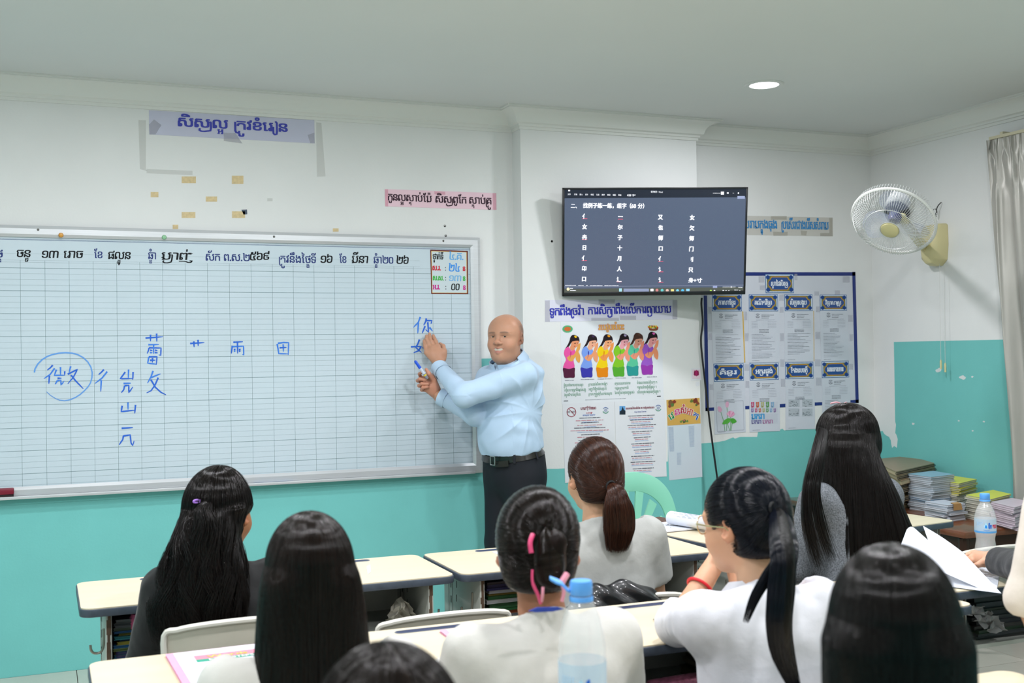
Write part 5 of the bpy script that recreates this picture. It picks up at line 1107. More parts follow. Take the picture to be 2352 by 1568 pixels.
# tumbler and orange case in the first desk
p = at(312, 1470, 'y', -2.2); t = thing('tumbler', 'pink-lidded red tumbler standing in the front left desk shelf', 'tumbler', (p[0]+.01, -2.185, .5685)); t.scale = (.92, .92, .85)
MB().lathe([(.0001, 0), (.027, 0), (.028, .1), (.027, .118), (.0001, .118)], 24).build('body', mat('tumbler_red', '8c1f2a', .2, coat=.5), t, smooth=True, angle=.6)
MB().lathe([(.029, .112), (.031, .118), (.031, .148), (.024, .164), (.0001, .168)], 24).build('lid', mat('tumbler_pink', 'c65a80', .3), t, smooth=True, angle=.6)
MB().tube(smooth_path([(0, 0, .166), (.002, .0, .182), (-.008, 0, .195), (-.01, 0, .2)]), .003, 6).build('strap', mat('strap_cream', 'c9c2a8', .7), t, smooth=True)
p = at(355, 1480, 'y', -2.2); t = thing('pencil_case', 'orange-brown case with a little house mark in the front left desk', 'case', (p[0]-.03, -2.195, .5685))
MB().box((0, 0, 0), (.1, .16, .1)).build('shell', mat('case_orange', 'b2592c', .45), t, bevel=.005)
M = MB()
for a, b_ in (((.05, .03), (.05, .06)), ((.05, .06), (.067, .075)), ((.067, .075), (.084, .06)), ((.084, .06), (.084, .03)), ((.05, .03), (.084, .03)), ((.06, .03), (.06, .05)), ((.072, .03), (.072, .05)), ((.06, .05), (.072, .05))):
    M.tube([(a[0], -.0003, a[1]), (b_[0], -.0003, b_[1])], .001, 4)
M.build('house_mark', flat('6a2c14'), t, kind='stuff')
p = at(255, 1510, 'y', -2.2); t = thing('pouch', 'dark violet pouch in the front left desk shelf', 'pouch', (.2, -2.2, .5685)); t.scale = (.75, 1, .7)
MB().prism([(0, 0), (.13, 0), (.135, .05), (.12, .062), (.01, .06), (-.003, .04)], .02, Matrix.Rotation(PI/2, 4, 'X') @ Matrix.Translation((0, 0, -.02))).build('bag', mat('pouch_violet', '3a2a66', .3, noise=.6, nscale=60), t, bevel=.006)
# crumpled paper in shelf of desk 1, right side
p = at(925, 1410, 'y', -2.15); r = random.Random(2); t = thing('crumpled_paper', 'crumpled greyish sheet of paper in the front left desk shelf', 'paper', (p[0], -2.13, .5685))
v = []; f = []
for j in range(8):
    for i in range(9): v.append((-.05+.0135*i*(1-.05*j)+r.uniform(-.006, .006), r.uniform(-.02, .02)-.02*j/8, j*.0145*(1-.5*abs(i-5.5)/5)+r.uniform(0, .006)))
M = MB(); M.add(v, [(j*9+i, j*9+i+1, (j+1)*9+i+1, (j+1)*9+i) for j in range(7) for i in range(8)]); M.build('sheet', mat('paper_crumpled', 'b5b2a6', .8), t)
# things on desks
def open_book(lab, q, z, page_c='dfe4ec'):
    t = slab_book('workbook', lab, q, z, .006, 'f0a8cc', 'book', None, pages=mat('page_edges', 'd8d8d8', .8)); return t
def ql(px, py, ang, w_, h_, z=.752):
    p = at(px, py, 'z', z)[:2]; a = math.radians(ang); u = np.array([math.cos(a), math.sin(a)]); v = np.array([math.sin(a), -math.cos(a)]); return p, [p, p+u*w_, p+u*w_+v*h_, p+v*h_], u, v
WPG = mat('page_white', 'e2e8f2', .5, noise=.01)
for lab, (px, py), ang, ttl in (('white workbook with pink spine and green-red title, on the second row left', (380, 1506), 2, 1), ('white workbook with pink spine beside the girl with the hair claw', (1009, 1450), -2, 0)):
    p, q, u, v = ql(px, py, ang, .24, .3)
    t = open_book(lab, q, .7505); o = np.array(q[0]); 
    L3 = lambda a, b_, lift: tuple(np.append(u*a+v*b_, .006+lift))
    M = MB(); M.add([L3(.018, .004, .0006), L3(.018, .296, .0006), L3(.236, .296, .0006), L3(.236, .004, .0006)], [(0, 1, 2, 3)]); M.build('page', WPG, t)
    M = MB()
    M.add([L3(.06, .055, .001), L3(.06, .095, .001), L3(.215, .095, .001), L3(.215, .055, .001)], [(0, 1, 2, 3)], 0); M.add([L3(.06, .095, .001), L3(.06, .12, .001), L3(.215, .12, .001), L3(.215, .095, .001)], [(0, 1, 2, 3)], 1)
    M.build('title_block', [flat('d8889a'), flat('3f9a82')], t)
    U3 = tuple(np.append(-v, 0)); 
    text('Words', np.array([0, 0, .0072])+np.append(u*.09+v*.09, 0), np.append(u, 0), U3, .1, .03, .02, 'e8c060', t, 'title_text', .0005); text('EASY STEPS', np.array([0, 0, .0072])+np.append(u*.09+v*.116, 0), np.append(u, 0), U3, .11, .02, .02, 'eef2f0', t, 'title_text', .0005)
# open magazine on the teacher's table
MAG = mat('magazine_page', 'dfe3ec', .5)
P = [at(1497, 1203, 'z', .752), at(1527, 1231, 'z', .752), at(1672, 1206, 'z', .76), at(1640, 1185, 'z', .76)]
t = thing('open_book', 'open picture book with a rolled left page beside the grey shirt', 'book', (0, 0, 0))
c0 = at(1497, 1206, 'z', .7525); c1 = at(1521, 1223, 'z', .7525); c2 = at(1625, 1213, 'z', .7525); c3 = at(1560, 1196, 'z', .7525)
M = MB(); M.add([c0, c1, c2, c3]+[p+np.array([0, 0, .006]) for p in (c0, c1, c2, c3)], [(4, 5, 6, 7), (0, 1, 5, 4), (1, 2, 6, 5), (2, 3, 7, 6), (3, 0, 4, 7)]); M.build('flat_page', MAG, t)
ra = at(1541, 1188, 'z', .79); rb = at(1640, 1204, 'z', .785); ax = (rb-ra); L = np.linalg.norm(ax); ax /= L; sd = np.cross(ax, [0, 0, 1.]); v = []
for i in range(2):
    for k in range(22):
        a = -1.9+k*.27; v.append(ra+ax*L*i+sd*.03*math.cos(a)*(1.1-.0*k)+np.array([0, 0, .028*math.sin(a)]))
M = MB(); M.add(v, [(k, k+1, 23+k, 22+k) for k in range(21)]); M.build('rolled_page', MAG, t, smooth=True, angle=2)
d1 = at(1612, 1190, 'z', .77); M = MB()
e = [at(1610, 1186, 'z', .775), at(1640, 1196, 'z', .775), at(1664, 1193, 'z', .775), at(1645, 1176, 'z', .775), at(1625, 1174, 'z', .775)]
M.add(e+[p-np.array([0, 0, .02]) for p in e], [(0, 1, 2, 3, 4)]+[(i, (i+1) % 5, 5+(i+1) % 5, 5+i) for i in range(5)]); M.build('right_page', MAG, t)
M = MB(); r = random.Random(9); e1 = c1-c0; e2 = c3-c0
for k in range(16):
    a, b_ = r.uniform(.05, .8), r.uniform(.05, .85); p = c0+e1*a+e2*b_; w_, h_ = r.uniform(.04, .14), r.uniform(.03, .1); M.add([p+np.array([0, 0, .0065]), p+e1*w_+np.array([0, 0, .0065]), p+e1*w_+e2*h_+np.array([0, 0, .0065]), p+e2*h_+np.array([0, 0, .0065])], [(0, 1, 2, 3)], r.choice([0, 1, 1]))
for k in range(9):
    a = .5+k*.12; s0 = r.uniform(.1, .5); 
    for s_ in (0, 1, 2): 
        u0 = s0+s_*.13; pp = lambda u, an: ra+ax*L*u+sd*.0335*math.cos(an)+np.array([0, 0, .0285*math.sin(an)]); M.add([pp(u0, a), pp(u0+.09, a), pp(u0+.09, a+.05), pp(u0, a+.05)], [(0, 1, 2, 3)], 1)
M.build('pictures', [flat('7c8290'), flat('a8aebb')], t, kind='stuff')
# pen near the clasped hands
a = at(1622, 1215, 'z', .757); b_ = at(1650, 1222, 'z', .757); t = thing('pen', 'dark red pen lying on the turned cream desk', 'pen', tuple(a)); MB().tube([(0, 0, 0), tuple(b_-a)], .0045, 8).build('barrel', mat('pen_dark', '4a2430', .3), t, smooth=True)
MB().tube([tuple((a-b_)*.12), (0, 0, 0)], [.0012, .0042], 8).build('tip', mat('pen_tip', '22202a', .3), t)
# keys on the second row desk
a = at(1510, 1423, 'z', .753); t = thing('key_ring', 'small bunch of brass keys on the second row desk', 'keys', tuple(a))
MB().tube([(.012*math.cos(k), .012*math.sin(k), .001) for k in np.linspace(0, 2*PI, 20)], .0011, 5, caps=False).build('ring', mat('key_steel', 'b9b7ae', .3, metal=.9), t, smooth=True)
MB().lathe([(.0001, .002), (.008, .002), (.009, 0)], 14, c=(.022, -.004, 0)).box((.026, -.007, 0), (.055, -.002, .002)).build('key', mat('key_brass', 'c4983c', .3, metal=.8), t)
MB().tube(smooth_path([(.012, .002, .001), (.03, .02, .006), (.035, .045, .002)]), .0015, 5).build('cord', mat('cord_dark', '30302c', .7), t)
# white slip on desk 1 and paper by the hair claw
for lab, q in (('small white paper slip on the front left desk behind the long hair', ((842, 1300), (850, 1296), (852, 1312), (845, 1318))), ('white paper corner on the second front desk, left of the hair claw girl', ((1130, 1267), (1180, 1263), (1170, 1282), (1155, 1277)))):
    p = [at(x_, y_, 'z', .7515) for x_, y_ in q]; M = MB(); M.add(p+[v_-np.array([0, 0, .001]) for v_ in p], [(0, 1, 2, 3)]+[(i, (i+1) % 4, 4+(i+1) % 4, 4+i) for i in range(4)]); tag(M.build('paper_slip', WPG, None), lab, 'paper')
# small capped bottle on the floor between desks 1 and 2
PETM = None
def pet(name, tint):
    if name in MATS: return MATS[name]
    m = mat(name+'_', tint, .06, alpha=.28, spec=.9, coat=1)
    MATS[name] = m; return m
def bottle(lab, p, H, R, cap_open=False, face=0):
    t = thing('water_bottle', lab, 'bottle', tuple(p), face); s = H/.21
    pr = [(.0001, .004), (.6*R, 0), (.9*R, .004*s), (R, .016*s), (.97*R, .03*s), (R, .04*s), (.93*R, .055*s), (.86*R, .07*s), (.93*R, .085*s), (R, .092*s), (R, .135*s), (.97*R, .142*s), (.86*R, .158*s), (.66*R, .172*s), (.5*R, .181*s), (.42*R, .186*s), (.42*R, .2*s)]
    if cap_open: pr = [(.0001, .004), (.6*R, 0), (.93*R, .004*s), (R, .014*s), (R, .05*s), (.97*R, .055*s), (R, .06*s), (R, .125*s), (.99*R, .135*s), (.92*R, .15*s), (.8*R, .165*s), (.66*R, .177*s), (.5*R, .187*s), (.42*R, .19*s), (.42*R, .2*s)]
    MB().lathe(pr, 48).build('body', pet('pet_clear', 'f4f8fb'), t, smooth=True)
    CB = mat('cap_blue', '5fa6f0', .35, spec=.5)
    MB().lathe([(.43*R, .188*s), (.5*R, .188*s), (.5*R, .193*s), (.48*R, .194*s)], 28).build('cap_ring', CB, t, smooth=True)
    MB().lathe([(.45*R, .195*s), (.47*R, .196*s), (.47*R, .209*s), (.43*R, .212*s), (.0001, .212*s)], 28).build('cap', CB, t, smooth=True, angle=.6)
    LB = mat('label_film', 'b8d8f0', .3, alpha=.55); z0, z1 = (.092*s, .135*s) if not cap_open else (.05*s, .118*s)
    M = MB(); nA = 48
    for (a, b_, mi) in ((z0, z0+(z1-z0)*.14, 1), (z0+(z1-z0)*.14, z1, 0)): M.add([(R*1.008*math.cos(2*PI*k/nA), R*1.008*math.sin(2*PI*k/nA), z) for z in (a, b_) for k in range(nA)], [(k, (k+1) % nA, nA+(k+1) % nA, nA+k) for k in range(nA)], mi)
    M.build('label', [LB, mat('label_blue', '4aa2e8', .3, alpha=.85)], t, smooth=True)
    # prints wrapped on the label: angle measured on the side towards the camera
    def wrap(pts, mi, M, lift=1.014): M.add([(R*lift*math.cos(a), R*lift*math.sin(a), z0+(z1-z0)*z) for a, z in pts], [tuple(range(len(pts)))], mi)
    M = MB(); c = -PI/2; S = .35/(R/.033) if False else .42
    def drop(ca, cz, w_, h_, mi, M): wrap([(c+ca+w_*math.sin(t_)*(1-.45*math.cos(t_))*.8, cz+h_*(math.cos(t_)*.5+.5-.5)) for t_ in np.linspace(0, 2*PI, 18, endpoint=False)], mi, M)
    drop(-.05, .55, .2, .42, 0, M); drop(-.05, .48, .13, .25, 1, M)
    wrap([(c-.3+.06*k, .22+.04*abs(k-5)/5) for k in range(11)]+[(c-.3+.06*k, .19+.05*abs(k-5)/5) for k in range(10, -1, -1)], 1, M, 1.016)
    for k in range(5): wrap([(c-.95+.13*k, .5+.04*k), (c-.9+.13*k, .5+.04*k), (c-.87+.13*k, .8), (c-.92+.13*k, .8)], 2, M, 1.013)
    M.build('water_drop_print', [mat('drop_pale', 'a8dcf8', .4), mat('drop_blue', '1f8fe8', .4), mat('splash_blue', '9cc4e8', .4)], t, kind='stuff')
    def wtx(s_, a0, a1, z_, hgt, c_, bold):
        load_glyphs(s_+'\u17c1\u17b8\u17ba\u17b6'); v2, f2, w_ = layout(s_); M = MB()
        for kk, (dx, dy) in enumerate(((0, 0), (bold, bold), (-bold, bold), (bold, -bold), (-bold, -bold))):
            M.add([(R*(1.017+.0006*kk)*math.cos(c+a0+(a1-a0)*(x_/w_)+dx), R*(1.017+.0006*kk)*math.sin(c+a0+(a1-a0)*(x_/w_)+dx), z0+(z1-z0)*(z_+y_*hgt+dy)) for x_, y_ in v2], f2)
        M.build('label_lettering', flat(c_), t, kind='stuff')
    wtx('ទឹក', .16, .5, .36, .42, '2a6ad0', .015); wtx('តាម៉ុង' if False else 'តាល', .58, 1.15, .36, .42, 'c83a5a', .015)
    if cap_open:
        v = smooth_path([(-.47*R, 0, .2*s), (-.62*R, 0, .203*s), (-.8*R, 0, .209*s), (-1.05*R, 0, .2125*s), (-1.3*R, 0, .216*s)])
        M = MB(); n_ = len(v); W = np.interp(np.linspace(0, 1, n_), [0, .35, .7, 1], [.1*R, .16*R, .34*R, .16*R])
        for sgn in (1,):
            M.add([(p_[0], -w_, p_[2]) for p_, w_ in zip(v, W)]+[(p_[0], w_, p_[2]+.001) for p_, w_ in zip(v, W)]+[(p_[0], -w_, p_[2]-.0045*s*.6-W[0]*0) for p_, w_ in zip(v, W)]+[(p_[0], w_, p_[2]-.0045*s*.6) for p_, w_ in zip(v, W)], [(i, i+1, n_+i+1, n_+i) for i in range(n_-1)]+[(3*n_+i, 3*n_+i+1, 2*n_+i+1, 2*n_+i) for i in range(n_-1)]+[(2*n_+i, 2*n_+i+1, i+1, i) for i in range(n_-1)]+[(n_+i, n_+i+1, 3*n_+i+1, 3*n_+i) for i in range(n_-1)])
        M.build('open_flap', CB, t, smooth=True, angle=.9)
    return t
p = at(1338, 1568, 'y', -4.02)
bottle('big clear water bottle with an open blue flap cap in the foreground', (p[0], -4.02, .7505), .325, .0445, True, math.radians(-26))
p = at(2263, 1200, 'y', -2.86)
bottle('small clear water bottle with blue cap on the right desk', (p[0], -2.86, .7505), .235, .036, False, math.radians(-38))
# papers on the right desk
def loose(lab, q, curl=0, name='paper_sheet'):
    P = [at(*a) if len(a) == 4 else np.array(a) for a in q]; n_ = 8; v = []
    for j in range(n_+1):
        for i in range(n_+1):
            u, w_ = i/n_, j/n_; p_ = (P[0]*(1-u)+P[1]*u)*(1-w_)+(P[3]*(1-u)+P[2]*u)*w_; p_ = p_+np.array([0, 0, curl*math.sin(PI*u)*(1-w_)]); v.append(p_)
    k = len(v); v += [p_-np.array([0, 0, .0008]) for p_ in v]; N = n_+1
    f = [(j*N+i, j*N+i+1, (j+1)*N+i+1, (j+1)*N+i) for j in range(n_) for i in range(n_)]; f += [tuple(k+a for a in q_[::-1]) for q_ in f]
    M = MB(); M.add(v, f); o = M.build(name, WPG, None, smooth=True, angle=.6); tag(o, lab, 'paper'); return o
loose('upper of two white papers held up over the right desk', [(2120, 1207, 'y', -2.86), (2212, 1268, 'y', -2.95), (2300, 1362, 'z', .754), (2170, 1345, 'z', .754)], .004)
loose('lower white paper with a folded corner on the right desk', [(2083, 1215, 'y', -2.95), (2100, 1212, 'y', -2.93), (2262, 1356, 'z', .7525), (2063, 1268, 'y', -3.0)], .006)
loose('white paper lying flat under the writing hand', [(2225, 1290, 'z', .7518), (2300, 1300, 'z', .7518), (2290, 1350, 'z', .7518), (2228, 1345, 'z', .7518)], 0)
# blue things inside right desk's shelf: crumpled sheets
for k in range(4):
    p = at(2240+16*k, 1420+28*k, 'y', -3.17); r = random.Random(k+20); v = [(-.03+.012*i+r.uniform(-.004, .004), r.uniform(-.012, .012), .01*j+r.uniform(-.003, .006)) for j in range(4) for i in range(7)]
    M = MB(); M.add(v, [(j*7+i, j*7+i+1, (j+1)*7+i+1, (j+1)*7+i) for j in range(3) for i in range(6)]); o = M.build('crumpled_sheet', mat('paper_grey_crumpled', '8f9090', .8), None, loc=(p[0], -3.17, .66-.02*k)); tag(o, ['topmost', 'upper middle', 'lower middle', 'lowest'][k]+' crumpled grey sheet poking out of the right desk shelf', 'paper')
# pink sequined pouch in second-row desk
p = at(1550, 1560, 'y', -3.32); t = thing('pencil_pouch', 'shiny pink pencil pouch in the second row desk shelf', 'pouch', (p[0]-.07, -3.33, .5685))
MB().prism([(0, 0), (.17, 0), (.175, .06), (.165, .075), (.005, .072)], .05, Matrix.Rotation(PI/2, 4, 'X') @ Matrix.Translation((0, 0, -.05))).build('bag', mat('pouch_pink', 'b8708c', .25, noise=.4, nscale=90, metal=.3), t, bevel=.008)
# ============================================================ people
def skinmat(name, c, rough=.5): return mat(name, c, rough, sss=.15, noise=.03, nscale=25, spec=.4, vcol='tint', bump=.05, bscale=300)
def Mrot(fwd, pitch=0, roll=0, s=1, loc=(0, 0, 0)):
    """frame whose +y looks along fwd (xy direction)"""
    a = math.atan2(-fwd[0], fwd[1])
    return Matrix.Translation(Vector(loc)) @ Matrix.Rotation(a, 4, 'Z') @ Matrix.Rotation(math.radians(pitch), 4, 'X') @ Matrix.Rotation(math.radians(roll), 4, 'Y') @ Matrix.Scale(s, 4)
def head_ops(fat=0, smile=False, fem=False):
    j = .9 if fem else 1; o = [('u', ell((0, -.012, .025), (.077+.004*fat, .095, .092)), 0), ('u', ell((0, .035, .035), (.06+.008*fat, .05, .06)), .04), ('u', ell((0, .026, -.03), (.063*j+.006*fat, .066, .083)), .04), ('u', ell((0, .032, -.078), (.046*j+.014*fat, .048, .038)), .04),
         ('u', ell((0, .07, -.1), (.022, .02, .018)), .03)]
    if fat: o += [('u', ell((0, .03, -.112), (.052, .046, .03)), .04)]
    for s in (-1, 1):
        o += [('u', ell((s*.038, .06, -.044), (.027+.001*fat, .024, .027)), .03)]
    o += [('u', ell((0, .08, .017), (.05, .014, .011)), .025)]
    for s in (-1, 1): o += [('s', ell((s*.033, .1, .0), (.019, .012, .010)), .016)]
    for s in (-1, 1): o += [('u', ell((s*.032, .0765, .0), (.0165, .0135, .0115)), .006), ('s', ell((s*.032, .094, -.001), (.0145, .0105, .0046 if smile else .0045), (0, s*4, 0)), .001)]
    o += [('u', cap((0, .086, .014), (0, .106, -.026), .007, .0105), .014), ('u', ell((0, .108, -.031), (.0155, .0125, .0115)), .01)]
    for s in (-1, 1): o += [('u', ell((s*.0155, .098, -.035), (.0095, .011, .008)), .006), ('s', ell((s*.008, .103, -.043), (.0045, .006, .003)), .003)]
    if smile:
        for s in (-1, 1):
            o += [('u', cap((0, .0975, -.0595), (s*.028, .083, -.0575), .0046, .0035), .005), ('u', cap((0, .095, -.082), (s*.024, .083, -.071), .0075, .004), .008)]
        for s in (-1, 1): o += [('s', cap((0, .104, -.0712), (s*.026, .09, -.064), .0046, .002), .001), ('u', ell((s*.04, .074, -.05), (.012, .012, .014)), .02)]
    else:
        for s in (-1, 1): o += [('u', cap((0, .098, -.0635), (s*.023, .088, -.064), .0055, .0035), .006), ('u', cap((0, .097, -.0775), (s*.019, .089, -.07), .007, .0035), .006)]
        o += [('s', cap((-.02, .105, -.070), (.02, .105, -.070), .0015, .0015), .002)]
    for s in (-1, 1):
        o += [('u', ell((s*.083, -.010, -.010), (.0085, .021, .032), (8, 0, s*-30)), .005), ('u', ell((s*.077, .0, -.036), (.006, .008, .009)), .006), ('s', ell((s*.0905, -.003, -.008), (.0068, .012, .019), (8, 0, s*-30)), .004), ('u', ell((s*.078, .006, -.014), (.0045, .004, .007)), .003)]
    return o
def face_tint(base, brow=(.07, .05, .04), scalp=None):
    b = np.array(srgb(base)[:3])
    def f(P):
        C = np.tile(b, (len(P), 1)); x, y, z = np.abs(P[:, 0]), P[:, 1], P[:, 2]
        def mixin(w, c): 
            C[:] = C*(1-w[:, None])+np.array(c)*w[:, None]
        g = lambda dx, dy, dz, c: np.exp(-(((x-c[0])/dx)**2+((y-c[1])/dy)**2+((z-c[2])/dz)**2))
        mixin(.3*g(.022, .04, .022, (.042, .07, -.04)), b*np.array([1.05, .72, .68])); mixin(.3*g(.016, .03, .02, (0, .11, -.03)), b*np.array([1.08, .75, .7]))
        mixin(.35*(x > .072)*(np.abs(y) < .03)*(np.abs(z+.01) < .04), b*np.array([1.1, .7, .6]))
        mixin(np.clip(1.3*g(.022, .03, .0058, (0, .095, -.0635)), 0, .75), (.42, .17, .14)); mixin(np.clip(1.3*g(.019, .03, .007, (0, .095, -.078)), 0, .8), (.5, .2, .17))
        zb = .0215-.09*np.maximum(x-.034, 0)**1.0+.05*np.minimum(x-.034, 0); mixin(np.clip(1.5*np.exp(-((x-.033)/.018)**4-((z-zb)/.0034)**2)*(y > .055), 0, .62), brow)
        mixin(.55*np.exp(-((x-.032)/.017)**4-((z-.0052)/.0018)**2)*(y > .06), (.06, .04, .03)); mixin(.28*np.exp(-((x-.032)/.017)**4-((z+.0055)/.0022)**2)*(y > .06), b*.5)
        if scalp is not None:
            w = np.clip((.078-z)/.03, 0, 1)*np.clip((.03-y)/.04, 0, 1)*np.clip((z+.05)/.02, 0, 1); mixin(.8*w*(.75+.25*fnoise(P, 260, 3)), scalp)
        C *= (1+.05*fnoise(P, 45, 1))[:, None]
        return C
    return f
def join_objs(objs, name):
    vs = []; fs = []; cs = []; n = 0
    for o in objs:
        me = o.data; k = len(me.vertices); v = np.zeros(k*3); me.vertices.foreach_get('co', v); vs.append(v)
        f = np.zeros(len(me.loops), np.int32); me.loops.foreach_get('vertex_index', f); fs.append(f+n); n += k
        c = np.zeros(k*4); me.color_attributes['tint'].data.foreach_get('color', c); cs.append(c)
    m = objs[0].data.materials[0]; par = objs[0].parent
    for o in objs: bpy.data.objects.remove(o)
    me = bpy.data.meshes.new(name); V = np.concatenate(vs); F = np.concatenate(fs); nf = len(F)//4
    me.vertices.add(n); me.vertices.foreach_set('co', V.astype(np.float32)); me.loops.add(len(F)); me.loops.foreach_set('vertex_index', F.astype(np.int32)); me.polygons.add(nf)
    me.polygons.foreach_set('loop_start', np.arange(0, nf*4, 4, dtype=np.int32)); me.polygons.foreach_set('loop_total', np.full(nf, 4, np.int32)); me.update(calc_edges=True); me.polygons.foreach_set('use_smooth', np.ones(nf, bool))
    a = me.color_attributes.new('tint', 'FLOAT_COLOR', 'POINT'); a.data.foreach_set('color', np.concatenate(cs).astype(np.float32))
    return link(name, me, par, m)
def eyes(root, M, look=(0, 1)):
    EW = mat('eye_white', 'd8d2ca', .15, coat=.6); EI = mat('eye_iris', '1d120c', .1, coat=.8)
    for s in (-1, 1):
        e = MB(); c = Vector((s*.032, .0752, .0)); R_ = .0128
        e.lathe([(R_*math.sin(t)+1e-5, R_*math.cos(t)) for t in np.linspace(0, PI, 14)], 20, M=M @ Matrix.Translation(c)); eo = e.build('eye', EW, root, smooth=True)
        d = Vector((look[0], look[1], 0)).normalized(); i = MB(); q = Vector((0, 0, 1)).rotation_difference(d).to_matrix().to_4x4()
        i.lathe([(.0001, .0133), (.003, .0131), (.0062, .0118)], 18, M=M @ Matrix.Translation(c) @ q); i.build('iris', EI, eo, smooth=True)
def flat_tint(c): 
    b = np.array(srgb(c)[:3]); return lambda P: np.tile(b, (len(P), 1))*(1+.06*fnoise(P, 40, 2))[:, None]
# ---- hands: joints given as world points
def hand_ops(wrist, mcps, fingers, r0=.0092, palm_r=.013, wr=.026, k=.008):
    o = []
    c = np.mean(mcps, axis=0)
    for m in mcps: o.append(('u', cap(wrist, m, wr*.62, palm_r), .018))
    o.append(('u', cap(wrist*.6+c*.4, c, wr*.6, palm_r*1.1), .02))
    for fi, fg in enumerate(fingers):
        n_ = len(fg)
        for i in range(n_-1):
            ra = r0*(1-.09*i)*(.88 if fi == len(fingers)-1 and False else 1); rb = r0*(1-.09*(i+1)); o.append(('u', cap(fg[i], fg[i+1], ra, rb), .0035 if i else .006))
    return o
def fields(ops_list, k=.004):
    fs = [comb(o) for o in ops_list]
    def f(p):
        d = fs[0](p)
        for g in fs[1:]: d = smin(d, g(p), k)
        return d
    return f
# ---- hair
HAIRM = {}
def hairmat(name, c, rough=.3, c2=None):
    if name in MATS: return MATS[name]
    m = bpy.data.materials.new(name); m.use_nodes = True; nt = m.node_tree; b = nt.nodes['Principled BSDF']
    b.inputs['Base Color'].default_value = srgb(c); b.inputs['Roughness'].default_value = rough; b.inputs['Specular IOR Level'].default_value = .36; b.inputs['IOR'].default_value = 1.42
    if c2:
        hi = nt.nodes.new('ShaderNodeHairInfo'); mx = nt.nodes.new('ShaderNodeMix'); mx.data_type = 'RGBA'; nt.links.new(hi.outputs['Random'], mx.inputs['Factor']); mx.inputs['A'].default_value = srgb(c); mx.inputs['B'].default_value = srgb(c2); nt.links.new(mx.outputs['Result'], b.inputs['Base Color'])
    MATS[name] = m; return m
def strands(name, P, r, m, parent=None, taper=.5):
    """P: (N, K, 3) world points"""
    N, K, _ = P.shape; hc = bpy.data.hair_curves.new(name); hc.add_curves([K]*N)
    hc.attributes['position'].data.foreach_set('vector', P.reshape(-1).astype(np.float32))
    a = hc.attributes.get('radius') or hc.attributes.new('radius', 'FLOAT', 'POINT')
    rr = np.tile(np.interp(np.linspace(0, 1, K), [0, .1, .8, 1], [.7, 1, .8, taper*.5])*r, (N, 1))*RNG.uniform(.6, 1.3, (N, 1))
    a.data.foreach_set('value', rr.reshape(-1).astype(np.float32)); hc.materials.append(m)
    o = bpy.data.objects.new(name, hc); COL.objects.link(o); o.parent = parent; o['kind'] = 'stuff'; return o
def tf(P, M): A = np.array(M); return P@A[:3, :3].T+A[:3, 3]
def column(zs, cx, cy_, hx, hy, pw=2.0):
    k_ = [.2, .5, .7, .85, .93]; zs = [.114, .102, .083, .062, .04]+[min(zs[0], .02)]+[z for z in zs[1:]]; cx = [cx[0]]*5+list(cx); cy_ = [-.014, -.015, -.018, -.022, -.025]+list(cy_); hy = [min(hy[0], .1)*q for q in k_]+list(hy); hx = [min(hx[0], .09)*q for q in k_]+list(hx)
    zs = np.array(zs[::-1]); cx, cy_, hx, hy = [np.array(a[::-1]) for a in (cx, cy_, hx, hy)]
    def f(p):
        z = p[:, 2]; a = np.interp(z, zs, hx); b_ = np.interp(z, zs, hy); x0 = np.interp(z, zs, cx); y0 = np.interp(z, zs, cy_)
        d = ((np.abs((p[:, 0]-x0)/a)**pw+np.abs((p[:, 1]-y0)/b_)**pw)**(1/pw)-1)*np.minimum(a, b_)*.9
        return np.maximum(d, np.maximum(zs[0]-z, z-zs[-1]))
    return f
def radial(H, O, D, rmax=.3, it=18):
    """distance along D from O to the surface H = 0, outermost crossing by bisection"""
    lo = np.zeros(len(O)); hi = np.full(len(O), rmax)
    for _ in range(it):
        m = (lo+hi)/2; ins = H((O+D*m[:, None]).astype(np.float32)) < 0; lo = np.where(ins, m, lo); hi = np.where(ins, hi, m)
    return (lo+hi)/2
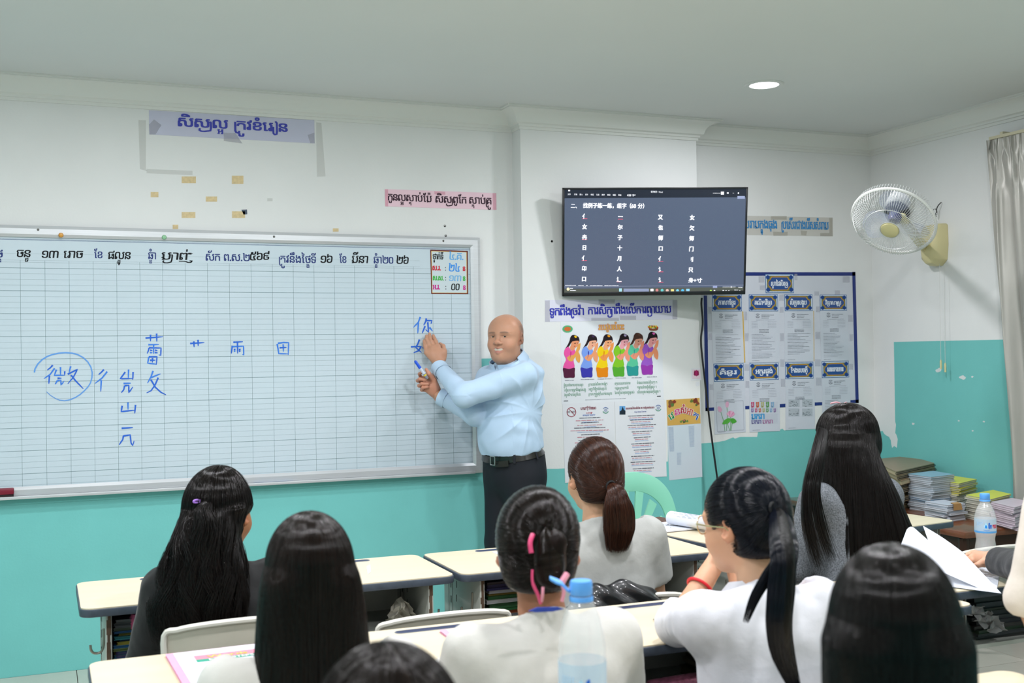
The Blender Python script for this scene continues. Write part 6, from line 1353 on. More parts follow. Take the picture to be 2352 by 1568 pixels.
def hang(H, N, pole_y, phis, zc, zend, K1=15, K2=24, wave=0, wf=30, lift=(.0, .004), drift=0, px=0, clumps=90, cl=.45):
    """strands that leave a parting on the crown and hang down over the field H (head coordinates)"""
    r = RNG; y0 = r.uniform(*pole_y, N); ph = r.uniform(phis[0], phis[1], N); lf = r.uniform(lift[0], lift[1], N); ze = r.uniform(zend[0], zend[1], N); ci = ((ph-phis[0])/(phis[1]-phis[0])*clumps+r.normal(size=N)*.6).astype(int) % clumps; cph = phis[0]+(np.arange(clumps)+r.uniform(.1, .9, clumps))/clumps*(phis[1]-phis[0]); cwp = r.uniform(0, 6.3, clumps); wp = cwp[ci]+r.normal(size=N)*.5; wa = wave*r.uniform(.6, 1.3, clumps)[ci]*r.uniform(.7, 1.2, N); dr = drift*r.normal(size=N)*.4+drift*r.normal(size=clumps)[ci]; dph = (cph[ci]-ph)*cl; lf = lf*.6+.4*lift[1]*r.uniform(0, 1, clumps)[ci]
    O = []; D = []; tj = r.uniform(0, 1, N)
    for i in range(K1):
        t = (i+.1+.8*tj)/K1*PI/2
        O.append(np.stack([np.full(N, px), y0, np.full(N, zc)], 1)); D.append(np.stack([np.cos(ph)*np.sin(t), np.sin(ph)*np.sin(t), np.cos(t)], 1))
    for i in range(K2):
        t = (i+.0)/(K2-1); z = zc+(ze-zc)*t; yy = y0*(1-min(t*3, 1))+(-.04)*min(t*3, 1); p2 = ph+dph*min(t*1.6, 1)+dr*t+wa*6*np.sin(wp+z*wf)*min(t*2.5, 1)
        O.append(np.stack([np.full(N, px*(1-t)), yy, z], 1)); D.append(np.stack([np.cos(p2), np.sin(p2), np.zeros(N)], 1))
    K = len(O); O = np.stack(O, 1); D = np.stack(D, 1)
    R_ = radial(H, O.reshape(-1, 3), D.reshape(-1, 3)).reshape(N, K)
    tt = np.arange(K)/K
    R_ = R_+lf[:, None]+wa[:, None]*np.sin(wp[:, None]*1.7+O[:, :, 2]*wf*.8)*np.clip(tt*2-.4, 0, 1)
    return O+D*R_[:, :, None]
def to_tie(H, N, tie, region, lift=(0, .003), K=16, sag=0):
    """strands combed from random scalp points to a tie; region(P) keeps seeds"""
    r = RNG; S = []
    while len(S) < N:
        d = r.normal(size=(N*3, 3)); d /= np.linalg.norm(d, axis=1)[:, None]; O = np.tile([0, -.01, .02], (len(d), 1)); R_ = radial(H, O, d); P = O+d*R_[:, None]; P = P[region(P)]; S += list(P)
    S = np.array(S[:N]); t = np.linspace(0, 1, K)[None, :, None]; tie = np.array(tie); jt = tie+r.normal(size=(N, 3))*.004
    L = S[:, None, :]*(1-t)+jt[:, None, :]*t; C = np.array([0, -.01, .02])*(1-t*.0)
    D = L-C; D /= np.linalg.norm(D, axis=2)[:, :, None]+1e-9; D[:, :, 2] -= sag*np.sin(t[:, :, 0]*PI); D /= np.linalg.norm(D, axis=2)[:, :, None]
    R_ = radial(H, np.broadcast_to(C, D.shape).reshape(-1, 3).copy(), D.reshape(-1, 3)).reshape(N, K); lf = r.uniform(lift[0], lift[1], N)
    return C+D*(R_+lf[:, None])[:, :, None]
def bundle(path, rad, N, K=26, flatten=1, wave=0, wf=25, spread_end=1, fray=.0, up=(1, 0, 0)):
    """a tail of strands around a centre path"""
    r = RNG; path = np.array(smooth_path(path, 8)); L = np.linspace(0, 1, len(path)); t = np.linspace(0, 1, K)
    C = np.stack([np.interp(t, L, path[:, i]) for i in range(3)], 1); T = np.gradient(C, axis=0); T /= np.linalg.norm(T, axis=1)[:, None]
    A = np.array(up, float)-T*(T@np.array(up, float))[:, None]; A /= np.linalg.norm(A, axis=1)[:, None]; B = np.cross(T, A)
    R_ = np.interp(t, np.linspace(0, 1, len(rad)), rad); a = r.uniform(0, 2*PI, N); q = np.sqrt(r.uniform(.25, 1, N)); wp = r.uniform(0, 6.3, N)
    aa = a[:, None]+.25*r.normal(size=N)[:, None]*t+0; rr = q[:, None]*R_[None, :]*(1+fray*r.normal(size=N)[:, None]*t)
    w_ = wave*np.sin(wp[:, None]*.35+t*wf)[:, :]*np.minimum(t*4, 1)
    end = r.uniform(.86, 1.0, N)[:, None]
    X = rr*np.cos(aa)+w_; Y = rr*np.sin(aa)*flatten+w_*.5*np.cos(wp)[:, None]
    P = C[None]+A[None]*X[:, :, None]+B[None]*Y[:, :, None]
    # shorten some strands
    te = t[None, :]*end; out = np.empty_like(P)
    for i in range(3):
        for n_ in range(N): out[n_, :, i] = np.interp(te[n_], t, P[n_, :, i])
    return out
def capfield(fr=.062, nape=-.085, sides=True, s=1.0):
    o = [('u', ell((0, -.014, .027), (.086*s, .107*s, .103*s)), 0), ('u', ell((0, -.05, -.04), (.07*s, .062*s, .06*s)), .04)]
    o += [('s', ell((0, .135, -.055), (.085, .085, .125)), .01), ('s', pln((0, 0, nape), (0, 0, 1)), .02)]
    if sides:
        for q in (-1, 1): o += [('s', ell((q*.085, .012, -.045), (.03, .036, .05)), .012)]
    return comb(o)
def seated(label, loc, fwd, top, skin_c, shirt_m, head_fwd=None, pitch=0, roll=0, hoff=(0, 0), sh=.172, arms=None, sleeve='long', collar=False, fem=True, group=None, torso_lean=.03, h_head=.005, pants_c='20222a', neck_cut=0, wid=1.0, eyes_on=False, heads=1.0, hands=True, shs=.0, armops=None, girth=1.0):
    """a seated figure: body (skin), shirt, trousers, shoes; returns root, head matrix, local-to-world"""
    root = thing('person', label, 'person', (0, 0, 0)); W = Mrot(fwd, loc=(loc[0], loc[1], 0)); Wn = np.array(W)
    L = lambda p: (np.array(p)@Wn[:3, :3].T+Wn[:3, 3])
    hz = top-.118*heads; nk = top-.25*heads; sz = top-.31+shs
    hc = L((hoff[0], torso_lean+.02+hoff[1], hz)); HM = Mrot(fwd if head_fwd is None else head_fwd, pitch, roll, heads, hc)
    chest = (0, torso_lean*.6, sz-.1); pel = (0, -.02, .5)
    A = {}
    for s, nm in ((-1, 'l'), (1, 'r')):
        S_ = L((s*sh, torso_lean*.7, sz-.015)); E_ = L((s*(sh+.05), .08, sz-.25)); H_ = L((s*.13, .3, .775))
        if arms and nm in arms: E_, H_ = [np.array(q, float) for q in arms[nm]]
        A[nm] = (S_, E_, H_)
    HI = HM.inverted(); HIn = np.array(HI)
    hf = comb(head_ops(fem=fem)); inv = lambda p: (p@HIn[:3, :3].T.astype(np.float32)+HIn[:3, 3].astype(np.float32))
    headw = lambda p: hf(inv(p))*heads
    nb = L((0, torso_lean*.6, sz+.01)); nt_ = hc+(np.array(HM.to_3x3() @ Vector((0, -.022, -.075))))
    bops = [('u', cap(nt_, nb, .047, .056), 0), ('u', cap(L((-sh*.7, torso_lean*.6, sz-.03)), L((sh*.7, torso_lean*.6, sz-.03)), .045, .045), .03), ('u', cap(L(chest), L(pel), .07, .09), .04)]
    for nm in 'lr':
        S_, E_, H_ = A[nm]; bops += [('u', cap(S_, E_, .044, .036), .04), ('u', cap(E_, H_, .036, .024), .015)]
    leg = []
    for s in (-1, 1): leg += [('u', cap(L((s*.08, 0, .48)), L((s*.1, .38, .465)), .072, .052), .05), ('u', cap(L((s*.1, .38, .465)), L((s*.1, .42, .09)), .052, .038), .02)]
    bops += leg
    if armops: bops += armops
    bf = comb(bops)
    allb = lambda p: smin(bf(p), headw(p), .02)
    SM_ = skinmat('skin_'+skin_c, skin_c); hl = np.array(hc)
    cutz = hz-.16
    b1 = sdf_mesh('body', lambda p: np.maximum(allb(p), cutz-p[:, 2]), hl-.15*np.array([1, 1, 1.2]), hl+.15, h_head, SM_, root, color=lambda P: face_tint(skin_c)(tf(P, HI)))
    lo = np.minimum(L((-.35, -.25, 0)), L((.35, .6, 0))); hi = np.maximum(L((-.35, -.25, 0)), L((.35, .6, 0)))
    allp = np.array([q for v in A.values() for q in v]+[L((-.2, .5, 0)), L((.2, .5, 0)), L((-.2, -.2, 0)), L((.2, -.2, 0))]); lo = allp.min(0)-.12; hi = allp.max(0)+.12; lo[2] = .05; hi[2] = max(cutz+.01, allp[:, 2].max()+.11) if armops else cutz+.012
    b2 = sdf_mesh('body', (lambda p: np.maximum(bf(p), p[:, 2]-(cutz+.004))) if not armops else bf, lo, hi, (.0065 if armops else .012), SM_, root, color=flat_tint(skin_c))
    body = join_objs([b1, b2], 'body')
    if eyes_on: eyes(root, HM)
    # shirt
    g = girth
    so = [('u', cap(L((-sh*.78, torso_lean*.6, sz-.022)), L((sh*.78, torso_lean*.6, sz-.022)), .064, .064), 0), ('u', ell(L((0, torso_lean*.6, sz-.13)), (1, 1, 1)), 0)] and [('u', cap(L((-sh*.75, torso_lean*.55, sz-.024)), L((sh*.75, torso_lean*.55, sz-.024)), .062, .062), 0)]
    for s in (-1, 1): so += [('u', cap(L((s*.075, torso_lean*.4, sz-.1)), L((s*.07, -.02, .56)), .1*g, .105*g), .07)]
    so += [('u', cap(nt_*.35+nb*.65, nb, .062, .075), .035)]
    end = {'long': 1.0, 'short': .0, 'elbow': .3}[sleeve] if isinstance(sleeve, str) else sleeve
    for nm in 'lr':
        S_, E_, H_ = A[nm]; U_ = E_-S_
        if end <= 0: so += [('u', cap(S_, S_+U_*.72, .066, .07), .045)]
        else: so += [('u', cap(S_, E_, .064, .052), .045), ('u', cap(E_, E_+(H_-E_)*end, .054, .044 if end > .5 else .056), .02)]
    up_ = (nt_-nb)/np.linalg.norm(nt_-nb)
    ncut = nb+up_*(.03+neck_cut)
    so2 = comb(so); np0 = pln(ncut, up_+np.array([fwd[0], fwd[1], 0])*.45); cuts = [lambda p: np.where(np.linalg.norm(p-ncut.astype(np.float32), axis=1) < .16, np0(p), -1)]
    for nm in 'lr':
        S_, E_, H_ = A[nm]
        if end <= 0: dd = (E_-S_); cp_ = S_+dd*.66
        else: dd = (H_-E_); cp_ = E_+dd*(end-.06)
        dd = dd/np.linalg.norm(dd); pl_ = pln(cp_, dd)
        def lim(p, pl_=pl_, c_=cp_): return np.where(np.linalg.norm(p-c_.astype(np.float32), axis=1) < .13, pl_(p), -1)
        cuts.append(lim)
    cuts.append(lambda p: .46-p[:, 2])
    def sf(p):
        d = so2(p)
        for c_ in cuts: d = smax(d, c_(p).astype(np.float32), .006)
        return d
    lo2 = lo.copy(); hi2 = hi.copy(); lo2[2] = .44; hi2[2] = max(sz+.12, allp[:, 2].max()+.1)
    def wr(P): q = P-np.array(L((0, 0, 0))); return .0028*fnoise(P*np.array([1, 1, .55]), 34, 5)+.0014*fnoise(P*np.array([1, 1, .5]), 80, 6)
    sdf_mesh('shirt', sf, lo2, hi2, .008, shirt_m, root, disp=wr)
    # trousers and shoes
    lo3 = lo.copy(); hi3 = hi.copy(); lo3[2] = .04; hi3[2] = .64
    tr_ = comb([('u', cap(L((-.05, -.02, .5)), L((.05, -.02, .5)), .115, .115), 0)]+[('u', cap(L((s*.085, 0, .48)), L((s*.1, .38, .465)), .085, .066), .05) for s in (-1, 1)]+[('u', cap(L((s*.1, .38, .465)), L((s*.1, .42, .1)), .066, .055), .02) for s in (-1, 1)])
    sdf_mesh('trousers', lambda p: np.maximum(tr_(p), .09-p[:, 2]), lo3, hi3, .018, mat('trouser_'+pants_c, pants_c, .8), root)
    for s in (-1, 1):
        sh_ = comb([('u', ell((0, .05, .03), (.042, .12, .045)), 0), ('u', cap((0, -.02, .05), (0, -.02, .1), .04, .038), .03), ('s', pln((0, 0, 0), (0, 0, 1)), 0)])
        sdf_mesh('shoe', lambda p: np.maximum(sh_(p), -p[:, 2]), (-.06, -.1, -.01), (.06, .2, .14), .009, mat('shoe_dark', '1c1c1e', .4), root, M=W @ Matrix.Translation((s*.1, .42, 0)))
    return root, HM, L, A
def Hcol(name, H, lo, hi, h, m, root, HM, disp=None):
    return sdf_mesh('hair', H, lo, hi, h, m, root, M=HM, disp=disp)
# ------------------------------------------------------------ the teacher
T_ = thing('person', 'bald smiling man in a light blue shirt and dark trousers, pointing at the whiteboard', 'person', (0, 0, 0))
SKIN = 'c39378'
hc = at(1162, 773, 'y', -.40); HMt = Mrot((-.755, -.656), 0, 0, .95, hc) @ Matrix.Diagonal((1.13, 1.0, 1.05, 1))
HIt = HMt.inverted(); hf = comb(head_ops(fat=1, smile=True)+[('u', cap((0, -.02, -.07), (0, -.05, -.2), .06, .066), .03)])
SKM = skinmat('skin_'+SKIN, SKIN, .42)
b1 = sdf_mesh('body', lambda p: np.maximum(hf(p), -.18-p[:, 2]), (-.1, -.13, -.19), (.1, .13, .13), .0021, SKM, T_, M=HMt, color=face_tint(SKIN, (.12, .08, .06), (.11, .1, .09)), it=2)
eyes(T_, HMt, (-.24, .97))
M = MB(); v = [(x_, .0985-15*x_*x_, -.0685+z_+9*x_*x_) for z_ in (-.006, .005) for x_ in np.linspace(-.024, .024, 11)]
M.add(v, [(i, i+1, 12+i, 11+i) for i in range(10)]); o = M.build('teeth', mat('teeth', 'cbc2b2', .35), T_, smooth=True); o.data.transform(HMt)
BC = np.array([2.285, -.36]); tf_ = np.array([-.955, -.297]); tl = np.array([-tf_[1], tf_[0]])   # facing, and his left
def TB_(f, l, z): q = BC+tf_*f+tl*l; return np.array([q[0], q[1], z])
wz = 1.0
SL = at(1203, 862, 'y', -.53); EL = at(1066, 908, 'y', -.47); WL = at(1006, 842, 'y', -.17)
SR = TB_(.02, -.17, 1.37); ER = at(1092, 950, 'y', -.33); WR = at(1008, 908, 'y', -.2)
hp = lambda x, y, Y: at(900+x/7.84, 740+y/7.84, 'y', Y)
wl = hp(858, 770, -.125); ml = [hp(632, 545, -.075), hp(695, 505, -.075), hp(760, 475, -.078), hp(828, 440, -.085)]
fl_ = [[ml[0], hp(600, 430, -.06), hp(585, 335, -.042)], [ml[1], hp(655, 380, -.06), hp(625, 300, -.05), hp(626, 245, -.038)], [ml[2], hp(712, 350, -.062), hp(685, 270, -.05), hp(678, 208, -.037)], [ml[3], hp(792, 345, -.066), hp(762, 285, -.052), hp(745, 240, -.04)]]
th = [hp(930, 660, -.11), hp(945, 520, -.09), hp(925, 430, -.07), hp(870, 390, -.05)]
lh = hand_ops(wl, ml, fl_, .0118, .0165, .032)+[('u', cap(th[0], th[1], .015, .0135), .014), ('u', cap(th[1], th[2], .0135, .0115), .006), ('u', cap(th[2], th[3], .0115, .0095), .006), ('u', cap(hp(900, 560, -.1), hp(740, 560, -.09), .022, .02), .02), ('u', cap(wl, hp(820, 900, -.16), .0275, .028), .015)]
wr_ = hp(850, 1330, -.175); mr = [hp(610, 1230, -.17), hp(590, 1170, -.165), hp(590, 1110, -.16), hp(610, 1030, -.155)]
fr_ = [[hp(640, 1215, -.165), hp(540, 1215, -.175), hp(560, 1175, -.2), hp(640, 1165, -.205)], [hp(600, 1160, -.155), hp(490, 1140, -.17), hp(540, 1105, -.2), hp(650, 1110, -.208)], [hp(600, 1080, -.15), hp(465, 1050, -.165), hp(500, 1020, -.195), hp(610, 1035, -.21)], [hp(620, 1010, -.15), hp(520, 990, -.155), hp(497, 930, -.17), hp(525, 905, -.19)]]
rh = hand_ops(wr_, [hp(640, 1210, -.17), hp(640, 1140, -.165), hp(640, 1080, -.16), hp(660, 1020, -.158)], fr_, .0108, .016, .03)+[('u', cap(hp(790, 1190, -.19), hp(760, 1040, -.2), .024, .015), .02), ('u', cap(hp(760, 1040, -.2), hp(670, 930, -.215), .0145, .0115), .006), ('u', cap(hp(670, 930, -.215), hp(620, 850, -.21), .0115, .009), .006), ('u', cap(hp(720, 1170, -.18), hp(760, 1240, -.18), .026, .024), .02), ('u', cap(wr_, hp(900, 1420, -.2), .027, .029), .015)]
c_ = np.array(wl); b2 = sdf_mesh('body', comb(lh), hp(560, 1000, -.2)-.02, hp(1010, 180, 0)+.03, .0017, SKM, T_, color=lambda P: flat_tint(SKIN)(P))
b3 = sdf_mesh('body', comb(rh), hp(430, 1470, -.26)-.01, hp(960, 800, -.13)+.01, .0017, SKM, T_, color=lambda P: flat_tint('c98f76')(P))
bo = comb([('u', cap(np.array(HMt @ Vector((0, -.04, -.15))), TB_(-.02, 0, 1.42), .065, .07), 0), ('u', cap(SL, SR, .05, .05), .05), ('u', cap(TB_(0, 0, 1.3), TB_(0, 0, .95), .12, .13), .08), ('u', cap(SL, EL, .045, .04), .03), ('u', cap(EL, WL, .04, .03), .02), ('u', cap(SR, ER, .045, .04), .03), ('u', cap(ER, WR, .04, .03), .02)]+[('u', cap(TB_(0, s*.09, .92), TB_(.01, s*.1, .5), .085, .055), .05) for s in (-1, 1)]+[('u', cap(TB_(.01, s*.1, .5), TB_(-.02, s*.11, .08), .055, .04), .02) for s in (-1, 1)])
b4 = sdf_mesh('body', bo, (1.8, -.75, .04), (2.62, .0, 1.52), .011, SKM, T_, color=flat_tint(SKIN))
join_objs([b1, b2, b3, b4], 'body')
# fingernails of the left hand
NM = mat('nail', 'e6b8a8', .2, coat=.5)
for fg in fl_:
    a, b_ = np.array(fg[-2]), np.array(fg[-1]); d = (b_-a)/np.linalg.norm(b_-a); c = b_+d*.001+np.array([-.002, -.0068, .001]); z_ = Vector(d); x_ = Vector((0, -1, 0)).cross(z_).normalized(); y_ = z_.cross(x_)
    mt = Matrix(((x_[0], y_[0], z_[0], c[0]), (x_[1], y_[1], z_[1], c[1]), (x_[2], y_[2], z_[2], c[2]), (0, 0, 0, 1)))
    e = MB(); e.lathe([(1, 0)], 2); e = MB(); n_ = 14; e.add([tuple(mt @ Vector((.0046*math.cos(t), 0, .006*math.sin(t)))) for t in np.linspace(0, 2*PI, n_, endpoint=False)]+[tuple(mt @ Vector((0, .0012, 0)))], [(i, (i+1) % n_, n_) for i in range(n_)]); e.build('fingernail', NM, T_, smooth=True)
# shirt
SHB = mat('shirt_lightblue', 'bcd6ee', .7, noise=.015, nscale=14, bump=.12, bscale=16, sheen=.2)
sops = [('u', cap(SL*.86+SR*.14, SR*.86+SL*.14, .066, .066), 0), ('u', ell(TB_(-.005, 0, 1.28), (.15, .19, .17), (0, 0, math.degrees(math.atan2(tf_[1], tf_[0])))), .06), ('u', ell(TB_(.02, 0, 1.1), (.158, .185, .2), (0, 0, math.degrees(math.atan2(tf_[1], tf_[0])))), .06),
        ('u', ell(TB_(.0, 0, 1.01), (.15, .175, .12), (0, 0, math.degrees(math.atan2(tf_[1], tf_[0])))), .05),
        ('u', cap(np.array(HMt @ Vector((0, -.04, -.1))), TB_(-.03, 0, 1.42), .07, .088), .05), ('u', ell(TB_(-.06, .02, 1.40), (.075, .15, .05), (0, 0, math.degrees(math.atan2(tf_[1], tf_[0])))), .06)]
sfn = comb(sops)
def cutter(E_, W_, t, n_r=.12):
    d = (W_-E_)/np.linalg.norm(W_-E_); c = E_+(W_-E_)*t; pl_ = pln(c, d); cf = c.astype(np.float32)
    return lambda p: np.where(np.linalg.norm(p-cf, axis=1) < n_r, pl_(p), -1).astype(np.float32)
slL = comb([('u', cap(SL, EL, .073, .058), 0), ('u', cap(EL, WL*.93+EL*.07, .058, .041), .03)]); slR = comb([('u', cap(SR, ER, .07, .06), 0), ('u', cap(ER, WR*.95+ER*.05, .06, .042), .03)])
cutL = cutter(EL, WL, .93); cutR = cutter(ER, WR, .95); nn_ = np.array(HMt.to_3x3() @ Vector((0, .0, 1))); nn_ = nn_/np.linalg.norm(nn_)
nkc = np.array(HMt @ Vector((0, -.02, -.118)))
ncut0 = pln(nkc, np.array([tf_[0]*.5, tf_[1]*.5, 1.]))
ncut = lambda p: np.where(np.linalg.norm(p-nkc.astype(np.float32), axis=1) < .17, ncut0(p), -1).astype(np.float32)
def sf(p):
    d = smin(sfn(p), smax(slL(p), cutL(p), .004), .045); d = smin(d, smax(slR(p), cutR(p), .004), .02); d = smax(d, (.985-p[:, 2]-.2*((p[:, :2]-BC)@tf_)).astype(np.float32), .01); d = smax(d, ncut(p), .004); return d
def wrk(P):
    o = .0016*fnoise(P, 30, 8)
    # folds that run from the armpit and over the elbow and waist
    c = TB_(.02, .16, 1.2); q = P-c; r_ = np.linalg.norm(q, axis=1); an = np.arctan2(q[:, 2], q@np.append(tf_, 0)); o += .005*(2.2*(1-np.abs(np.sin(an*5.5+r_*5)))**2-.7)*np.exp(-((r_-.15)/.07)**2)
    c = EL; q = P-c; r_ = np.linalg.norm(q, axis=1); an = np.arctan2(q[:, 2], q[:, 0]); o += .0026*np.sin(r_*80+an*2.5)*np.exp(-(r_/.08)**2)*(1-np.exp(-(r_/.04)**2))
    o += .003*np.sin(P[:, 2]*75+P[:, 0]*22+2*fnoise(P, 8, 4))*np.exp(-((P[:, 2]-1.16)/.09)**2)*(P[:, 0] > 2.22)
    o += .003*np.sin(P[:, 0]*70+P[:, 1]*50)*np.exp(-((P[:, 2]-1.0)/.05)**2)
    q = P-SL; r_ = np.linalg.norm(q, axis=1); o += .0025*np.sin((P@np.array([.5, .2, 1.6]))*40)*np.exp(-((r_-.15)/.07)**2)*(P[:, 0] < 2.15)
    return o
shirt = sdf_mesh('shirt', sf, (1.72, -.74, .97), (2.62, -.02, 1.56), .0042, SHB, T_, disp=wrk)
# cuffs, collar, seams
def cuff(E_, W_, r, nm='cuff'):
    d = (W_-E_)/np.linalg.norm(W_-E_); a = np.cross(d, [0, 0, 1.]); a /= np.linalg.norm(a); b_ = np.cross(a, d); c0 = E_+(W_-E_)*.78; c1 = E_+(W_-E_)*.97; v = []
    for k_, (c, rr) in enumerate(((c0, r+.0035), (c1, r+.002), (c1, r-.002))):
        for t in np.linspace(0, 2*PI, 36, endpoint=False): v.append(c+(a*math.cos(t)+b_*math.sin(t))*rr*(1+.03*math.sin(3*t)))
    M = MB(); M.add(v, [(i*36+k, i*36+(k+1) % 36, (i+1)*36+(k+1) % 36, (i+1)*36+k) for i in range(2) for k in range(36)]); cu = M.build(nm, SHB, T_, smooth=True)
    p_ = (c0+c1)/2+(a*.3-b_*.95)*(r+.004); MB().lathe([(.0001, .0015), (.0045, .0012), (.005, 0)], 12, c=tuple(p_)).build('button', mat('button_white', 'd5dde6', .3), cu)
cuff(EL, WL, .043); cuff(ER, WR, .044)
K = 48; cn = np.array([tf_[0]*.5, tf_[1]*.5, 1.]); cn /= np.linalg.norm(cn); ca = np.append(tf_, 0)-cn*(np.append(tf_, 0)@cn); ca /= np.linalg.norm(ca); cb = np.cross(cn, ca); nc = nkc+np.append(tf_, 0)*-.006
ts_ = np.linspace(.16, 2*PI-.16, K); Dc = np.array([ca*math.cos(t)+cb*math.sin(t) for t in ts_]); rows = []
for h_, of in ((.012, -.004), (.014, .002), (-.004, .007), (-.03, .009), (-.034, .003)):
    hh_ = h_-(.0 if h_ > 0 else .012*np.maximum(np.cos(ts_), 0)); O_ = nc+cn*(np.minimum(h_, -.012)) ; Rc = radial(sfn, np.tile(O_, (K, 1)), Dc, .2); rows.append(nc+Dc*(Rc+of)[:, None]+cn*np.reshape(hh_, (-1, 1)))
M = MB(); M.add(np.concatenate(rows), [(j*K+k, j*K+k+1, (j+1)*K+k+1, (j+1)*K+k) for j in range(4) for k in range(K-1)]); M.build('collar', SHB, T_, smooth=True, angle=1.2)
# trousers
TRM = mat('trousers_navy', '12161f', .75, noise=.1, nscale=20, bump=.1, bscale=20)
ang = math.degrees(math.atan2(tf_[1], tf_[0]))
tr_ = comb([('u', ell(TB_(-.005, 0, .96), (.15, .178, .1), (0, 0, ang)), 0), ('u', ell(TB_(-.02, 0, .87), (.15, .175, .14), (0, 0, ang)), .05)]+[('u', cap(TB_(-.01, s*.085, .85), TB_(.01, s*.1, .5), .105, .082), .05) for s in (-1, 1)]+[('u', cap(TB_(.01, s*.1, .5), TB_(-.02, s*.11, .08), .082, .07), .02) for s in (-1, 1)])
sdf_mesh('trousers', lambda p: np.maximum(np.maximum(tr_(p), p[:, 2]-1.0+.2*((p[:, :2]-BC)@tf_)), .05-p[:, 2]), (1.98, -.72, .03), (2.6, .0, 1.06), .0075, TRM, T_, disp=lambda P: .003*fnoise(P*np.array([1, 1, .6]), 26, 3))
def wring(nm, z0, z1, off, m, a0=0, a1=2*PI, nK=64, parent=T_):
    O = []; D = []
    ts = np.linspace(a0, a1, nK)
    for z in (z0, z1):
        for t in ts: O.append(TB_(0, 0, z-.03*math.cos(t))); q = tf_*math.cos(t)+tl*math.sin(t); D.append([q[0], q[1], 0])
    O = np.array(O); D = np.array(D); R1 = radial(lambda p: np.minimum(tr_(p), sfn(p)) if z1 > 1.2 else tr_(p), O, D, .3); P = O+D*(R1+off)[:, None]; Q = O+D*(R1+off-.004)[:, None]; V = np.concatenate([P, Q]); n_ = nK
    f = []
    for k in range(nK-1): f += [(k, k+1, n_+k+1, n_+k), (2*n_+k, 3*n_+k, 3*n_+k+1, 2*n_+k+1), (n_+k, n_+k+1, 3*n_+k+1, 3*n_+k), (k, 2*n_+k, 2*n_+k+1, k+1)]
    M = MB(); M.add(V, f); return M.build(nm, m, parent, smooth=True, angle=.7)
LEA = mat('belt_leather', '14140f', .3, coat=.3)
belt = wring('belt', .962, .998, .007, LEA)
for a in (-2.6, -1.2, .9, 1.6, 2.6): wring('belt_loop', .955, 1.003, .0105, TRM, a, a+.07, 4)
bk = TB_(.155, .04, .95)
M = MB(); 
for a, b_ in (((-.018, -.022), (.018, -.022)), ((.018, -.022), (.018, .022)), ((.018, .022), (-.018, .022)), ((-.018, .022), (-.018, -.022))): M.tube([bk+np.append(tl*a[0], a[1])+np.append(tf_, 0)*.012, bk+np.append(tl*b_[0], b_[1])+np.append(tf_, 0)*.012], .003, 6)
M.build('buckle', mat('buckle_steel', 'a8aaa8', .25, metal=.9), belt)
wring('belt_tail', .945, .975, .016, LEA, .15, .75, 14)
for s in (-1, 1):
    sh_ = comb([('u', ell((0, .06, .03), (.045, .14, .05)), 0), ('u', cap((0, -.02, .05), (0, -.02, .1), .05, .045), .03)])
    q = TB_(.0, s*.11, 0); sdf_mesh('shoe', lambda p: np.maximum(sh_(p), -p[:, 2]), (-.07, -.1, -.01), (.07, .22, .13), .008, mat('shoe_black', '101010', .2, coat=.4), T_, M=Mrot(tf_, loc=q))
# marker in the right hand
a = hp(418, 695, -.222); b_ = hp(640, 1008, -.228); d = b_-a; L_ = np.linalg.norm(d); d /= L_
t = thing('marker_pen', 'blue-capped whiteboard marker held in his right hand', 'marker', tuple(a)); q = Vector((0, 0, 1)).rotation_difference(Vector(d)).to_matrix().to_4x4()
MB().lathe([(.0001, -.003), (.0055, -.001), (.0078, .006), (.0082, .04), (.0084, L_*.42), (.0001, L_*.42)], 20, M=q).build('cap', mat('marker_blue', '1f58d8', .3), t, smooth=True, angle=.6)
MB().lathe([(.0001, L_*.4), (.0078, L_*.4), (.0078, L_*.76), (.0001, L_*.76)], 20, M=q).build('barrel', mat('marker_white', 'cfd6e4', .3), t, smooth=True, angle=.6)
MB().lathe([(.0001, L_*.74), (.0083, L_*.74), (.0083, L_*.97), (.006, L_*1.02), (.0001, L_*1.03)], 20, M=q).build('end_section', mat('marker_grey', '8d8f99', .35), t, smooth=True, angle=.6)
M = MB(); M.lathe([(.0084, L_*.78), (.00845, L_*.84)], 20, M=q); M.build('yellow_mark', mat('marker_yellow', 'e8cf20', .4), t)
# ------------------------------------------------------------ the students
N2 = lambda a: np.array(a)/np.linalg.norm(a)
BLKH = hairmat('hair_black', '0b090a', .17, '17120f'); BRNH = hairmat('hair_brown', '22130e', .22, '4a2a1c'); DBRH = hairmat('hair_darkbrown', '0f0a08', .19, '1e140f'); BLUH = hairmat('hair_blueblack', '090c14', .18, '10141f')
FIB = lambda n, c, c2: mat(n, c, .42, noise=.35, nscale=14, stretch=(14, 14, .8), bump=.25, bscale=14)
HB = mat('hairbase_black', '070606', .4, spec=.15, noise=.3, nscale=90, bump=.3, bscale=120, stretch=(1, 1, .12)); HBR = mat('hairbase_brown', '160c09', .4, spec=.15, noise=.35, nscale=90, bump=.3, bscale=120, stretch=(1, 1, .12))
def shirtmat(n, c, **k): return mat(n, c, k.pop('rough', .8), noise=k.pop('noise', .03), nscale=30, bump=.15, bscale=k.pop('bscale', 40), sheen=.15)
SMB = shirtmat('blazer_black', '0c0d0f', noise=.15); SWH = shirtmat('shirt_offwhite', 'd2d0ca'); SGR = shirtmat('tshirt_grey', 'aaaca9', noise=.06); SW2 = shirtmat('shirt_white', 'dcdde4'); SJK = mat('jacket_tweed', '6d7278', .85, noise=.5, nscale=220); SDK = shirtmat('jacket_dark', '17191c'); SBE = shirtmat('shirt_beige', 'd8cfc4')
def xform(P, M): s = P.shape; return tf(P.reshape(-1, 3), M).reshape(s)
CAPF = capfield()
